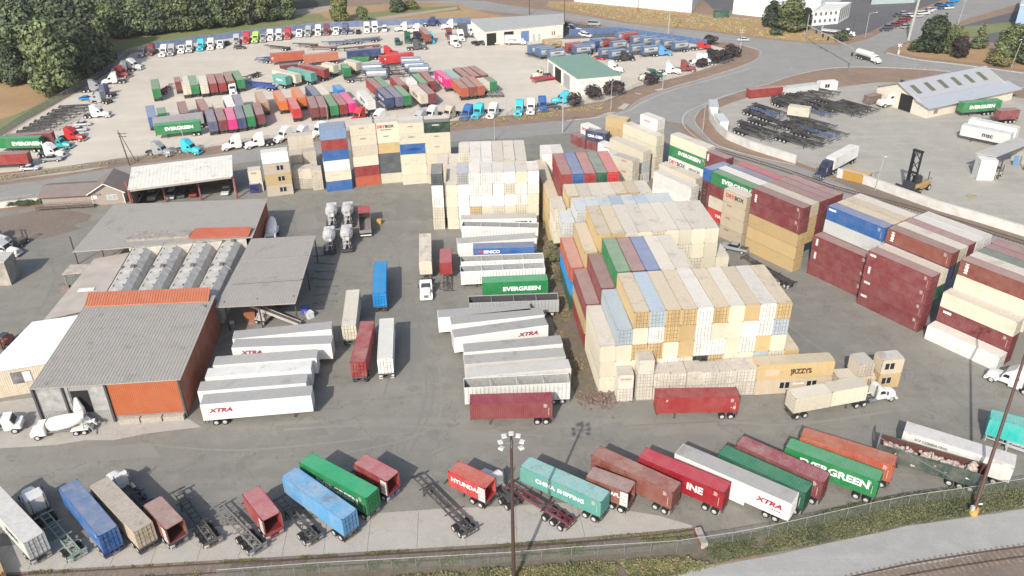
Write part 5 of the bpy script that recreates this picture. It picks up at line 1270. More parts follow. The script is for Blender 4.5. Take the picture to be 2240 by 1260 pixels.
def debris(label, nm, cat, px, size, col, rz=0, z=0., shape='crate'):
    g = G(*px); t = thing(nm, label, cat, (g.x, g.y, z), R(rz)); a, b_, h = size
    m = paint(col, .3, .1)
    ob('box', MB().box(-a/2,a/2,-b_/2,b_/2,0,h).mesh('b'), m, t)
    ob('rim', MB().box(-a/2-.04,a/2+.04,-b_/2-.04,-b_/2+.06,h-.12,h+.03).box(-a/2-.04,a/2+.04,b_/2-.06,b_/2+.04,h-.12,h+.03).box(-a/2-.04,-a/2+.06,-b_/2+.06,b_/2-.06,h-.12,h+.03).box(a/2-.06,a/2+.04,-b_/2+.06,b_/2-.06,h-.12,h+.03).mesh('r'), m, t)
    return t
debris('rusty orange bin standing below the open canopy', 'steel_bin', 'bin', (545,695), (1.9,1.5,1.3), (.42,.14,.06), 30)
debris('small orange tray lying before the rusty bin', 'steel_tray', 'tray', (553,706), (1.3,.9,.25), (.5,.2,.12), 10)
debris('bright blue bin at the corner of the open canopy', 'plastic_bin', 'bin', (668,684), (1.3,1.2,1.2), (.02,.06,.5), 15)
debris('white fabric bag heaped before the blue bin', 'bulk_bag', 'bag', (678,694), (1.2,1.2,1.1), (.72,.74,.76), 40)
debris('brown machine box between posts of the canopy', 'steel_cabinet', 'cabinet', (620,668), (2.4,1.5,1.4), (.10,.05,.045), 5)
g = G(508,716); t = thing('steel_drum', 'white round drum lid beside the dark posts under the canopy', 'drum', (g.x, g.y, 0)); ob('drum', MB().cyl((0,0,0),(0,0,1.0),.55,14).mesh('d'), plain((.2,.2,.2)), t); ob('lid', MB().cyl((0,0,1.0),(0,0,1.08),.58,14).mesh('d'), plain((.6,.57,.55)), t)
for i in range(7):
    g = G(706+random.uniform(-6,10), 560+i*17); tag(ob('steel_beam', MB().box(-2.2,2.2,-.14,.14,0,.22).mesh('b'), plain((.17,.16,.16), .8), None, (g.x, g.y, 0), R(random.uniform(-12,8))), f"dark steel beam, {nth(i)} from the top in the pile right of the canopy", 'beam', 'steel beams piled right of the canopy')
# B5, B6, B7
t, c, In = hall('workshop', 'low workshop with bright white roof at the left edge', [(-40,817),(102,794),(174,689),(70,704)], 5.2, [(.62,.54,.42), None, (.5,.46,.4), (.5,.46,.4)], (.80,.80,.80), 0, cat='building', roofmat=paint((.84,.84,.84), .08, 0, .4))
wall_patch(t, c, In, 0, .38, .7, 2.2, 4.3, None, 'window', .1, plain((.22,.2,.21), .5, 0, .6, 1.2)); wall_patch(t, c, In, 0, .57, .7, 2.3, 4.2, None, 'window_sheet', .14, plain((.66,.64,.62), .8))
hall('store_building', 'flat dusty roofed store between the white workshop and the hoppers', [(95,700),(232,668),(305,548),(206,566)], 4.6, [(.4,.37,.32)]*4, (.48,.43,.38), 0, roofmat=plain((.44,.39,.345), .9, 0, .18, .25))
ob('skylight', MB().box(-1.4,1.4,-.5,.5,4.6,4.75).mesh('s'), plain((.75,.72,.66)), None, tuple(G(189,634,4.6)), R(6))
bpy.data.objects['skylight']['label'] = 'small pale skylight on the dusty flat roof'; bpy.data.objects['skylight']['category'] = 'skylight'
t, c, In = hall('small_shelter', 'small dusty shelter on posts at the left of the hoppers', [(135,600),(187,596),(200,577),(154,579)], 3.8, [None]*4, (.47,.43,.38), 0, cat='shelter', roofmat=plain((.45,.4,.35), .9, 0, .4, .8))
for v in In: ob('post', MB().box(-.1,.1,-.1,.1,0,3.7).mesh('p'), GSTEEL, t, (v.x, v.y, 0))
ob('side_panel', MB().bar(In[0]+Vector((0,0,1.8)), In[1]+Vector((0,0,1.8)), .06, 2.4).mesh('p'), plain((.14,.16,.15)), t)
debris('dusty brown compressor box by the small shelter', 'machine_box', 'machine', (146,636), (1.6,1.4,1.4), (.2,.15,.13), 10)
# concrete tank cut by the left edge
g = G(-4,618); t = thing('concrete_bin', 'weathered concrete bin cut off by the left edge', 'bin', (g.x, g.y, 0), R(5)); ob('wall', MB().box(-4,3.2,-1.5,3,0,5).mesh('w'), plain((.36,.33,.28), .9, 0, .4, .6), t); ob('rim', MB().box(-4.1,3.3,-1.6,3.1,5,5.2).mesh('w'), plain((.5,.47,.42), .9), t)
# carport
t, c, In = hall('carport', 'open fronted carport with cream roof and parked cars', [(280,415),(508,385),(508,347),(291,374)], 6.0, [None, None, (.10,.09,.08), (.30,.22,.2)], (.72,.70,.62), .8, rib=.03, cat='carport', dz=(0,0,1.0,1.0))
posts(t, c, [(288,447),(364,443),(441,438),(519,434)], 5.9, .35, plain((.28,.08,.08), .7))
ob('side_wall', MB().bar(In[1].lerp(In[2], .25)+Vector((0,0,3.0)), In[2]+Vector((0,0,3.0)), .08, 6.0).mesh('w'), corr((.48,.46,.42)), t)
ob('beam', MB().bar(In[0]+Vector((0,0,5.6)), In[1]+Vector((0,0,5.6)), .25, .35).mesh('b'), plain((.4,.37,.32)), t)
for i, (x, y, cl, kd) in enumerate([(303,436,'lgrey','sedan'), (336,433,'grey','van'), (377,431,'lgrey','suv'), (400,428,'dgrey','suv'), (426,426,'red','suv'), (495,422,'silver','sedan')]):
    g = G(x, y); car(f"{CN[cl]} {'minivan' if kd == 'van' else 'car'}, {nth(i)} from the left under the cream carport roof", cl, (g.x, g.y), R(-82), kd, False, 'cars under the carport')
# house with brown roofs
Hm = paint((.20,.16,.145), .15, .1, .8, 0, .02); wallc = plain((.34,.29,.25), .8)
g = G(240,447); t = thing('office_house', 'small office house with brown gabled roof and white trim', 'house', (g.x, g.y, 0), R(8))
ob('wall', MB().box(-3.6,3.6,0,8.5,0,3.2).add([(-3.6,0,3.2),(3.6,0,3.2),(0,0,5.3),(-3.6,.1,3.2),(3.6,.1,3.2),(0,.1,5.3)],[(0,1,2),(3,5,4)]).mesh('w'), wallc, t)
ob('roof', MB().add([(-4.3,-.7,3.0),(0,-.7,5.5),(0,9.2,5.5),(-4.3,9.2,3.0),(4.3,-.7,3.0),(4.3,9.2,3.0),(-4.3,-.7,2.85),(0,-.7,5.35),(4.3,-.7,2.85),(-4.3,9.2,2.85),(0,9.2,5.35),(4.3,9.2,2.85)],
   [(0,1,2,3),(1,4,5,2),(6,9,10,7),(7,10,11,8),(0,6,7,1),(1,7,8,4),(3,2,10,9),(2,5,11,10),(0,3,9,6),(4,8,11,5)]).mesh('r'), Hm, t)
ob('trim', MB().bar((-4.35,-.75,2.95),(0,-.75,5.45),.08,.2).bar((0,-.75,5.45),(4.35,-.75,2.95),.08,.2).box(-3.65,-3.45,-.03,0,0,3.1).box(3.45,3.65,-.03,0,0,3.1).mesh('t'), plain((.78,.74,.68)), t)
f = ob('window', MB().box(-.2,2.2,-.05,0,1.2,2.4).mesh('w'), plain((.7,.72,.7)), t); ob('pane', MB().box(-.1,1.0,-.07,-.05,1.3,2.3).box(1.1,2.1,-.07,-.05,1.3,2.3).mesh('p'), plain((.35,.4,.42), .2), f)
ob('sign', MB().box(-3.2,-2.3,-.06,0,1.6,2.6).mesh('s'), plain((.7,.62,.6)), t)
g = G(155,450); t = thing('office_wing', 'long low brown roofed wing with a ramp left of the gabled house', 'house', (g.x+.5, g.y, 0), R(6))
ob('wall', MB().box(-6.5,6.5,0,7,0,2.9).mesh('w'), wallc, t)
ob('roof', MB().add([(-7,-.8,2.8),(7,-.8,2.8),(7,3.6,4.1),(-7,3.6,4.1),(7,8,2.8),(-7,8,2.8),(-7,-.8,2.65),(7,-.8,2.65),(7,8,2.65),(-7,8,2.65)], [(0,1,2,3),(3,2,4,5),(0,6,7,1),(5,4,8,9),(6,9,8,7),(0,3,5),(1,4,2),(0,5,9,6),(1,7,8,4)]).mesh('r'), Hm, t)
ob('ramp', MB().box(-7.5,5.5,-2.2,-.9,.5,.65).bar((-7.5,-2.2,1.4),(5.5,-2.2,1.4),.07).bar((-7.5,-1.0,1.4),(5.5,-1.0,1.4),.07).bar((-7.5,-2.2,1.0),(5.5,-2.2,1.0),.05).mesh('r'), plain((.16,.12,.11), .9), t)
for x in (-7.5,-4,-.5,2.5,5.4): ob('ramp_post', MB().box(x,x+.1,-2.25,-2.15,0,1.4).mesh('r'), plain((.16,.12,.11), .9), t)
# ------------------------------------------------ buildings of the far yard
t, c, In = hall('maintenance_building', 'long white maintenance building with grey roof at the back of the gravel yard', [(1061,69),(1234,52),(1232,33),(1028,45)], 5.5, [(.62,.6,.53),(.6,.58,.52),(.6,.58,.52),(.62,.62,.6)], (.40,.40,.385), 1.2, dz=(0,0,.6,.6),
    openings=[(0,.01,.13,0,4.6,DARK,'garage_door'),(0,.23,.35,0,4.6,DARK,'garage_door'),(0,.45,.55,0,4.2,plain((.12,.2,.42)),'garage_door'),(0,.85,.86,1.5,3,DARK,'window'),(0,.88,.89,1.5,3,DARK,'window'),(0,.60,.63,0,2.6,plain((.4,.42,.44)),'door'),(0,.67,.70,0,2.6,plain((.4,.42,.44)),'door')])
t, c, In = hall('workshop', 'white workshop with pale green roof beside the curved road', [(1265,172),(1359,164),(1280,117),(1197,126)], 5.6, [(.72,.71,.66),(.7,.69,.64),(.7,.69,.64),(.70,.69,.64)], (.17,.30,.23), 2.2, rib=.03, roofmat=paint((.19,.32,.25), .15, 0, .6), over=.15)
j = In[3]; k = In[0]
for a_, b_, dk in ((.04,.2,0), (.27,.47,1), (.55,.75,0)):
    p, q = j.lerp(k, a_), j.lerp(k, b_); u = (q-p).normalized(); n = Vector((u.y,-u.x,0)); p = p+n*.06; q = q+n*.06
    ob('garage_door', MB().bar((p.x,p.y,2.3),(q.x,q.y,2.3),.08,4.4).mesh('d'), DARK if dk else plain((.36,.36,.36)), t)
# right warehouse: gable with a lower lean-to roof
A = G(2026,259); B = G(2212,218); yaw = math.atan2((B-A).y, (B-A).x); 
t = thing('warehouse', 'long warehouse with pale lilac roof and dark skylights in the right yard', 'building', (A.x, A.y, 0), yaw)
L = (B-A).length; Dp = 19.; zl, ze, zr = 3.2, 4.6, 7.6
ob('wall', MB().box(0,L,0,Dp,0,3.1).add([(0,0,3.1),(0,Dp,3.1),(0,Dp,ze),(0,4+(Dp-4)/2,zr-.1),(0,4,ze)], [(0,4,3,2,1)]).add([(L,0,3.1),(L,Dp,3.1),(L,Dp,ze),(L,4+(Dp-4)/2,zr-.1),(L,4,ze)], [(0,1,2,3,4)]).mesh('w'), corr((.66,.60,.50), .2, .05), t)
ym = 4+(Dp-4)/2
rm = paint((.34,.35,.375), .15, .03, .6)
def sheet(pp, th=.1): 
    b = MB(); v = [Vector(p) for p in pp]; n = len(v); b.add(v+[q-Vector((0,0,th)) for q in v], [tuple(range(n)), tuple(range(2*n-1,n-1,-1))]+[(i,i+n,(i+1)%n+n,(i+1)%n) for i in range(n)]); return b
ob('roof', sheet([(-.8,4.2,ze),(L*.82,4.2,ze),(L*.82,ym,zr),(-.8,ym,zr)]).mesh('r'), rm, t); ob('roof', sheet([(L*.82,4.2,ze),(L+.6,4.2,ze),(L+.6,ym,zr),(L*.82,ym,zr)]).mesh('r'), paint((.40,.41,.40), .2), t)
ob('roof', sheet([(-.8,ym,zr),(L+.6,ym,zr),(L+.6,Dp+.6,ze-.2),(-.8,Dp+.6,ze-.2)]).mesh('r'), rm, t)
ob('lean_to_roof', sheet([(-.9,-1.0,zl),(L+2.5,-1.0,zl),(L+2.5,4.4,ze-.1),(-.9,4.4,ze-.1)]).mesh('r'), paint((.38,.40,.44), .15, 0, .5), t)
for k in range(6):
    x = 2+k*L*.155; ob('skylight', sheet([(x,6.0,ze+(6.0-4.2)/(ym-4.2)*(zr-ze)+.06),(x+1.8,6.0,ze+(6.0-4.2)/(ym-4.2)*(zr-ze)+.06),(x+1.8,9.6,ze+(9.6-4.2)/(ym-4.2)*(zr-ze)+.06),(x,9.6,ze+(9.6-4.2)/(ym-4.2)*(zr-ze)+.06)], .05).mesh('s'), plain((.13,.135,.08), .6), t)
ob('garage_door', MB().box(-.06,0,5.8,10.2,0,4.8).mesh('d'), DARK, t); ob('door', MB().box(-.1,-.05,12,15,0,4.5).mesh('d'), plain((.62,.6,.55)), t)  # garage_door is a near-black panel painting the shade inside the gable opening
ob('window', MB().box(2.6,4.2,-.05,0,.9,2.1).mesh('w'), plain((.25,.2,.16)), t)
g = G(1920,228); container('old grey brown container with an open end by the lilac roofed warehouse', (.13,.09,.08), (g.x-1, g.y+1.5), yaw+R(4), 0, 6.06, 2.6, 'corr', False, (.28,.17,.15))
# canopy at the right edge
t, c, In = hall('open_canopy', 'grey roofed canopy with white corner container at the right edge', [(2134,335),(2180,343),(2260,315),(2225,304)], 5.5, [None,None,(.45,.44,.40),None], (.42,.41,.385), .8, dz=(0,0,.5,.5), cat='canopy')
A = G(2131,392); ob('storage_box', MB().box(0,3.9,0,3.2,0,5.1).mesh('b'), paint((.66,.66,.64), .35, .15), t, (A.x-c.x+.2, A.y-c.y-.6, 0), R(-6))
ob('service_door', MB().box(0,1.2,-.05,0,0,2.6).mesh('d'), plain((.12,.25,.45)), t, (In[2].x-3.6, In[2].y-.4, 0))
posts(t, c, [(2182,392),(2238,372)], 5.3)
# white warehouses and office at the top
def block(nm, label, px, z, wc, rc, cat='building', parapet=.5):
    P = [G(*p) for p in px]; c = sum(P, Vector())/4; t = thing(nm, label, cat, (c.x, c.y, 0)); L = [p-c for p in P]
    b = MB(); b.add([Vector((l.x,l.y,0)) for l in L]+[Vector((l.x,l.y,z)) for l in L], [(0,1,5,4),(1,2,6,5),(2,3,7,6),(3,0,4,7)]); ob('wall', b.mesh('w'), plain(wc, .8, 0, .08, .3), t)
    b = MB(); b.add([Vector((l.x,l.y,z-.3)) for l in L], [(0,1,2,3)]); 
    for i in range(4): j = (i+1)%4; b.bar((L[i].x,L[i].y,z),(L[j].x,L[j].y,z),.4,.5)
    ob('roof', b.mesh('r'), plain(rc, .8, 0, .1, .2), t)
    return t, c, L
t, c, L = block('distribution_hall', 'long white warehouse at the top beyond the dry verge', [(1256,3),(1512,28),(1560,-30),(1330,-60)], 9, (.74,.74,.72), (.66,.66,.65))
for k in range(3): 
    a = L[0].lerp(L[1], .25+.25*k); ob('roof_unit', MB().box(-1.5,1.5,-1.5,1.5,9,10.5).mesh('u'), GSTEEL, t, (a.x, a.y+8, 0))
t, c, L = block('distribution_hall', 'white warehouse block beside the dark truck court at the top', [(1602,30),(1690,40),(1740,-5),(1640,-40)], 8.5, (.76,.76,.74), (.68,.68,.67))
ob('garage_door', MB().box(-2,2,-.1,0,0,4).mesh('d'), GSTEEL, t, (L[0].x+4, L[0].y-.3, 0), R(8))
t, c, L = block('distribution_hall', 'white warehouse behind the two trees at the top right', [(1690,40),(1792,30),(1900,-35),(1790,-60)], 8.5, (.78,.78,.76), (.70,.70,.69))
t, c, L = block('office_building', 'two storey white office with many windows near the crossing', [(1775,57),(1832,52),(1856,38),(1800,38)], 6, (.72,.72,.70), (.62,.62,.6))
for k in range(5):
    for zz in (1.2, 4.0):
        a = L[0].lerp(L[1], .1+.19*k); ob('window', MB().box(-.45,.45,-.08,0,zz,zz+1.2).mesh('w'), plain((.13,.14,.16), .3), t, (a.x, a.y-.05, 0), R(3))
for k in range(5): a = L[1].lerp(L[2], .1+.19*k); ob('window', MB().box(-.08,.1,-.8,.8,1.2,5.2).mesh('w'), glass(), t, (a.x+.05, a.y, 0), R(-20))
t, c, L = block('distribution_hall', 'grey green building at the top edge behind the dark car park', [(1905,10),(2000,6),(2060,-30),(1930,-30)], 7, (.35,.42,.42), (.5,.5,.5))
t, c, L = block('blue_building', 'pale blue building cut off by the right edge at the top', [(2218,62),(2300,70),(2330,20),(2235,20)], 9, (.30,.42,.62), (.5,.55,.62))
# ================================================================== GRAVEL YARD BEYOND THE ROAD
GF = 'containers on chassis in the gravel yard'
def fc(label, col, a, b, L=None, H=2.75, group=GF, roof=None, ch=True, z=DECK, dust=.15, **k):
    A, B, yaw, ln = pts(a, b, z+H); L = L or (6.06 if ln < 8.5 else 12.19); c = (A+B)/2
    t = container(label, col, (c.x, c.y), yaw, z, L, H, 'corr', False, roof, group, False, 0., dust)
    if ch:
        u = Vector((cos(yaw), sin(yaw), 0)); cl = max(L, 8.0); cc = c-u*(cl-L)/2
        chassis('chassis below '+label, (cc.x, cc.y), yaw, cl, 2, (.05,.05,.055), False, 'chassis carrying containers in the gravel yard')
    return t
def rowlab(base, i): return f"{base}, {nth(i)} from left"
# back row of the left group (ends towards us)
for i, (c, a, b) in enumerate([('green',(337.5,173),(341,195)),('maroon',(388,167),(391,180)),('cream',(402,168),(407,187.5)),('green',(418,164),(425,187)),('cream',(440,165),(446,186)),('red',(459,161),(466,184)),('red',(476,160),(486,182)),('brown',(495,157),(504,177)),('green',(515,157),(524,172))]):
    fc(f"{CN[c]} container, rear row of left gravel yard, {nth(i)} from left", c, a, b)
for i, (c, a, b) in enumerate([('blue',(327,231),(333,256)),('green',(351,234),(355,249)),('maroon',(396,224),(403,245)),('maroon',(437,218),(449,239)),('cream',(471,213),(481,232)),('white',(496,211),(505,230)),('slate',(517,209),(524,228))]):
    fc(f"{CN[c]} container, middle row of left gravel yard, {nth(i)} from left", c, a, b)
for i, (c, a, b) in enumerate([('slate',(456,241),(464,265)),('maroon',(477,238),(486,262)),('magenta',(499,236),(507,261)),('navy',(519,233),(527,258)),('green',(539,230),(547,254)),('maroon',(561,226),(568,248))]):
    fc(f"{CN[c]} container, front row of left gravel yard, {nth(i)} from left", c, a, b)
t = tr_at('white tractor facing us before the rear row of gravel yard containers', 'white', (505,178), (510,200), 'sleeper', False, 2.2)
g = G(365,200); chassis('short red empty flatbed beside the green container in gravel yard', (g.x, g.y), R(-95), 9.0, 2, (.3,.02,.03), False)
fc('rusty tan container with stained roof at the middle of the gravel yard', (.42,.25,.14), (565,201), (578,224))
fr_ = [('orange',(605,198),(619,221)),('bred',(636,214),(648,237)),('orange',(644,190),(660,213)),('navy',(676,188),(692,207)),('cream',(697,188),(712,205)),('green',(714,206),(731,232)),('maroon',(678,210),(688,236)),('maroon',(697,209),(708,235)),
 ('red',(732,204),(751,229)),('bblue',(733,183),(748,198)),('magenta',(749,202),(770,226))]
for i, (c, a, b) in enumerate(fr_): fc(f"{CN[c]} container of the orange to magenta gravel cluster, {nth(i)} from left", c, a, b, group='orange to magenta cluster of containers')
t = fc('white container with black lettering standing alone in the gravel yard', 'white', (789,198), (811,219)); lettering(t, 'TRITON', 1.4, 0, 1.3, (.03,.03,.03), bold=.04)
fr_ = [('red',(809,173),(829,191)),('green',(826,170),(845,188)),('red',(862,167),(877,183)),('navy',(830,192),(852,213)),('slate',(850,190),(872,211)),('green',(869,188),(889,208)),('white',(893,168),(906,182)),('green',(909,162),(927,181)),('red',(927,158),(942,176)),('cream2',(902,184),(928,208)),('maroon',(921,182),(945,205))]
for i, (c, a, b) in enumerate(fr_):
    t = fc(f"{CN[c]} container of the red and navy gravel yard cluster, {nth(i)} from left", c, a, b, group='red green navy cluster of containers')
    if i == 3: lettering(t, 'CMA CGM', 1.3, 0, 1.4, (.8,.8,.85), bold=.04)
    if i == 9: lettering(t, 'TRITON', 1.4, 0, 1.3, (.1,.1,.1), bold=.04)
fr_ = [('magenta',(961,156),(980,171)),('seag',(981,154),(1000,169)),('brown',(1000,150),(1021,166)),('brown',(1017,148),(1040,165)),('brown',(1034,146),(1058,162)),('rust',(994,172),(1015,191)),('brown',(1012,170),(1033,189)),('rust',(1029,168),(1050,187)),('cream',(1051,171),(1063,180)),('green',(1066,169),(1079,179))]
for i, (c, a, b) in enumerate(fr_):
    t = fc(f"{CN[c]} container of the right gravel yard cluster, {nth(i)} from left", c, a, b, group='right hand cluster of gravel yard containers')
    if i == 0: lettering(t, 'ONE', 1.8, 0, 1.4, (.85,.85,.85), bold=.06)
def fe(label, col, p, q, L=12.19, H=2.75, zt=None, anchor='m', roof=None, txt=None, dust=.15, rev=False, z=DECK):
    xy, yaw = place_edge(p, q, z+H, L, anchor)
    t = container(label, col, xy, yaw+(pi if rev else 0), z, L, H, 'corr', False, roof, GF, False, 0., dust)
    chassis('chassis below '+label, xy, yaw, L, 2, (.05,.05,.055), False, 'chassis carrying containers in the gravel yard')
    if txt: lettering(t, txt[0], txt[1], txt[2], txt[3], txt[4], bold=.05, sx=1.1)
    return t
fe('salmon red container, leftmost of the upper row in gravel yard', 'rust', (592.5,119.5), (664,113.5), roof=(.45,.16,.10), txt=('C', .8, -5.4, 1.3, (.8,.75,.7)))
fe('faded salmon container, second of the upper row in gravel yard', (.42,.15,.09), (666,122), (738,114.5), roof=(.50,.24,.16))
fe('navy container hauled by the bright red tractor in gravel yard', 'navy', (760,112.5), (832,105.5))
tr_at('bright red tractor coupled to the navy container in gravel yard', 'bred', (836,112), (862,110), 'sleeper', False, 2.0)
t = fe('bright red container right of the navy one in gravel yard', 'bred', (834,124), (903,116), roof=(.55,.06,.06)); lettering(t, 'K', .9, -4.4, 1.7, (.8,.75,.7))
fe('maroon container lying low left of the long red one in gravel yard', 'maroon', (612,144), (653,139.5), 6.06)
fc('long red container set diagonally in the middle of the gravel yard', 'red', (664,141), (708,150))
fc('cream container behind the long diagonal red one in gravel yard', 'cream', (708,136), (735,142.5))
fe('cream short container at the centre of the gravel yard', 'cream', (748,131), (783,139), 6.06)
fc('green short container end on beside the cream one in gravel yard', 'green', (752,138.5), (759,149.5), 6.06)
t = fe('pale teal container with white lettering at the left of the diagonal pair', 'teal', (590,162), (629,170), 6.06); lettering(t, 'CHINA', .9, 0, 1.4, (.85,.85,.85), bold=.04)
fc('cream container between two teal ones in the gravel yard', 'cream', (604,151), (648,162)); fc('teal container set diagonally right of the cream one', 'teal', (636,147.5), (683,159))
g = G(790,134); t = thing('refuse_skip', 'green low skip with dark lid behind the cream short container', 'skip', (g.x, g.y, 0), R(8)); ob('body', MB().slab([(-3.2,1.9),(3.2,1.9),(2.6,.2),(-2.6,.2)], 1.2, .05).mesh('b'), pnt('green'), t); ob('rim', MB().box(-3.3,3.3,-1.25,1.25,1.9,2.02).mesh('b'), pnt('dgreen'), t)
# long ones in front and at the left edge
fe('long grey container behind the front green lettered one in the gravel yard', 'grey', (336,262), (440,250), 13.7, roof=(.40,.39,.37))
t = fe('green container with white lettering at the front of the gravel yard', 'green', (337.5,276), (436,266), txt=('EVERGREEN', 1.3, .3, 1.5, (.85,.85,.85)), roof=(.10,.33,.16))
t = fe('maroon container, rearmost of the three at the far left edge', 'maroon', (20,298), (112,291), anchor='b')
t = fe('green container with white lettering at the far left edge', 'green', (-20,304), (84,302), anchor='b', txt=('EVERGREEN', 1.4, 2.6, 1.2, (.85,.85,.85)), roof=(.08,.30,.14))
t = fe('dark red container, nearest of the three at the far left edge', 'red', (-40,341), (57,336), anchor='b')
# chassis in the gravel yard
ce = 'empty chassis in the gravel yard'
def ch2(label, a, b, col=(.06,.06,.065), nax=2, grp=ce, near=False, L=None):
    A, B, yaw, ln = pts(a, b, 1.2); c = (A+B)/2
    return chassis(label, (c.x, c.y), yaw, L or max(6.5, min(14.5, round(ln, 0))), nax, col, near, grp)
for i in range(8):
    ch2(f"dark empty chassis in the slanted stack at the far left, {nth(i)} from the top", (212-i*14+(6 if i else 0), 228+i*7.2), (128-i*13, 233+i*7.8), nax=3)
for i, (a, b, c) in enumerate([((581,99),(632,104),0),((642,95),(693,97),0),((704,92),(760,90),1),((720,96),(790,88),2),((748,92),(828,84),1),((755,88),(830,81),2),((670,103),(735,103),3),((736,107),(800,101),0),((770,104),(830,98),3),((560,131),(595,130),1),((562,127),(600,124),1),((541,167),(562,160),0)]):
    ch2(f"empty {['black','blue grey','steel grey','red brown'][c]} chassis of the upper gravel yard, {nth(i)} counted from the top left", b if False else a, b, [(.05,.05,.05),(.06,.10,.22),(.2,.21,.24),(.22,.07,.06)][c])
for i in range(3): ch2(f"bright blue empty chassis left of the teal containers, {['upper','middle','lower'][i]} one", (536+i*6,178+i*4), (592+i*6,183+i*4), (.02,.07,.32))
for i in range(3): ch2(f"dark chassis sticking out right of the green end container, {['left','middle','right'][i]} one", (1058+i*10,183), (1072+i*11,206), (.25,.25,.25))
# silver tanks in blue frames on chassis
def tank_unit(label, xy, yaw, col=(.10,.17,.28), group=None, top=(.30,.35,.42), L=6.1, body=(.50,.51,.53)):
    t = thing('tank_trailer', label, 'tank trailer', (xy[0], xy[1], 0), yaw, group)
    m = paint(col, .2, 0, .5)
    ob('tank', cached(('tu', L), lambda: MB().rings([[(x, y, z) for y, z in [(-1.0,3.7),(1.0,3.7),(1.22,3.0),(1.0,2.1),(.5,1.5),(-.5,1.5),(-1.0,2.1),(-1.22,3.0)]] for x in (-L/2+.3, L/2-.3)]).mesh('t')), paint(body, .2, 0, .35, .3), t)
    ob('tank_frame', cached(('tf', L), lambda: MB().box(-L/2,-L/2+.25,-1.22,1.22,1.3,3.9).box(L/2-.25,L/2,-1.22,1.22,1.3,3.9).box(-L/2+.25,L/2-.25,-1.23,-1.05,1.3,1.45).box(-L/2+.25,L/2-.25,1.05,1.23,1.3,1.45).box(-L/2+.25,L/2-.25,-1.23,-1.0,3.7,3.9).box(-L/2+.25,L/2-.25,1.0,1.23,3.7,3.9).mesh('f')), m, t)
    ob('cover', cached(('tc', L), lambda: MB().box(-L/2+.2,L/2-.2,-1.0,1.0,3.72,3.86).box(-L/2+.1,L/2-.1,-.12,.12,3.86,3.95).mesh('c')), paint(top, .3, 0, .5), t)
    ob('name_plate', cached('np', lambda: MB().box(-1.1,1.1,-1.26,-1.235,2.7,3.2).mesh('n')), plain((.12,.13,.15)), t)
    ob('underframe', cached(('tuf', L), lambda: MB().box(-L/2-1.2,L/2+.3,-.55,-.4,1.0,1.28).box(-L/2-1.2,L/2+.3,.4,.55,1.0,1.28).mesh('f')), STEEL, t)
    for x in (L/2-.6, L/2-1.9):
        for s in (-1, 1): wheel(t, x, s*.92, .58, .5, False)
    return t
TKG = 'blue framed tank trailers beside the white workshop'
tk = [(155,402,0),(172,410,0),(220,420,0),(250,432,0),(330,444,0),(285,352,1),(310,368,3),(485,384,2),(545,398,0),(562,410,0),(600,388,0),(640,372,4),(705,345,0),(740,358,0),(800,352,2),(880,368,0),(930,292,0),(980,296,2),(1060,322,0),(1150,328,0),(1250,345,0),(1330,354,0),(1425,372,0),(1050,398,0),(1155,412,0),(780,432,0),(870,446,0)]
tk.sort(key=lambda v: v[0])
for i, (x, y, c) in enumerate(tk):
    px, py = 1120+x/4, y/4; A = G(px, py+1, 3.9); B = G(px+32, py-2.6, 3.9); yaw = math.atan2((B-A).y, (B-A).x); n = Vector((-sin(yaw), cos(yaw), 0)); c_ = A+(B-A).normalized()*3.05+n*1.2
    col = [(.07,.14,.26),(.48,.22,.10),(.33,.06,.05),(.55,.40,.22),(.03,.07,.22)][c]; bd = (.50,.51,.53) if c == 0 else col; tp = (.22,.27,.33) if c == 0 else tuple(min(.5, v*1.3+.05) for v in col)
    tank_unit(f"{['silver tank in blue frame','tan covered bin','dark red bin','pale orange bin','navy bin'][c]} by the white workshop, {nth(i)} in order from the left", (c_.x, c_.y), yaw, col if c else (.07,.14,.26), TKG, tp, 6.1, bd)
for i, (x, y) in enumerate([(787,142),(796,155),(873,128),(880,138),(890,146)]):
    A = G(x, y, 3.9); B = G(x+36, y-1.5, 3.9); yaw = math.atan2((B-A).y, (B-A).x); n = Vector((-sin(yaw), cos(yaw), 0)); c_ = A+(B-A).normalized()*4+n*1.2
    tank_unit(f"silver tank in blue frame {['left pair, upper','left pair, lower','right trio, upper','right trio, middle','right trio, lower'][i]}, middle of the gravel yard", (c_.x, c_.y), yaw+pi, (.12,.2,.32), 'silver tanks in the middle of the gravel yard', (.35,.4,.44), 7.0)
    g2 = c_-(B-A).normalized()*6.5
    chassis(f"dark tank chassis left of the silver tank, {['left pair, upper','left pair, lower','right trio, upper','right trio, middle','right trio, lower'][i]}", (g2.x, g2.y), yaw+pi, 8, 2, (.06,.06,.06), False)
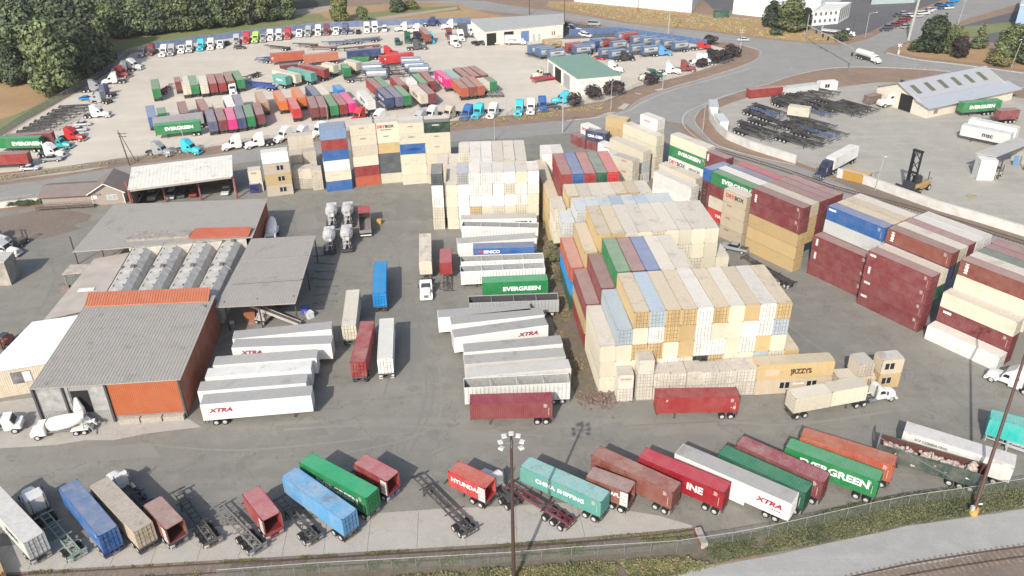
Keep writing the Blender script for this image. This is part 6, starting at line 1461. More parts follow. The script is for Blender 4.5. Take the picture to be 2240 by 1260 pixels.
# rows of parked tractors; px, py = middle of the front bumper on the ground, heading in degrees
def tr(label, col, px, py, deg, kind='sleeper', near=False, grp=None):
    g = G(px, py); a = R(deg); return tractor(label, col, (g.x-cos(a)*3.8, g.y-sin(a)*3.8), a, kind, near, group=grp)
BKR = 'tractors backed against the blue fence'
bk = [(306,127,'grey'),(325,124,'maroon'),(354,126,'white'),(372,124,'grey'),(395,119,'white'),(413,117,'lgrey'),(437,113,'cyan'),(460,111,'white'),(481,108,'white'),(517,101,'grey'),(537,98,'bred'),(556,96,'lime'),(575,94,'grey'),(591,91,'white'),(610,90,'lgrey'),(628,88,'bred'),
      (654,83,'white'),(672,82,'grey'),(696,80,'white'),(713,79,'maroon'),(734,78,'white'),(752,77,'slate'),(803,74,'white'),(821,73,'white')]
for i, (x, y, c) in enumerate(bk): tr(f"{CN[c]} tractor backed against the blue fence, {nth(i)} from the left", c, x, y, -88+random.uniform(-6,6), 'sleeper' if i % 4 else 'day', grp=BKR)
for i, (x, y, c, d) in enumerate([(240,222,'grey',160),(247,208,'slate',165),(236,196,'grey',20),(262,186,'white',-160),(285,170,'red',-20),(312,153,'white',-15),(284,160,'white',-160)]):
    tr(f"{CN[c]} tractor in the slanted line by the left fence, {nth(i)} from the bottom", c, x-(40 if d > 90 or d < -90 else 0), y, d, 'sleeper', grp='tractors along the left fence')
for lb, c, x, y, d, k in [('white and pale yellow sleeper tractor in front of the slanted chassis','white',243,256,2,'sleeper'), ('dark red sleeper tractor before the containers at the far left','bred',187,308,-10,'sleeper'),
    ('teal green tractor left of the dark red one','turq',158,325,-8,'day'), ('white sleeper tractor before the green lettered container at far left','white',144,345,-12,'sleeper'),
    ('silver sleeper tractor facing left near the blue fence','silver',863,69,185,'sleeper'), ('white tractor facing left below the silver one','white',890,74,190,'sleeper'), ('navy sleeper tractor nearest to the blue fence','navy',925,58,188,'sleeper'),
    ('white sleeper tractor left of the maintenance building','white',964,64,185,'sleeper'), ('maroon tractor among white ones by the maintenance building','maroon',985,88,-80,'sleeper'), ('white tractor right of the maroon one','white',1012,92,-75,'sleeper'),
    ('white tractor lowest by the maintenance building','white',1002,105,-65,'sleeper'), ('silver tractor next to the maintenance building corner','lgrey',1035,80,-75,'sleeper'), ('dark green tractor of the upper gravel yard','dgreen',893,97,-82,'sleeper'),
    ('black tractor between green and cyan ones','black',918,96,-70,'sleeper'), ('cyan tractor coupled to a red container by the fence','cyan',945,97,-75,'sleeper'), ('charcoal tractor facing right in upper gravel yard','dgrey',935,108,5,'sleeper'),
    ('black sleeper tractor beside the tank trailers','black',1388,132,10,'sleeper'), ('blue sleeper tractor facing right at the end of the tank trailers','lblue',1470,121,5,'sleeper'), ('red tractor beside the corner bushes','bred',1555,108,5,'mid'),
    ('white sleeper tractor behind the white workshop','white',1364,159,-20,'sleeper'), ('cream old tractor at the fence by the curved road','cream',1397,176,190,'day'), ('white tractor with black rear in the roadside line','white',1490,162,-10,'sleeper'),
    ('maroon tractor in the roadside line','maroon',1522,157,-12,'sleeper'), ('green covered truck in the roadside line','dgreen',1450,172,-12,'mid'), ('white tractor beside the tyre pile','white',1512,141,170,'sleeper'), ('tall white tractor right of the maroon one','white',1556,141,-15,'sleeper'),
    ('cyan sleeper tractor parked side on before the white workshop','cyan',1206,227,185,'sleeper'), ('small cream truck by the red ramp','cream',1163,172,200,'day')]:
    tr(lb, c, x, y, d, k)
fc('red container coupled to the cyan tractor by the back fence', 'brown', (921,59), (938,76), 12.19)
FRR = 'tractors lined up along the front fence of the gravel yard'
fr_ = [(378,342,'grey',-15),(440,338,'cyan',-20),(486,330,'white',-155),(536,326,'white',-155),(602,314,'white',-130),(640,311,'silver',-130),(680,304,'white',-130),(770,272,'bred',-120),(810,275,'white',-130),(900,276,'grey',-130),(930,268,'white',-120),(967,266,'beige',-125),(1011,266,'blue',-115),(1037,263,'cyan',-112),(1070,262,'white',-110),
       (1132,256,'cyan',-100),(1160,253,'white',-95),(1190,248,'blue',-85)]
for i, (x, y, c, d) in enumerate(fr_): tr(f"{CN[c]} tractor along the front fence of the gravel yard, {nth(i)} from the left", c, x, y, d, 'sleeper', grp=FRR)
# cars in and around the far yard
def cr(label, col, px, py, deg, kind='sedan', grp=None): g = G(px, py); return car(label, col, (g.x, g.y), R(deg), kind, False, grp)
for lb, c, x, y, d, k in [('silver sedan, upper of two parked by the slanted chassis','silver',183,275,10,'sedan'), ('silver sedan, lower of two parked by the slanted chassis','silver',174,287,10,'sedan'), ('grey pickup below the white tractor at far left','grey',113,353,8,'pickup'),
    ('silver car by the roadside at the far left','silver',67,372,5,'sedan'), ('blue car beside the slanted line of tractors','bblue',190,219,5,'sedan'), ('dark car in front of the tractors by the blue fence','dgrey',525,107,0,'sedan'), ('black car between tractors by the blue fence','black',497,98,-80,'sedan'),
    ('white van by the light mast at the blue fence','white',842,68,-85,'van'), ('grey car at the blue fence, left of the black one','grey',768,73,-85,'sedan'), ('black car at the blue fence beside the grey one','black',784,73,-85,'sedan'), ('teal pickup truck in upper gravel yard','dgreen',870,97,-78,'van'),
    ('black car before the maintenance building, left','black',1040,98,-60,'sedan'), ('black car before the maintenance building, right','dgrey',1055,97,-60,'sedan'), ('white car before the maintenance building','white',1082,96,-60,'sedan'),
    ('grey van driving on the road behind the maintenance building','grey',1300,56,-10,'van'), ('silver car driving on the road near the crossing','silver',1625,90,175,'sedan'), ('black sports car by the front fence of the gravel yard','black',1211,237,-20,'sedan'),
    ('white car in the roadside line of trucks','white',1444,165,-10,'sedan'), ('red car behind the white workshop','bred',1311,130,-30,'sedan')]: cr(lb, c, x, y, d, k)
for i in range(9): cr(f"car in the line right of the maintenance building, {nth(i)} from the top", ['dgrey','black','grey','navy','dgrey','white','dgrey','white','white'][i], 1243+i*5.0, 57+i*3.0, -35, 'suv', 'cars right of the maintenance building')
g = G(1127,98); t = thing('box_truck', 'white box truck with black lettering by the maintenance building', 'truck', (g.x, g.y, 0), R(-3))
ob('box', MB().box(-4,2.2,-1.2,1.2,.9,3.6).mesh('b'), pnt('white'), t); ob('cab', MB().slab([(4.2,.5),(4.2,1.3),(3.6,1.5),(3.2,2.4),(2.2,2.4),(2.2,.5)], 1.0, .1).mesh('c'), pnt('white'), t)
lettering(t, 'cintas', 1.5, -1, 2.3, (.03,.04,.08), hw=1.2, bold=.03)
for x in (-2.4, 3.2):
    for s in (-1, 1): wheel(t, x, s*.9, .35, .42, False)
# red ramp by the white workshop
A, B = G(1168,182), G(1212,173); yaw = math.atan2((B-A).y, (B-A).x); t = thing('loading_ramp', 'red steel loading ramp left of the white workshop', 'ramp', ((A+B).x/2, (A+B).y/2, 0), yaw)
ob('deck', MB().bar((-5,0,1.7),(4.6,0,.5),2.2,.5).mesh('d'), paint((.42,.02,.04), .1), t); ob('leg', MB().box(-4.4,-4.2,-.9,-.7,0,1.6).mesh('l'), paint((.6,.2,.05), .1), t); ob('leg', MB().box(-4.4,-4.2,.7,.9,0,1.6).mesh('l'), paint((.6,.2,.05), .1), t)
# tyre pile
random.seed(21); b = MB()
for i in range(120):
    g = G(1560+random.uniform(-12,42), 128+random.uniform(-16,12)); n = random.randint(1,4); b.cyl((g.x, g.y, 0), (g.x, g.y, n*.28), .55, 9)
tag(ob('tyre_pile', b.mesh('t'), plain((.03,.03,.032), .9)), 'big heap of black tyres by the curved road', 'tyre pile', None, 'stuff')
# tanker truck on the road
A, B = G(1876,120,1), G(1922,134,1); d = (B-A).normalized(); yaw = math.atan2(d.y, d.x); c = (A+B)/2
t = thing('tanker_truck', 'white tanker truck driving across the crossing', 'truck', (c.x, c.y, 0), yaw)
ob('tank', MB().rings([[(x, r*cos(2*pi*i/14), 2.35+r*.9*sin(2*pi*i/14)) for i in range(14)] for x, r in [(-5.2,.9),(-5.0,1.2),(1.6,1.2),(1.8,.9)]]).mesh('t'), paint((.66,.66,.64), .2), t)
ob('frame', MB().box(-5,4,-.5,.5,.8,1.1).mesh('f'), STEEL, t); ob('cab', MB().slab([(4.0,.8),(4.0,1.8),(3.5,2.6),(2.2,2.7),(2.2,.8)], 1.1, .1).mesh('c'), pnt('white'), t); ob('hood', MB().slab([(5.4,.6),(5.4,1.3),(5.1,1.6),(4.0,1.8),(4.0,.6)], .95, .1).mesh('c'), pnt('white'), t)
ob('windshield', MB().box(3.75,3.82,-.9,.9,1.9,2.5).mesh('w'), glass(), t)
for x in (-4.2,-3.0,-1.8,4.6):
    for s in (-1, 1): wheel(t, x, s*.95, .5, .5, False)
# ================================================================== RIGHT YARD
RC = 'empty black chassis stacked side by side in the right yard'
rows = [((1745,185),(1848,205),6,(-13,5.0)), ((1630,240),(1700,262),3,(10,-7)), ((1612,262),(1700,290),3,(22,-6)), ((1606,280),(1690,305),3,(14,-5)), ((1715,292),(1800,315),4,(18,-7)), ((1700,268),(1790,292),4,(14,-5)), ((1810,232),(1880,250),4,(12,-4)), ((1740,230),(1820,252),4,(14,-6)), ((1700,222),(1745,240),2,(12,-4)), ((1700,296),(1780,320),2,(14,-5))]
q = 0; random.seed(9)
for a, b_, n, (dx, dy) in rows:
    for k in range(n):
        ch2(f"black empty chassis in the right yard, {nth(q) if q < 34 else 'last'} in order from the back", (b_[0]+dx*k, b_[1]+dy*k), (a[0]+dx*k, a[1]+dy*k), (.035,.035,.038) if q % 5 != 2 else ((.05,.09,.2) if q % 2 else (.05,.05,.05)), 4 if k % 2 else 3, RC, False, 12.19); q += 1
GRR = 'containers in the right yard'
def re_(label, col, p, q_, L, H=2.6, z=0., **k):
    xy, yaw = place_edge(p, q_, z+H, L, 'm'); return container(label, col, xy, yaw, z, L, H, 'corr', False, k.get('roof'), GRR, False, 0., k.get('dust', .15)), xy, yaw
re_('red container at the top left of the right yard', 'red', (1643,197), (1718,190), 12.19, 2.6, .2)
t, _, _ = re_('light grey container between the red one and the white cabin', 'lgrey', (1719,193), (1793,184), 12.19, 2.6, .2)
t, _, _ = re_('white site cabin with a small window at the top of the right yard', 'white', (1795,181), (1835,178), 6.06, 2.7); window_pair(t, -.6, 1.5)
t, xy, yw = re_('cream short container sitting on black chassis in the right yard', 'cream', (1726,232), (1770,238), 6.06, 2.6, 1.4)
xy, yw = place_edge((2112.5,226), (2191,220), 4.2, 12.19); t = container('green container with white lettering before the lilac roofed warehouse', 'green', xy, yw, DECK, 12.19, 2.85, rods=False, roof=(.09,.30,.14), group=GRR); lettering(t, 'EVERGREEN', 1.4, 0, 1.4, (.85,.85,.85), bold=.05, sx=1.1); chassis('chassis under the green container before the lilac roofed warehouse', xy, yw, 12.19, 4, near=False)
xy, yw = place_edge((2186,243), (2236,240), 4.0, 6.06); container('dark red short container on a chassis at the right edge of right yard', 'maroon', xy, yw, DECK, 6.06, 2.6, rods=False, group=GRR); chassis('chassis under the dark red short container at the right edge', (xy[0]-1.5, xy[1]), yw, 9.5, 3, near=False)
xy, yw = place((2108,270), (2212,291), 4.3, 12.19, 'a'); t = container('white container with black lettering in the right yard', 'lgrey', xy, yw, DECK, 12.19, 2.9, 'flat', False, (.70,.70,.66), GRR); lettering(t, 'msc', 1.7, .6, 1.4, (.04,.04,.05), bold=.06); chassis('chassis under the white container with black lettering in right yard', xy, yw, 12.19, 2, near=False)
xy, yw = place((2126,264), (2236,287), 4.3, 12.19, 'a'); container('white container behind the black lettered one in the right yard', 'white', (xy[0]+1.0, xy[1]+2.6), yw, DECK, 12.19, 2.9, 'flat', False, None, GRR)
t, _, _ = re_('yellow container behind the low white wall', (.42,.24,.04), (1845,372), (1901,385), 6.06, 2.3)
A, B, yaw, ln = pts((1868,308), (1803,347), 2.2)
A = G(1880,313,4.1); B = G(1818,346,4.1); u = (B-A).normalized(); yaw = math.atan2(u.y, u.x); c = B-u*6.1
t = container('white refrigerated container pulled by the dark blue truck in the right yard', 'white', (c.x, c.y), yaw+pi, DECK, 12.19, 2.9, 'flat', False); chassis('chassis under the white container pulled by the dark blue truck', (c.x, c.y), yaw+pi, 12.19, 2, near=False); ob('vent_panel', MB().box(-.5,.5,-.02,.02,-.8,.8).mesh('v'), plain((.2,.22,.16)), t, (-.5, 1.235, 1.6))
p = B+u*2.0; tractor('dark blue sleeper truck driving in the right yard', (.02,.028,.06), (p.x, p.y), yaw, 'sleeper', True)
# container handler with its tall mast
g = G(2000,418); t = thing('container_handler', 'black and yellow container handler with a tall mast in the right yard', 'container handler', (g.x, g.y, 0), R(214))
m = MB()
for s in (-1, 1): m.box(2.2,2.7,s*1.0-.15,s*1.0+.15,.6,10.5); m.box(1.9,2.2,s*.8-.1,s*.8+.1,.6,9.8)
for k in range(4): m.bar((2.4,-.9,1+k*2.5),(2.4,.9,3.3+k*2.5),.15); m.bar((2.4,.9,1+k*2.5),(2.4,-.9,3.3+k*2.5),.15)
m.box(2.0,2.8,-1.2,1.2,10.3,10.7); m.box(2.1,2.7,-1.1,1.1,5.2,5.5)
ob('mast', m.mesh('m'), plain((.02,.02,.022), .6), t)
ob('spreader', MB().box(2.8,3.2,-3.2,3.2,1.2,1.7).box(2.9,3.6,-3.2,-2.9,1.0,1.3).box(2.9,3.6,2.9,3.2,1.0,1.3).box(2.8,3.3,-1.4,1.4,1.7,3.2).mesh('s'), plain((.05,.05,.055), .6), t)
ob('body', MB().slab([(2.0,.8),(2.0,1.8),(.4,2.2),(-3.4,2.3),(-4.0,1.8),(-4.0,.9)], 1.5, .15).mesh('b'), paint((.36,.22,.05), .4), t)
f = ob('cabin', MB().slab([(.9,2.2),(.7,3.9),(-.8,3.9),(-1.0,2.2)], .8, .08).mesh('c'), plain((.04,.04,.04), .5), t)
ob('hand_rail', MB().bar((-3.6,-1.4,3.1),(-1.2,-1.4,3.1),.06).bar((-3.6,1.4,3.1),(-1.2,1.4,3.1),.06).bar((-3.6,-1.4,2.3),(-3.6,-1.4,3.1),.06).bar((-3.6,1.4,2.3),(-3.6,1.4,3.1),.06).bar((-3.4,.8,2.3),(-3.4,.8,4.4),.15).mesh('h'), STEEL, t)
for s in (-1, 1): wheel(t, 1.6, s*1.7, .9, .85, True, plain((.5,.5,.5))); wheel(t, -3.0, s*1.5, .6, .75, True, plain((.5,.5,.5)))
g = G(1945,232); t = thing('container_handler', 'white container handler beside the lilac roofed warehouse', 'container handler', (g.x, g.y, 0), R(15))
ob('mast', MB().box(3.0,3.4,-1.1,-.8,.5,7.5).box(3.0,3.4,.8,1.1,.5,7.5).box(3.0,3.4,-.8,.8,7.0,7.4).box(3.0,3.4,-.8,.8,3.2,3.5).mesh('m'), plain((.03,.03,.03), .6), t)
ob('body', MB().slab([(2.6,.7),(2.6,1.8),(.4,2.1),(-3.4,2.1),(-3.9,1.5),(-3.9,.7)], 1.3, .15).mesh('b'), pnt('white'), t); ob('cabin', MB().slab([(1.2,2.1),(1.0,3.6),(-.6,3.6),(-.8,2.1)], .8, .08).mesh('c'), pnt('white'), t); ob('window', MB().slab([(1.25,2.5),(1.1,3.3),(-.6,3.3),(-.7,2.5)], .84, .08).mesh('c'), glass(), t)
for s in (-1, 1): wheel(t, 1.9, s*1.3, .6, .75, False); wheel(t, -2.6, s*1.3, .5, .65, False)
g = G(2124,431); tag(ob('steel_beam', MB().box(-1.0,1.0,-.2,.2,0,.5).box(-.9,.9,-.3,-.2,.1,.2).mesh('b'), plain((.30,.25,.12), .8), None, (g.x, g.y, 0), R(-30)), 'short yellowish beam lying alone on the right yard', 'beam')
g = G(2178,385); t = thing('forklift', 'cream forklift parked below the canopy at right edge', 'forklift', (g.x, g.y, 0), R(20)); ob('body', MB().slab([(1.2,.4),(1.2,1.1),(-1.4,1.4),(-1.5,.4)], .7, .1).mesh('b'), paint((.5,.45,.33), .3), t); ob('mast', MB().box(1.3,1.45,-.5,-.35,.1,2.8).box(1.3,1.45,.35,.5,.1,2.8).mesh('m'), STEEL, t); ob('guard', MB().box(-.8,.8,-.6,.6,2.1,2.2).bar((.8,-.6,1),(.6,-.6,2.1),.08).bar((.8,.6,1),(.6,.6,2.1),.08).bar((-.8,-.6,1.2),(-.8,-.6,2.1),.08).bar((-.8,.6,1.2),(-.8,.6,2.1),.08).mesh('g'), STEEL, t)
for s in (-1, 1): wheel(t, .9, s*.7, .3, .4, False); wheel(t, -1.1, s*.7, .25, .32, False)
# car parks at the top right
random.seed(4)
for i, (x, y, c) in enumerate([(1937,68,'dgrey'),(1946,63,'dgrey'),(1960,58,'maroon'),(1968,53,'maroon'),(1977,48,'red'),(1985,43,'maroon'),(1965,36,'dgrey'),(1978,33,'grey'),(1993,38,'white'),(2008,38,'silver'),(2012,33,'white'),(2022,32,'white'),(2030,27,'white'),(2035,25,'silver'),(2062,20,'blue'),(2055,13,'navy'),(2078,12,'bblue'),(2088,5,'bblue'),(2075,20,'white'),(1982,62,'grey')]):
    cr(f"{CN[c]} car in the car park at the top right, {nth(i)} in order", c, x, y, 5 if i < 6 else 15, 'suv' if i % 3 else 'sedan', 'cars in the top right car park')
A, B = G(1802,65,1), G(1866,72,1); d = (B-A).normalized(); c = (A+B)/2
t = tractor('white flatbed truck parked before the white office', 'white', (B.x-3, B.y), math.atan2(d.y, d.x), 'day', False); ob('bed', MB().box(-9,-1.0,-1.2,1.2,1.2,1.6).box(-9,-8.8,-1.2,1.2,1.6,2.8).mesh('b'), pnt('lgrey'), t)
g = G(1577,38); t = thing('refuse_container', 'green refuse container in the dark truck court at the top', 'skip', (g.x, g.y, 0), R(-5)); ob('body', MB().box(-3.2,3.2,-1.2,1.2,.2,2.6).mesh('b'), pnt('dgreen'), t); ob('lid', MB().box(-3.25,3.25,-1.25,1.25,2.6,2.75).mesh('b'), pnt('black'), t)
car('grey pickup truck between cream block and maroon stack', 'grey', tuple(G(1606,549))[:2], R(150), 'pickup', True)
ch2('empty dark chassis leaning between cream block and tan stack', (1628,560), (1735,620), (.04,.04,.045), 2, None, True)
for lb, x, y in [('white sleeper tractor cut off by the left edge by the grey bin', 45, 560), ('second white tractor behind the one at left edge by the bin', 20, 533)]: tr(lb, 'white', x, y, -8, 'sleeper', True)
g = G(48,535); t = thing('forklift', 'dark old forklift behind the white tractors at the left edge', 'forklift', (g.x, g.y, 0), R(80)); ob('body', MB().slab([(1.4,.4),(1.4,1.2),(-1.4,1.5),(-1.5,.4)], .8, .1).mesh('b'), paint((.06,.06,.05), .3), t); ob('mast', MB().box(1.4,1.6,-.6,-.4,.1,2.9).box(1.4,1.6,.4,.6,.1,2.9).box(1.4,1.6,-.4,.4,2.6,2.8).mesh('m'), STEEL, t)
for s in (-1, 1): wheel(t, 1.0, s*.8, .3, .45, True); wheel(t, -1.1, s*.8, .25, .38, True)
g = G(14,755); t = thing('forklift', 'dark forklift with orange parts by the white roofed workshop', 'forklift', (g.x, g.y, 0), R(-100)); ob('body', MB().slab([(1.4,.4),(1.4,1.2),(-1.4,1.5),(-1.5,.4)], .8, .1).mesh('b'), paint((.30,.08,.05), .3), t); ob('mast', MB().box(1.4,1.6,-.6,-.4,.1,2.9).box(1.4,1.6,.4,.6,.1,2.9).mesh('m'), STEEL, t); ob('guard', MB().box(-.8,.8,-.6,.6,2.1,2.2).bar((.8,-.6,1),(.6,-.6,2.1),.08).bar((.8,.6,1),(.6,.6,2.1),.08).bar((-.8,-.6,1.2),(-.8,-.6,2.1),.08).mesh('g'), STEEL, t)
for s in (-1, 1): wheel(t, 1.0, s*.8, .3, .45, True); wheel(t, -1.1, s*.8, .25, .38, True)
# ================================================================== FENCES, WALLS, POLES, TRACKS, PLANTS
def fence(label, pp, h, post_every=3., mat=None, px=True, group=None, base=None, kind='chain'):
    P = [G(*p) for p in pp] if px else [Vector(p) for p in pp]
    c = P[len(P)//2]; t = thing('chain_link_fence' if kind == 'chain' else 'slat_fence', label, 'fence', (c.x, c.y, 0), 0, group)
    S = []
    for i in range(len(P)-1):
        d = P[i+1]-P[i]; k = max(1, round(d.length/post_every)); S += [P[i]+d*j/k for j in range(k)]
    S.append(P[-1]); S = [s-c for s in S]
    m = MB(); r = MB()
    for a, b in zip(S, S[1:]):
        m.add([(a.x,a.y,.05),(b.x,b.y,.05),(b.x,b.y,h),(a.x,a.y,h)], [(0,1,2,3)]) if kind == 'chain' else m.bar((a.x,a.y,h/2),(b.x,b.y,h/2),.06,h)
        r.bar((a.x,a.y,h),(b.x,b.y,h),.05)
    ob('mesh_panel', m.mesh('m'), mat, t); ob('top_rail', r.mesh('r'), plain((.45,.46,.44), .5), t)
    pm = cached(('fp', h), lambda: MB().cyl((0,0,0),(0,0,h+.08),.045,6).mesh('post'))
    st = max(1, len(S)//90+1)
    for s in S[::st]: ob('post', pm, GSTEEL, t, (s.x, s.y, 0))
    return t
def meshmat(key, col, alpha):
    m, n, b = _nodes(key); b.inputs['Base Color'].default_value = (*col, 1); b.inputs['Alpha'].default_value = alpha; b.inputs['Roughness'].default_value = .8
    return m
fence('tall chain link fence running along the weedy verge at the bottom', [(480,1272),(700,1256),(1120,1233),(1250,1222),(1480,1208),(1600,1190),(1680,1175),(1800,1148),(1900,1125),(1985,1108),(2100,1092),(2240,1070),(2400,1045)], 2.0, 3.0, meshmat('wire', (.17,.20,.17), .26))
fence('chain link fence along the left side of the gravel yard', [(0,300),(60,262),(150,210),(205,180),(250,150),(285,118),(340,104)], 2.2, 3.5, meshmat('wire2', (.26,.27,.25), .5))
fence('low roadside fence along the front of the gravel yard', [(0,399),(200,373),(290,353),(420,338),(560,313),(760,291),(960,273),(1120,256),(1230,241),(1330,222),(1400,191),(1540,161),(1605,138)], 1.8, 5, meshmat('wire3', (.3,.28,.25), .22))
fence('blue slatted fence behind the row of tractors', [(340,106),(440,92),(560,77),(700,62),(900,54),(1030,50)], 2.4, 6, paint((.09,.14,.26), .25, .1), kind='slat')
fence('blue slatted fence behind the tank trailers', [(1245,78),(1350,72),(1480,90),(1545,101)], 2.4, 6, paint((.06,.12,.26), .2, .1), kind='slat')
fence('small chain link fence in front of the brown house at left', [(-60,460),(0,450),(50,444),(110,436)], 1.8, 3, meshmat('wire4', (.3,.29,.26), .3))
def wallx(label, pp, h, w=.35, nm='concrete_wall', col=(.60,.59,.55)):
    P = [G(*p) for p in pp]; c = P[0]; t = thing(nm, label, 'wall', (c.x, c.y, 0)); b = MB(); k = MB()
    for a, d in zip(P, P[1:]):
        a = a-c; d = d-c; b.bar((a.x,a.y,h/2),(d.x,d.y,h/2),w,h); k.bar((a.x,a.y,h+.05),(d.x,d.y,h+.05),w+.1,.1)
    ob('wall', b.mesh('w'), plain(col, .85, 0, .2, .4), t); ob('coping', k.mesh('k'), plain(tuple(v*.9 for v in col), .85), t); return t
wallx('long low white wall curving round the corner of the right yard', [(1551,242),(1552,262),(1568,286),(1590,305),(1640,326),(1700,345),(1740,358)], 2.2)
wallx('long low white wall between the railway strip and the right yard', [(1830,387),(1880,399),(1960,428),(2050,460),(2140,486),(2240,517),(2330,545)], 2.2)
wallx('low pale wall behind the grass at the far left', [(-80,462),(0,455),(60,448),(108,442)], 1.4, .3)
for i, (a, b_) in enumerate([((1556,232),(1562,262)), ((1568,268),(1584,290))]):
    A, B = G(*a), G(*b_); c = (A+B)/2; d = B-A; t = thing('white_cabin', f"white flat roofed unit on the curving wall, {['rear','front'][i]} one", 'cabin', (c.x, c.y, 0), math.atan2(d.y, d.x)); ob('body', MB().box(-3.5,3.5,-1.2,1.2,0,2.9).mesh('b'), pnt('white'), t); ob('roof', MB().box(-3.6,3.6,-1.3,1.3,2.9,3.0).mesh('b'), pnt('lgrey'), t)
# ---------- poles
def g3(px, py): return G(px, py)
def pole(label, base, h, kind='wood', lean=(0,0), r=.18, name='utility_pole', cat='utility pole', arm=None):
    g = G(*base); t = thing(name, label, cat, (g.x, g.y, 0)); mt = plain((.10,.065,.05) if kind == 'wood' else (.42,.42,.40), .8)
    ob('pole', MB().cyl((0,0,0),(lean[0],lean[1],h),r,10,0,r*.65).mesh('p'), mt, t)
    if arm == 'cross': ob('crossarm', MB().box(-1.2,1.2,-.06,.06,h-.9,h-.75).box(-1,1,-.06,.06,h-1.7,h-1.55).mesh('c'), mt, t)
    elif arm: ob('lamp_arm', MB().bar((0,0,h),(arm,0,h+.5),.1).mesh('a'), mt, t); ob('lamp_head', MB().box(arm-.1,arm+.6,-.15,.15,h+.42,h+.58).mesh('l'), plain((.6,.6,.58)), t)
    return t
# the lamp mast in the middle, foot just below the frame
def floods(t, h, lamps, cx=0., cy=0.):
    ob('bracket', MB().box(cx-1.3,cx+1.3,cy-.06,cy+.06,h-.9,h-.8).box(cx-.9,cx+.9,cy-.06,cy+.06,h-.15,h-.05).box(cx-.06,cx+.06,cy-1.2,cy+1.2,h-.5,h-.4).mesh('b'), GSTEEL, t)
    fm = cached('flood', lambda: MB().slab([(-.35,0),(-.3,.22),(.25,.30),(.4,.12),(.4,0)], .34, .05).mesh('f'))
    for x, y, z, rz in lamps: ob('floodlight', fm, plain((.58,.58,.56), .5), t, (cx+x*.68, cy+y*.8, h+z), R(rz), scale=(.78,.78,.78))
H1 = 22.5; g = G(1125,1278)
c1 = Vector((-.34, 68.6)); t = thing('lamp_mast', 'tall brown lamp mast with six floodlights in the bottom centre', 'lamp mast', (c1.x, c1.y, 0))
ob('mast', MB().cyl((0,0,0),(.0,0,H1),.24,12,0,.15).mesh('p'), plain((.07,.045,.038), .6, 0, .3), t)
floods(t, H1, [(-1.7,0,-.8,110),(1.7,0,-.8,70),(-1.1,.1,-.05,100),(1.1,.1,-.05,80),(0,1.1,-.4,90),(-1.5,-.9,-1.0,-120),(1.5,-.9,-1.0,-60)])
ob('junction_box', MB().box(-.5,-.2,-.35,.1,.6,1.3).mesh('j'), plain((.6,.6,.58)), t)
g = G(2128,1124); t = thing('lamp_mast', 'tall brown mast on a yellow concrete foot at the lower right', 'lamp mast', (g.x, g.y, 0))
top = G(2290,640,24.)
# direction of lean found from two points of the mast in the photo
def on_ray(px, py, z): return G(px, py, z)
q = on_ray(2238,790,16.5); dq = (q-g)/16.5
ob('mast', MB().cyl((0,0,.8),(dq.x*22,dq.y*22,22),.24,12,0,.15).mesh('p'), plain((.085,.04,.032), .6, 0, .3), t)
ob('foot', MB().cyl((0,0,0),(0,0,1.0),.55,14).mesh('f'), plain((.55,.34,.10), .8), t); ob('junction_box', MB().box(-.75,-.35,-.5,-.15,1.1,1.7).mesh('j'), plain((.5,.5,.48)), t); ob('sign', MB().box(.1,.6,-.32,-.28,1.9,2.1).mesh('s'), plain((.8,.8,.78)), t)
floods(t, 22, [(-1.5,0,-.8,110),(1.5,0,-.8,70)], dq.x*22, dq.y*22)
pole('dark utility pole between the gravel yard and the carport', (284,362), 9.5, 'wood', (-.8,0), arm='cross')
pole('leaning dark guy pole right of the utility pole by the carport', (297,352), 8, 'wood', (-2.2,-.5), .12)
pole('thin light pole beside the gravel yard row of tractors', (412,338), 8.5, 'steel', (-1.0,1.), .1, 'light_pole', 'light pole')
pole('thin light pole behind the tall stacks by the road', (722,290), 8, 'steel', (-.2,0), .1, 'light_pole', 'light pole')
pole('grey light pole on the gravel yard left of the cyan tractors', (1108,252), 10, 'steel', (-.1,0), .13, 'light_pole', 'light pole')
pole('thin light pole standing behind the white wall of containers', (1082,308), 7, 'steel', (0,0), .1, 'light_pole', 'light pole')
pole('grey utility pole in front of the road above the coloured five', (1231,290), 11, 'steel', (-.1,0), .2)
pole('brown tall pole right of the maintenance building', (1234,80), 20, 'wood', (0,0), .2)
pole('pole at the top centre beside the dry verge', (1158,32), 14, 'wood', (0,0), .2)
pole('tall pale pole among the tank trailers', (1461,82), 22, 'steel', (.3,0), .2, arm='cross')
pole('dark pole on the verge before the white warehouse', (1395,25), 10, 'wood', (0,0), .2)
pole('lamp pole beside the white workshop and dark bushes', (1336,243), 9, 'steel', (0,0), .1, 'street_lamp', 'street lamp', 1.0)
pole('lamp pole on the roadside between dark bushes and trucks', (1449,196), 9, 'steel', (0,0), .1, 'street_lamp', 'street lamp', 1.0)
pole('pole beside the tyre heap at the curve', (1618,116), 9, 'steel', (0,0), .12, arm='cross')
pole('light pole on the curving verge left of the chassis lot', (1537,290), 8, 'steel', (0,0), .1, 'light_pole', 'light pole')
pole('light pole behind the white wall left of the handler', (1914,417), 8, 'steel', (.4,0), .1, 'light_pole', 'light pole', .5)
pole('wide grey steel pole at the top right near the crossing', (1987,88), 26, 'steel', (1.2,0), .55, 'steel_pole', 'pole')
pole('street lamp with a long arm in the dark car park', (1892,82), 9, 'steel', (0,0), .1, 'street_lamp', 'street lamp', 2.4)
pole('brown pole right of the white flatbed truck', (1861,88), 9, 'wood', (.3,0), .14)
pole('street lamp standing by the trees on the right', (2212,148), 9, 'steel', (1.0,0), .1, 'street_lamp', 'street lamp', .4)
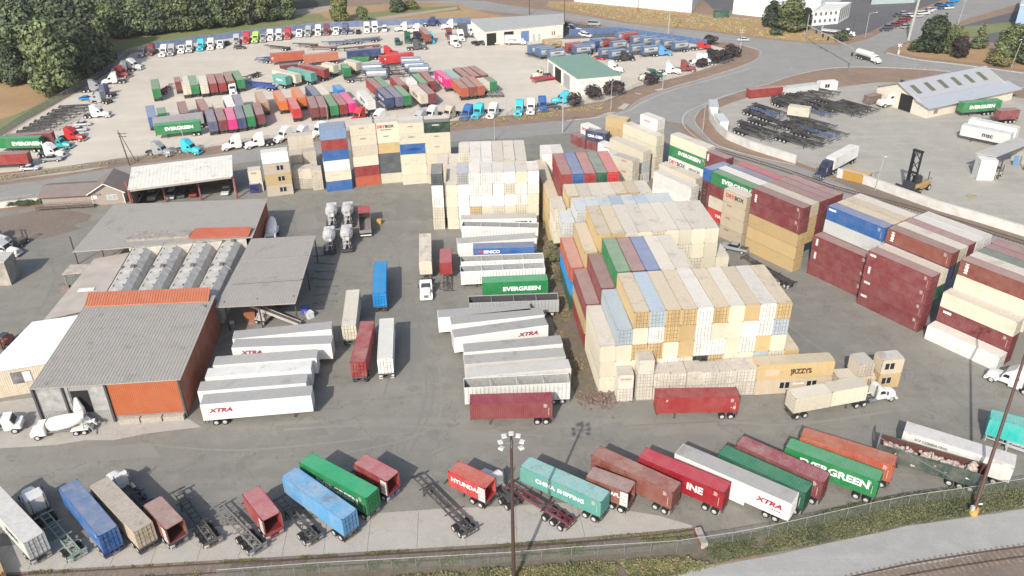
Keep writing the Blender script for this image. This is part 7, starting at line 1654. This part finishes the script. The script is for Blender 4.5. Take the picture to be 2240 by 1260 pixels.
pole('street lamp in the upper right car park', (2095,55), 9, 'steel', (.6,0), .12, 'street_lamp', 'street lamp', .4)
# traffic signal with its long arm
A = G(1760,97); B = G(1857,156); t = thing('traffic_signal', 'long traffic signal arm reaching across the crossing', 'traffic signal', (A.x, A.y, 0)); d = B-A; e = d*.98
ob('pole', MB().cyl((0,0,0),(0,0,11),.22,10).mesh('p'), GSTEEL, t); ob('signal_arm', MB().bar((0,0,7.2),(e.x,e.y,7.6),.3).mesh('a'), plain((.42,.43,.43), .5), t)
for f in (.22, .38, .5): ob('signal_head', MB().box(-.25,.25,-.2,.2,-1.2,.2).mesh('h'), plain((.02,.025,.02)), t, (e.x*f, e.y*f, 7.1))
t = thing('signal_pole', 'grey signal pole on the near corner of the crossing', 'pole', (B.x, B.y, 0)); ob('pole', MB().cyl((0,0,0),(0,0,8),.2,10).mesh('p'), GSTEEL, t); ob('signal_head', MB().box(-.3,.3,-.2,.2,5.2,6.4).mesh('h'), plain((.02,.025,.02)), t)
g = G(1964,120); t = thing('railway_signal', 'white railway crossing signal by the roadside trees', 'signal', (g.x, g.y, 0)); ob('pole', MB().cyl((0,0,0),(0,0,4),.08,8).mesh('p'), plain((.7,.7,.7)), t); ob('crossbuck', MB().bar((-.7,-.1,3),(.7,-.1,3.9),.06,.25).bar((-.7,-.1,3.9),(.7,-.1,3),.06,.25).mesh('c'), plain((.8,.8,.8)), t); ob('gate_arm', MB().box(-.25,.25,-.4,.4,.2,1.6).mesh('g'), plain((.6,.6,.6)), t)
for i in range(9):
    g = G(2000+i*11.5, 151.5+i*1.0); t = tag(ob('bollard', cached('bol', lambda: MB().cyl((0,0,0),(0,0,.9),.16,8).mesh('b')), plain((.4,.3,.25)), None, (g.x, g.y, 0)), f"brown bollard along the road to the right, {nth(i)} from the left", 'bollard', 'bollards along the right road')
# ---------- tracks
def track(label, pl, gauge=1.435, z=.05, ties=True, tie_every=.75, tcol=(.20,.16,.13), name='railway_track', sunk=False):
    P = [G(*p) for p in pl]; S = []
    for i in range(len(P)-1):
        p0 = P[max(0,i-1)]; p1 = P[i]; p2 = P[i+1]; p3 = P[min(len(P)-1,i+2)]
        for k in range(8): t_ = k/8; S.append(.5*((2*p1)+(-p0+p2)*t_+(2*p0-5*p1+4*p2-p3)*t_*t_+(-p0+3*p1-3*p2+p3)*t_**3))
    S.append(P[-1]); t = thing(name, label, 'railway track', tuple(S[0])); o = S[0]
    for sgn in (-1, 1):
        b = MB()
        for a, d in zip(S, S[1:]):
            n = Vector((-(d-a).y, (d-a).x, 0)).normalized()*gauge/2*sgn; p = a-o+n; q = d-o+n; b.bar((p.x,p.y,z+.14),(q.x,q.y,z+.14),.08,.14)
        ob('rail', b.mesh('r'), plain((.13,.085,.065), .6, .3), t)
    b = MB(); acc = 0
    for a, d in zip(S, S[1:]):
        L = (d-a).length; u = (d-a).normalized(); n = Vector((-u.y, u.x, 0)); x = acc
        while x < L: 
            p = a+u*x-o; w = random.uniform(1.2,1.35); b.bar((p.x-n.x*w, p.y-n.y*w, z), (p.x+n.x*w, p.y+n.y*w, z), .24, .12); x += tie_every
        acc = x-L
    ob('sleepers', b.mesh('s'), plain(tcol, .9, 0, .4, 1.), t)
    return t
track('curving railway track at the bottom right corner', [(1800,1290),(1900,1268),(2000,1246),(2120,1226),(2240,1209),(2400,1190)], tcol=(.26,.21,.17))
track('overgrown sunken track along the concrete slab', [(-200,1290),(62,1268),(560,1240),(1120,1207),(1395,1186),(1530,1168)], tcol=(.22,.19,.16), z=-.02)
g = G(1533,1183); t = thing('buffer_block', 'weathered concrete buffer block at the end of the sunken track', 'buffer block', (g.x, g.y, 0), R(99)); ob('block', MB().slab([(-1.3,0),(-1.3,.9),(1.3,1.0),(1.3,0)], .45, .08).mesh('b'), plain((.42,.37,.34), .9, 0, .4, 1.5), t); ob('plate', MB().box(-1.2,1.2,.45,.5,.1,.8).mesh('b'), plain((.25,.08,.06), .8), t)
# railway strip beyond the stacks
track('railway track in the strip between stacks and the white wall', [(1560,326),(1700,368),(1830,412),(2000,458),(2240,532),(2400,585)], z=.05)
# rail-like double line on the far-right road is painted, not built
# ---------- vegetation
def leafcloud(n, lobes, size, seed, flat=.0):
    random.seed(seed); b = MB()
    tot = sum(l[3]**2 for l in lobes)
    for (cx, cy, cz, r, sq) in lobes:
        k = int(n*r*r/tot)
        for i in range(k):
            v = Vector((random.gauss(0,1), random.gauss(0,1), random.gauss(0,1))).normalized(); rr = r*random.uniform(.62,1.06)**.6
            w = noise.noise(v*2.2+Vector((seed, cx, cz)))
            if w < -.28: rr *= .72
            rr *= 1+.28*w
            p = Vector((cx+v.x*rr, cy+v.y*rr, cz+v.z*rr*sq))
            if p.z < .2: continue
            nr = (v+Vector((random.uniform(-.8,.8), random.uniform(-.8,.8), random.uniform(-.3,.9)))).normalized()
            a = nr.orthogonal().normalized(); c = nr.cross(a); ang = random.uniform(0, pi); a2 = a*cos(ang)+c*sin(ang); c2 = nr.cross(a2)
            s = size*random.uniform(.6,1.5)
            b.add([p-a2*s-c2*s*.4, p+a2*s*.3-c2*s*.8, p+a2*s+c2*s*.3, p-a2*s*.2+c2*s*.8], [(0,1,2,3)])
    return b
def tree_meshes(kind, var):
    def mk():
        random.seed(var*17+3)
        if kind == 'broad':
            H = 14; lobes = []
            for i in range(15):
                a = random.uniform(0, 2*pi); rr = random.uniform(.3, 3.6); z = random.uniform(3.2, 12.5); k_ = min(1.1, 1-(z-5)/14); lobes.append((cos(a)*rr*k_, sin(a)*rr*k_, z, random.uniform(1.6,2.9), .9))
            lobes.append((0,0,8,3.6,1.1)); lobes += [(cos(i*1.26)*2.6, sin(i*1.26)*2.6, 2.6+(i%2)*1.3, 2.0, 1.0) for i in range(5)]; cr_ = leafcloud(8500, lobes, .33, var)
        elif kind == 'bush':
            lobes = [(random.uniform(-.8,.8), random.uniform(-.8,.8), random.uniform(.7,1.8), random.uniform(.6,1.1), .9) for _ in range(6)]; cr_ = leafcloud(1300, lobes, .14, var)
        else:
            lobes = []
            for i in range(9): z = 1.5+i*1.3; r = (13.5-z)*.26; a = random.uniform(0, 6); lobes.append((cos(a)*r*.35, sin(a)*r*.35, z, r, .6))
            cr_ = leafcloud(3200, lobes, .28, var)
        tk_ = MB()
        if kind == 'bush':
            for i in range(5): a = i*1.3; tk_.cyl((0,0,0),(cos(a)*.7,sin(a)*.7,1.2),.05,5,0,.02)
        else:
            tk_.cyl((0,0,0),(.1,.1,5),.34,8,0,.22); tk_.cyl((.1,.1,5),(0,.2,11),.22,7,0,.05)
            for i in range(7): a = i*2.4; z = 3.2+i*.9; tk_.cyl((.05,.05,z),(cos(a)*2.6,sin(a)*2.6,z+2.2),.11,5,0,.03)
        return cr_.mesh('crown'), tk_.mesh('trunk')
    return cached(('tree', kind, var), mk)
L_DARK = leafmat('leaf_dark', (.052,.074,.038), (.10,.125,.06)); L_MID = leafmat('leaf_mid', (.085,.11,.045), (.145,.17,.07)); L_YEL = leafmat('leaf_yellow', (.13,.15,.045), (.20,.20,.07)); L_PUR = leafmat('leaf_purple', (.035,.024,.026), (.06,.042,.04)); L_BLK = leafmat('leaf_deep', (.02,.03,.016), (.045,.06,.03)); L_WEED = leafmat('leaf_weed', (.10,.115,.045), (.19,.175,.085)); L_STRAW = leafmat('leaf_straw', (.28,.21,.11), (.19,.17,.08))
BARK = plain((.10,.08,.065), .9)
def tree(label, px, h=14., kind='broad', mat=None, var=0, group=None, wx=1., name='tree', cat='tree', z=0.):
    g = G(*px); t = thing(name, label, cat, (g.x, g.y, z), random.uniform(0, 6), group)
    random.random()
    k = h/({'broad':14, 'bush':2.6, 'conic':13.5}[kind]); cr_, tk_ = tree_meshes(kind, var)
    ob('crown' if kind != 'bush' else 'foliage', cr_, mat or L_MID, t, scale=(k*wx, k*wx, k)); ob('trunk' if kind != 'bush' else 'stems', tk_, BARK, t, scale=(k, k, k)); return t
random.seed(31)
# wood at the top left: trees standing in rows, front row first
FG = 'trees of the wood at the top left'
ft = [(128,205,24,0),(196,172,19,1),(222,148,19,2),(160,165,27,3),(34,185,15,1),(-20,182,17,2),(80,172,26,0),(196,125,25,2),(130,130,28,1),(40,150,24,3),(-40,150,24,0),(90,100,28,2),(10,110,27,1)]
rowA = [(250+i*27, 84-i*3.0, 20+random.uniform(-3,4)-(7 if i > 12 else 0), i % 4) for i in range(15)]
rowB = [(232+i*42, 66-i*3.4, 24+random.uniform(-2,3), (i+1) % 4) for i in range(10)]
rowC = [(40+i*60, 70-i*3+random.uniform(-4,4), 26+random.uniform(-2,3), (i+2) % 4) for i in range(5)]
for nme, rw in (('the dense clump at the left', ft), ('the front line along the levee track', rowA), ('the second line of the wood', rowB), ('the third line of the wood', rowC)):
    for i, (x, y, h, v) in enumerate(rw):
        tree(f"dark green tree of {nme}, {nth(i)} counted from its left", (x, y), h, 'broad', L_DARK if (i+v) % 4 else L_MID, v, FG, 1.0)
for lb, p, h, k, m, v, wx in [('bright green leafy tree beside the blue fence', (745,50),13,'broad',L_YEL,1,1.0), ('dense green bush right of the bright leafy tree', (795,50),7.5,'broad',L_MID,2,1.3), ('round dark bush on the verge at the top centre', (868,27),8.5,'broad',L_DARK,3,1.2), ('low yellow green shrub right of the round dark bush', (900,20),4,'bush',L_YEL,0,1.6),
    ('dark conifer, left of the two trees by the white warehouse', (1686,58),14,'conic',L_BLK,0,1.5), ('round green tree between the dark ones by the white warehouse', (1728,68),13.5,'broad',L_MID,0,1.3), ('dark tree right of the round one near the signal', (1756,65),9,'broad',L_BLK,3,1.1),
    ('small green shrub beside the white flatbed truck', (1840,91),4.5,'bush',L_DARK,1,1.2), ('dark shrub on the dry verge right of the silver car', (1700,78),3.2,'bush',L_DARK,2,1.5),
    ('big dark tree, leftmost of the group right of the crossing', (2030,115),14,'broad',L_BLK,2,1.1), ('dark conifer behind the big dark tree right of the crossing', (2055,98),13,'conic',L_BLK,1,1.3), ('pale pine tree in the group right of the crossing', (2075,117),10,'broad',L_MID,1,1.0),
    ('purple leaved tree in the group right of the crossing', (2098,126),7.5,'broad',L_PUR,0,1.2), ('yellow green shrub among the trees right of the crossing', (2105,98),5,'broad',L_YEL,2,1.2), ('slim green pine near the right car park', (2140,105),10,'conic',L_MID,0,1.2),
    ('green tree, left of the pair at the right edge', (2205,130),13,'broad',L_MID,3,1.1), ('dark tree cut off by the right edge', (2245,138),15,'broad',L_DARK,0,1.1), ('low yellow bush below the trees at the right edge', (2185,142),4,'bush',L_YEL,1,2.0), ('spreading shrub at the end of the group right of crossing', (2010,112),4,'bush',L_DARK,0,1.5)]:
    tree(lb, p, h, k, m, v, None, wx)
for i, (x, y, h) in enumerate([(1256,232,4.2),(1297,218,4.6),(1338,207,5.6),(1424,184,3.8),(1534,148,3.4),(1555,98,4.2),(1601,125,4.8),(1570,132,3.4)]): tree(f"dark purple ornamental tree along the curved road, {nth(i)} from the left", (x, y), h, 'bush', L_PUR, i % 3, 'dark purple trees along the curved road', 1.1)
for i, (x, y, h) in enumerate([(1197,500,2.0),(1207,545,1.8),(1212,575,2.2),(1224,615,1.2),(1192,470,1.8)]): tree(f"scrubby green bush in the strip left of the cream block, {nth(i)} counted from left", (x, y), h, 'bush', L_WEED, i % 3, 'scrub left of the cream block', 1.)
for i in range(12): tree(f"scrubby plant along the low wall at the far left, {nth(i)} counted from left", (18+i*8, 452-i*.7), random.uniform(.9,1.6), 'bush', L_DARK, i % 3, 'scrub along the low wall', 1.2)
# weeds: grass and bramble cover of the verge, the track and the dirt strips
def cover(name, label, poly, n, size, mat, seed, hmax=.5, dens=None):
    random.seed(seed); P = [G(*p) for p in poly]; x0 = min(p.x for p in P); x1 = max(p.x for p in P); y0 = min(p.y for p in P); y1 = max(p.y for p in P)
    b = MB(); k = 0; tries = 0
    while k < n and tries < n*30:
        tries += 1; x = random.uniform(x0, x1); y = random.uniform(y0, y1); ins = False; j = len(P)-1
        for i in range(len(P)):
            if (P[i].y > y) != (P[j].y > y) and x < (P[j].x-P[i].x)*(y-P[i].y)/(P[j].y-P[i].y)+P[i].x: ins = not ins
            j = i
        if not ins: continue
        w = noise.noise(Vector((x*.22, y*.22, seed)))+.5*noise.noise(Vector((x*.9, y*.9, seed)))
        if w < (dens if dens is not None else -.1): continue
        hh = hmax*(.3+max(0,w))*random.uniform(.3,1.1); k += 1
        for q_ in range(3):
            a = random.uniform(0, 2*pi); dx, dy = cos(a)*size*.5, sin(a)*size*.5; ox, oy = random.uniform(-.25,.25), random.uniform(-.25,.25); lean = random.uniform(-.3,.3); z = random.uniform(0, hh)
            b.add([(x+ox-dx, y+oy-dy, z), (x+ox+dx, y+oy+dy, z+random.uniform(-.05,.1)), (x+ox+dx*.6+lean*size, y+oy+dy*.6+size*.3, z+size*1.1), (x+ox-dx*.7, y+oy-dy*.7+size*.3, z+size*.8)], [(0,1,2,3)])
    return tag(ob(name, b.mesh(name), mat), label, 'weeds', None, 'stuff')
cover('bramble_cover', 'green bramble and weeds growing over the verge at the right', [(1560,1232),(1690,1208),(1850,1178),(1990,1148),(2240,1108),(2400,1090),(2400,1020),(2240,1052),(2050,1075),(1985,1085),(1870,1105),(1750,1140),(1680,1160),(1600,1180),(1540,1190)], 13000, .20, leafmat('leaf_bramble', (.085,.105,.05), (.16,.17,.085)), 5, .6, -.4)
cover('bramble_cover', 'yellow green grass tufts below the fence at the bottom', [(560,1290),(900,1262),(1120,1245),(1300,1236),(1480,1222),(1560,1240),(1420,1275),(1200,1300),(800,1320)], 6500, .24, L_WEED, 6, .6, -.3)
cover('straw_cover', 'dry straw coloured grass patches below the fence', [(1000,1262),(1200,1240),(1400,1225),(1500,1240),(1400,1270),(1100,1300)], 1800, .2, L_STRAW, 7, .35, .1)
cover('weed_cover', 'thin weeds between the rails of the sunken track', [(300,1262),(700,1238),(1120,1205),(1395,1178),(1510,1165),(1520,1178),(1395,1200),(1120,1226),(700,1252),(300,1276)], 1500, .13, L_WEED, 8, .2, .12)
cover('weed_cover', 'mossy weeds along the lower edge of the concrete slab', [(62,1252),(560,1224),(1120,1191),(1395,1169),(1510,1158),(1500,1163),(1395,1173),(1120,1196),(560,1229),(62,1258)], 900, .12, L_YEL, 9, .12, .0)
cover('weed_cover', 'dry weeds on the strip beside the cream block', [(1180,500),(1200,500),(1235,640),(1275,790),(1320,862),(1300,870),(1262,850),(1225,740),(1195,620)], 1000, .16, L_STRAW, 10, .25, .0)
cover('weed_cover', 'dry grass tufts on the verge by the white warehouse', [(1200,12),(1260,5),(1450,24),(1700,47),(1850,90),(1765,91),(1680,82),(1520,62),(1370,47)], 2500, .35, L_STRAW, 12, .4, .0)
cover('weed_cover', 'dry weeds on the strip between the gravel yard and road', [(0,395),(290,354),(560,316),(960,280),(1230,254),(1330,236),(1320,228),(1230,243),(960,274),(560,310),(290,348),(0,385)], 2500, .25, L_STRAW, 13, .3, .0)
# broken rubble heap at the end of the strip
random.seed(2); b = MB()
for i in range(170):
    x = random.gauss(0,1.9); y = random.gauss(0,1.2); lump(b, (x, y, random.uniform(.05,.5)*math.exp(-(x*x+y*y)/6)), random.uniform(.08,.3))
g = G(1312,872); tag(ob('debris_heap', b.mesh('d'), plain((.22,.15,.12), .9, 0, .5), None, (g.x, g.y, 0)), 'heap of broken branches and bricks by the corner of the block', 'debris', None, 'stuff')

# thin air haze round the camera and the whole site
hz = MB().box(-2000, 2000, -400, 3300, -1.2, 95)
hm = bpy.data.materials.new('haze_air'); hm.use_nodes = True; n_ = hm.node_tree; n_.nodes.clear()
pv = n_.nodes.new('ShaderNodeVolumePrincipled'); pv.inputs['Color'].default_value = (.98,.96,.93,1); pv.inputs['Density'].default_value = .00013; pv.inputs['Anisotropy'].default_value = .3
mo = n_.nodes.new('ShaderNodeOutputMaterial'); n_.links.new(pv.outputs[0], mo.inputs['Volume'])
o = ob('haze', hz.mesh('haze'), hm); o['kind'] = 'stuff'; o['label'] = 'thin pale haze in the air over the whole yard'
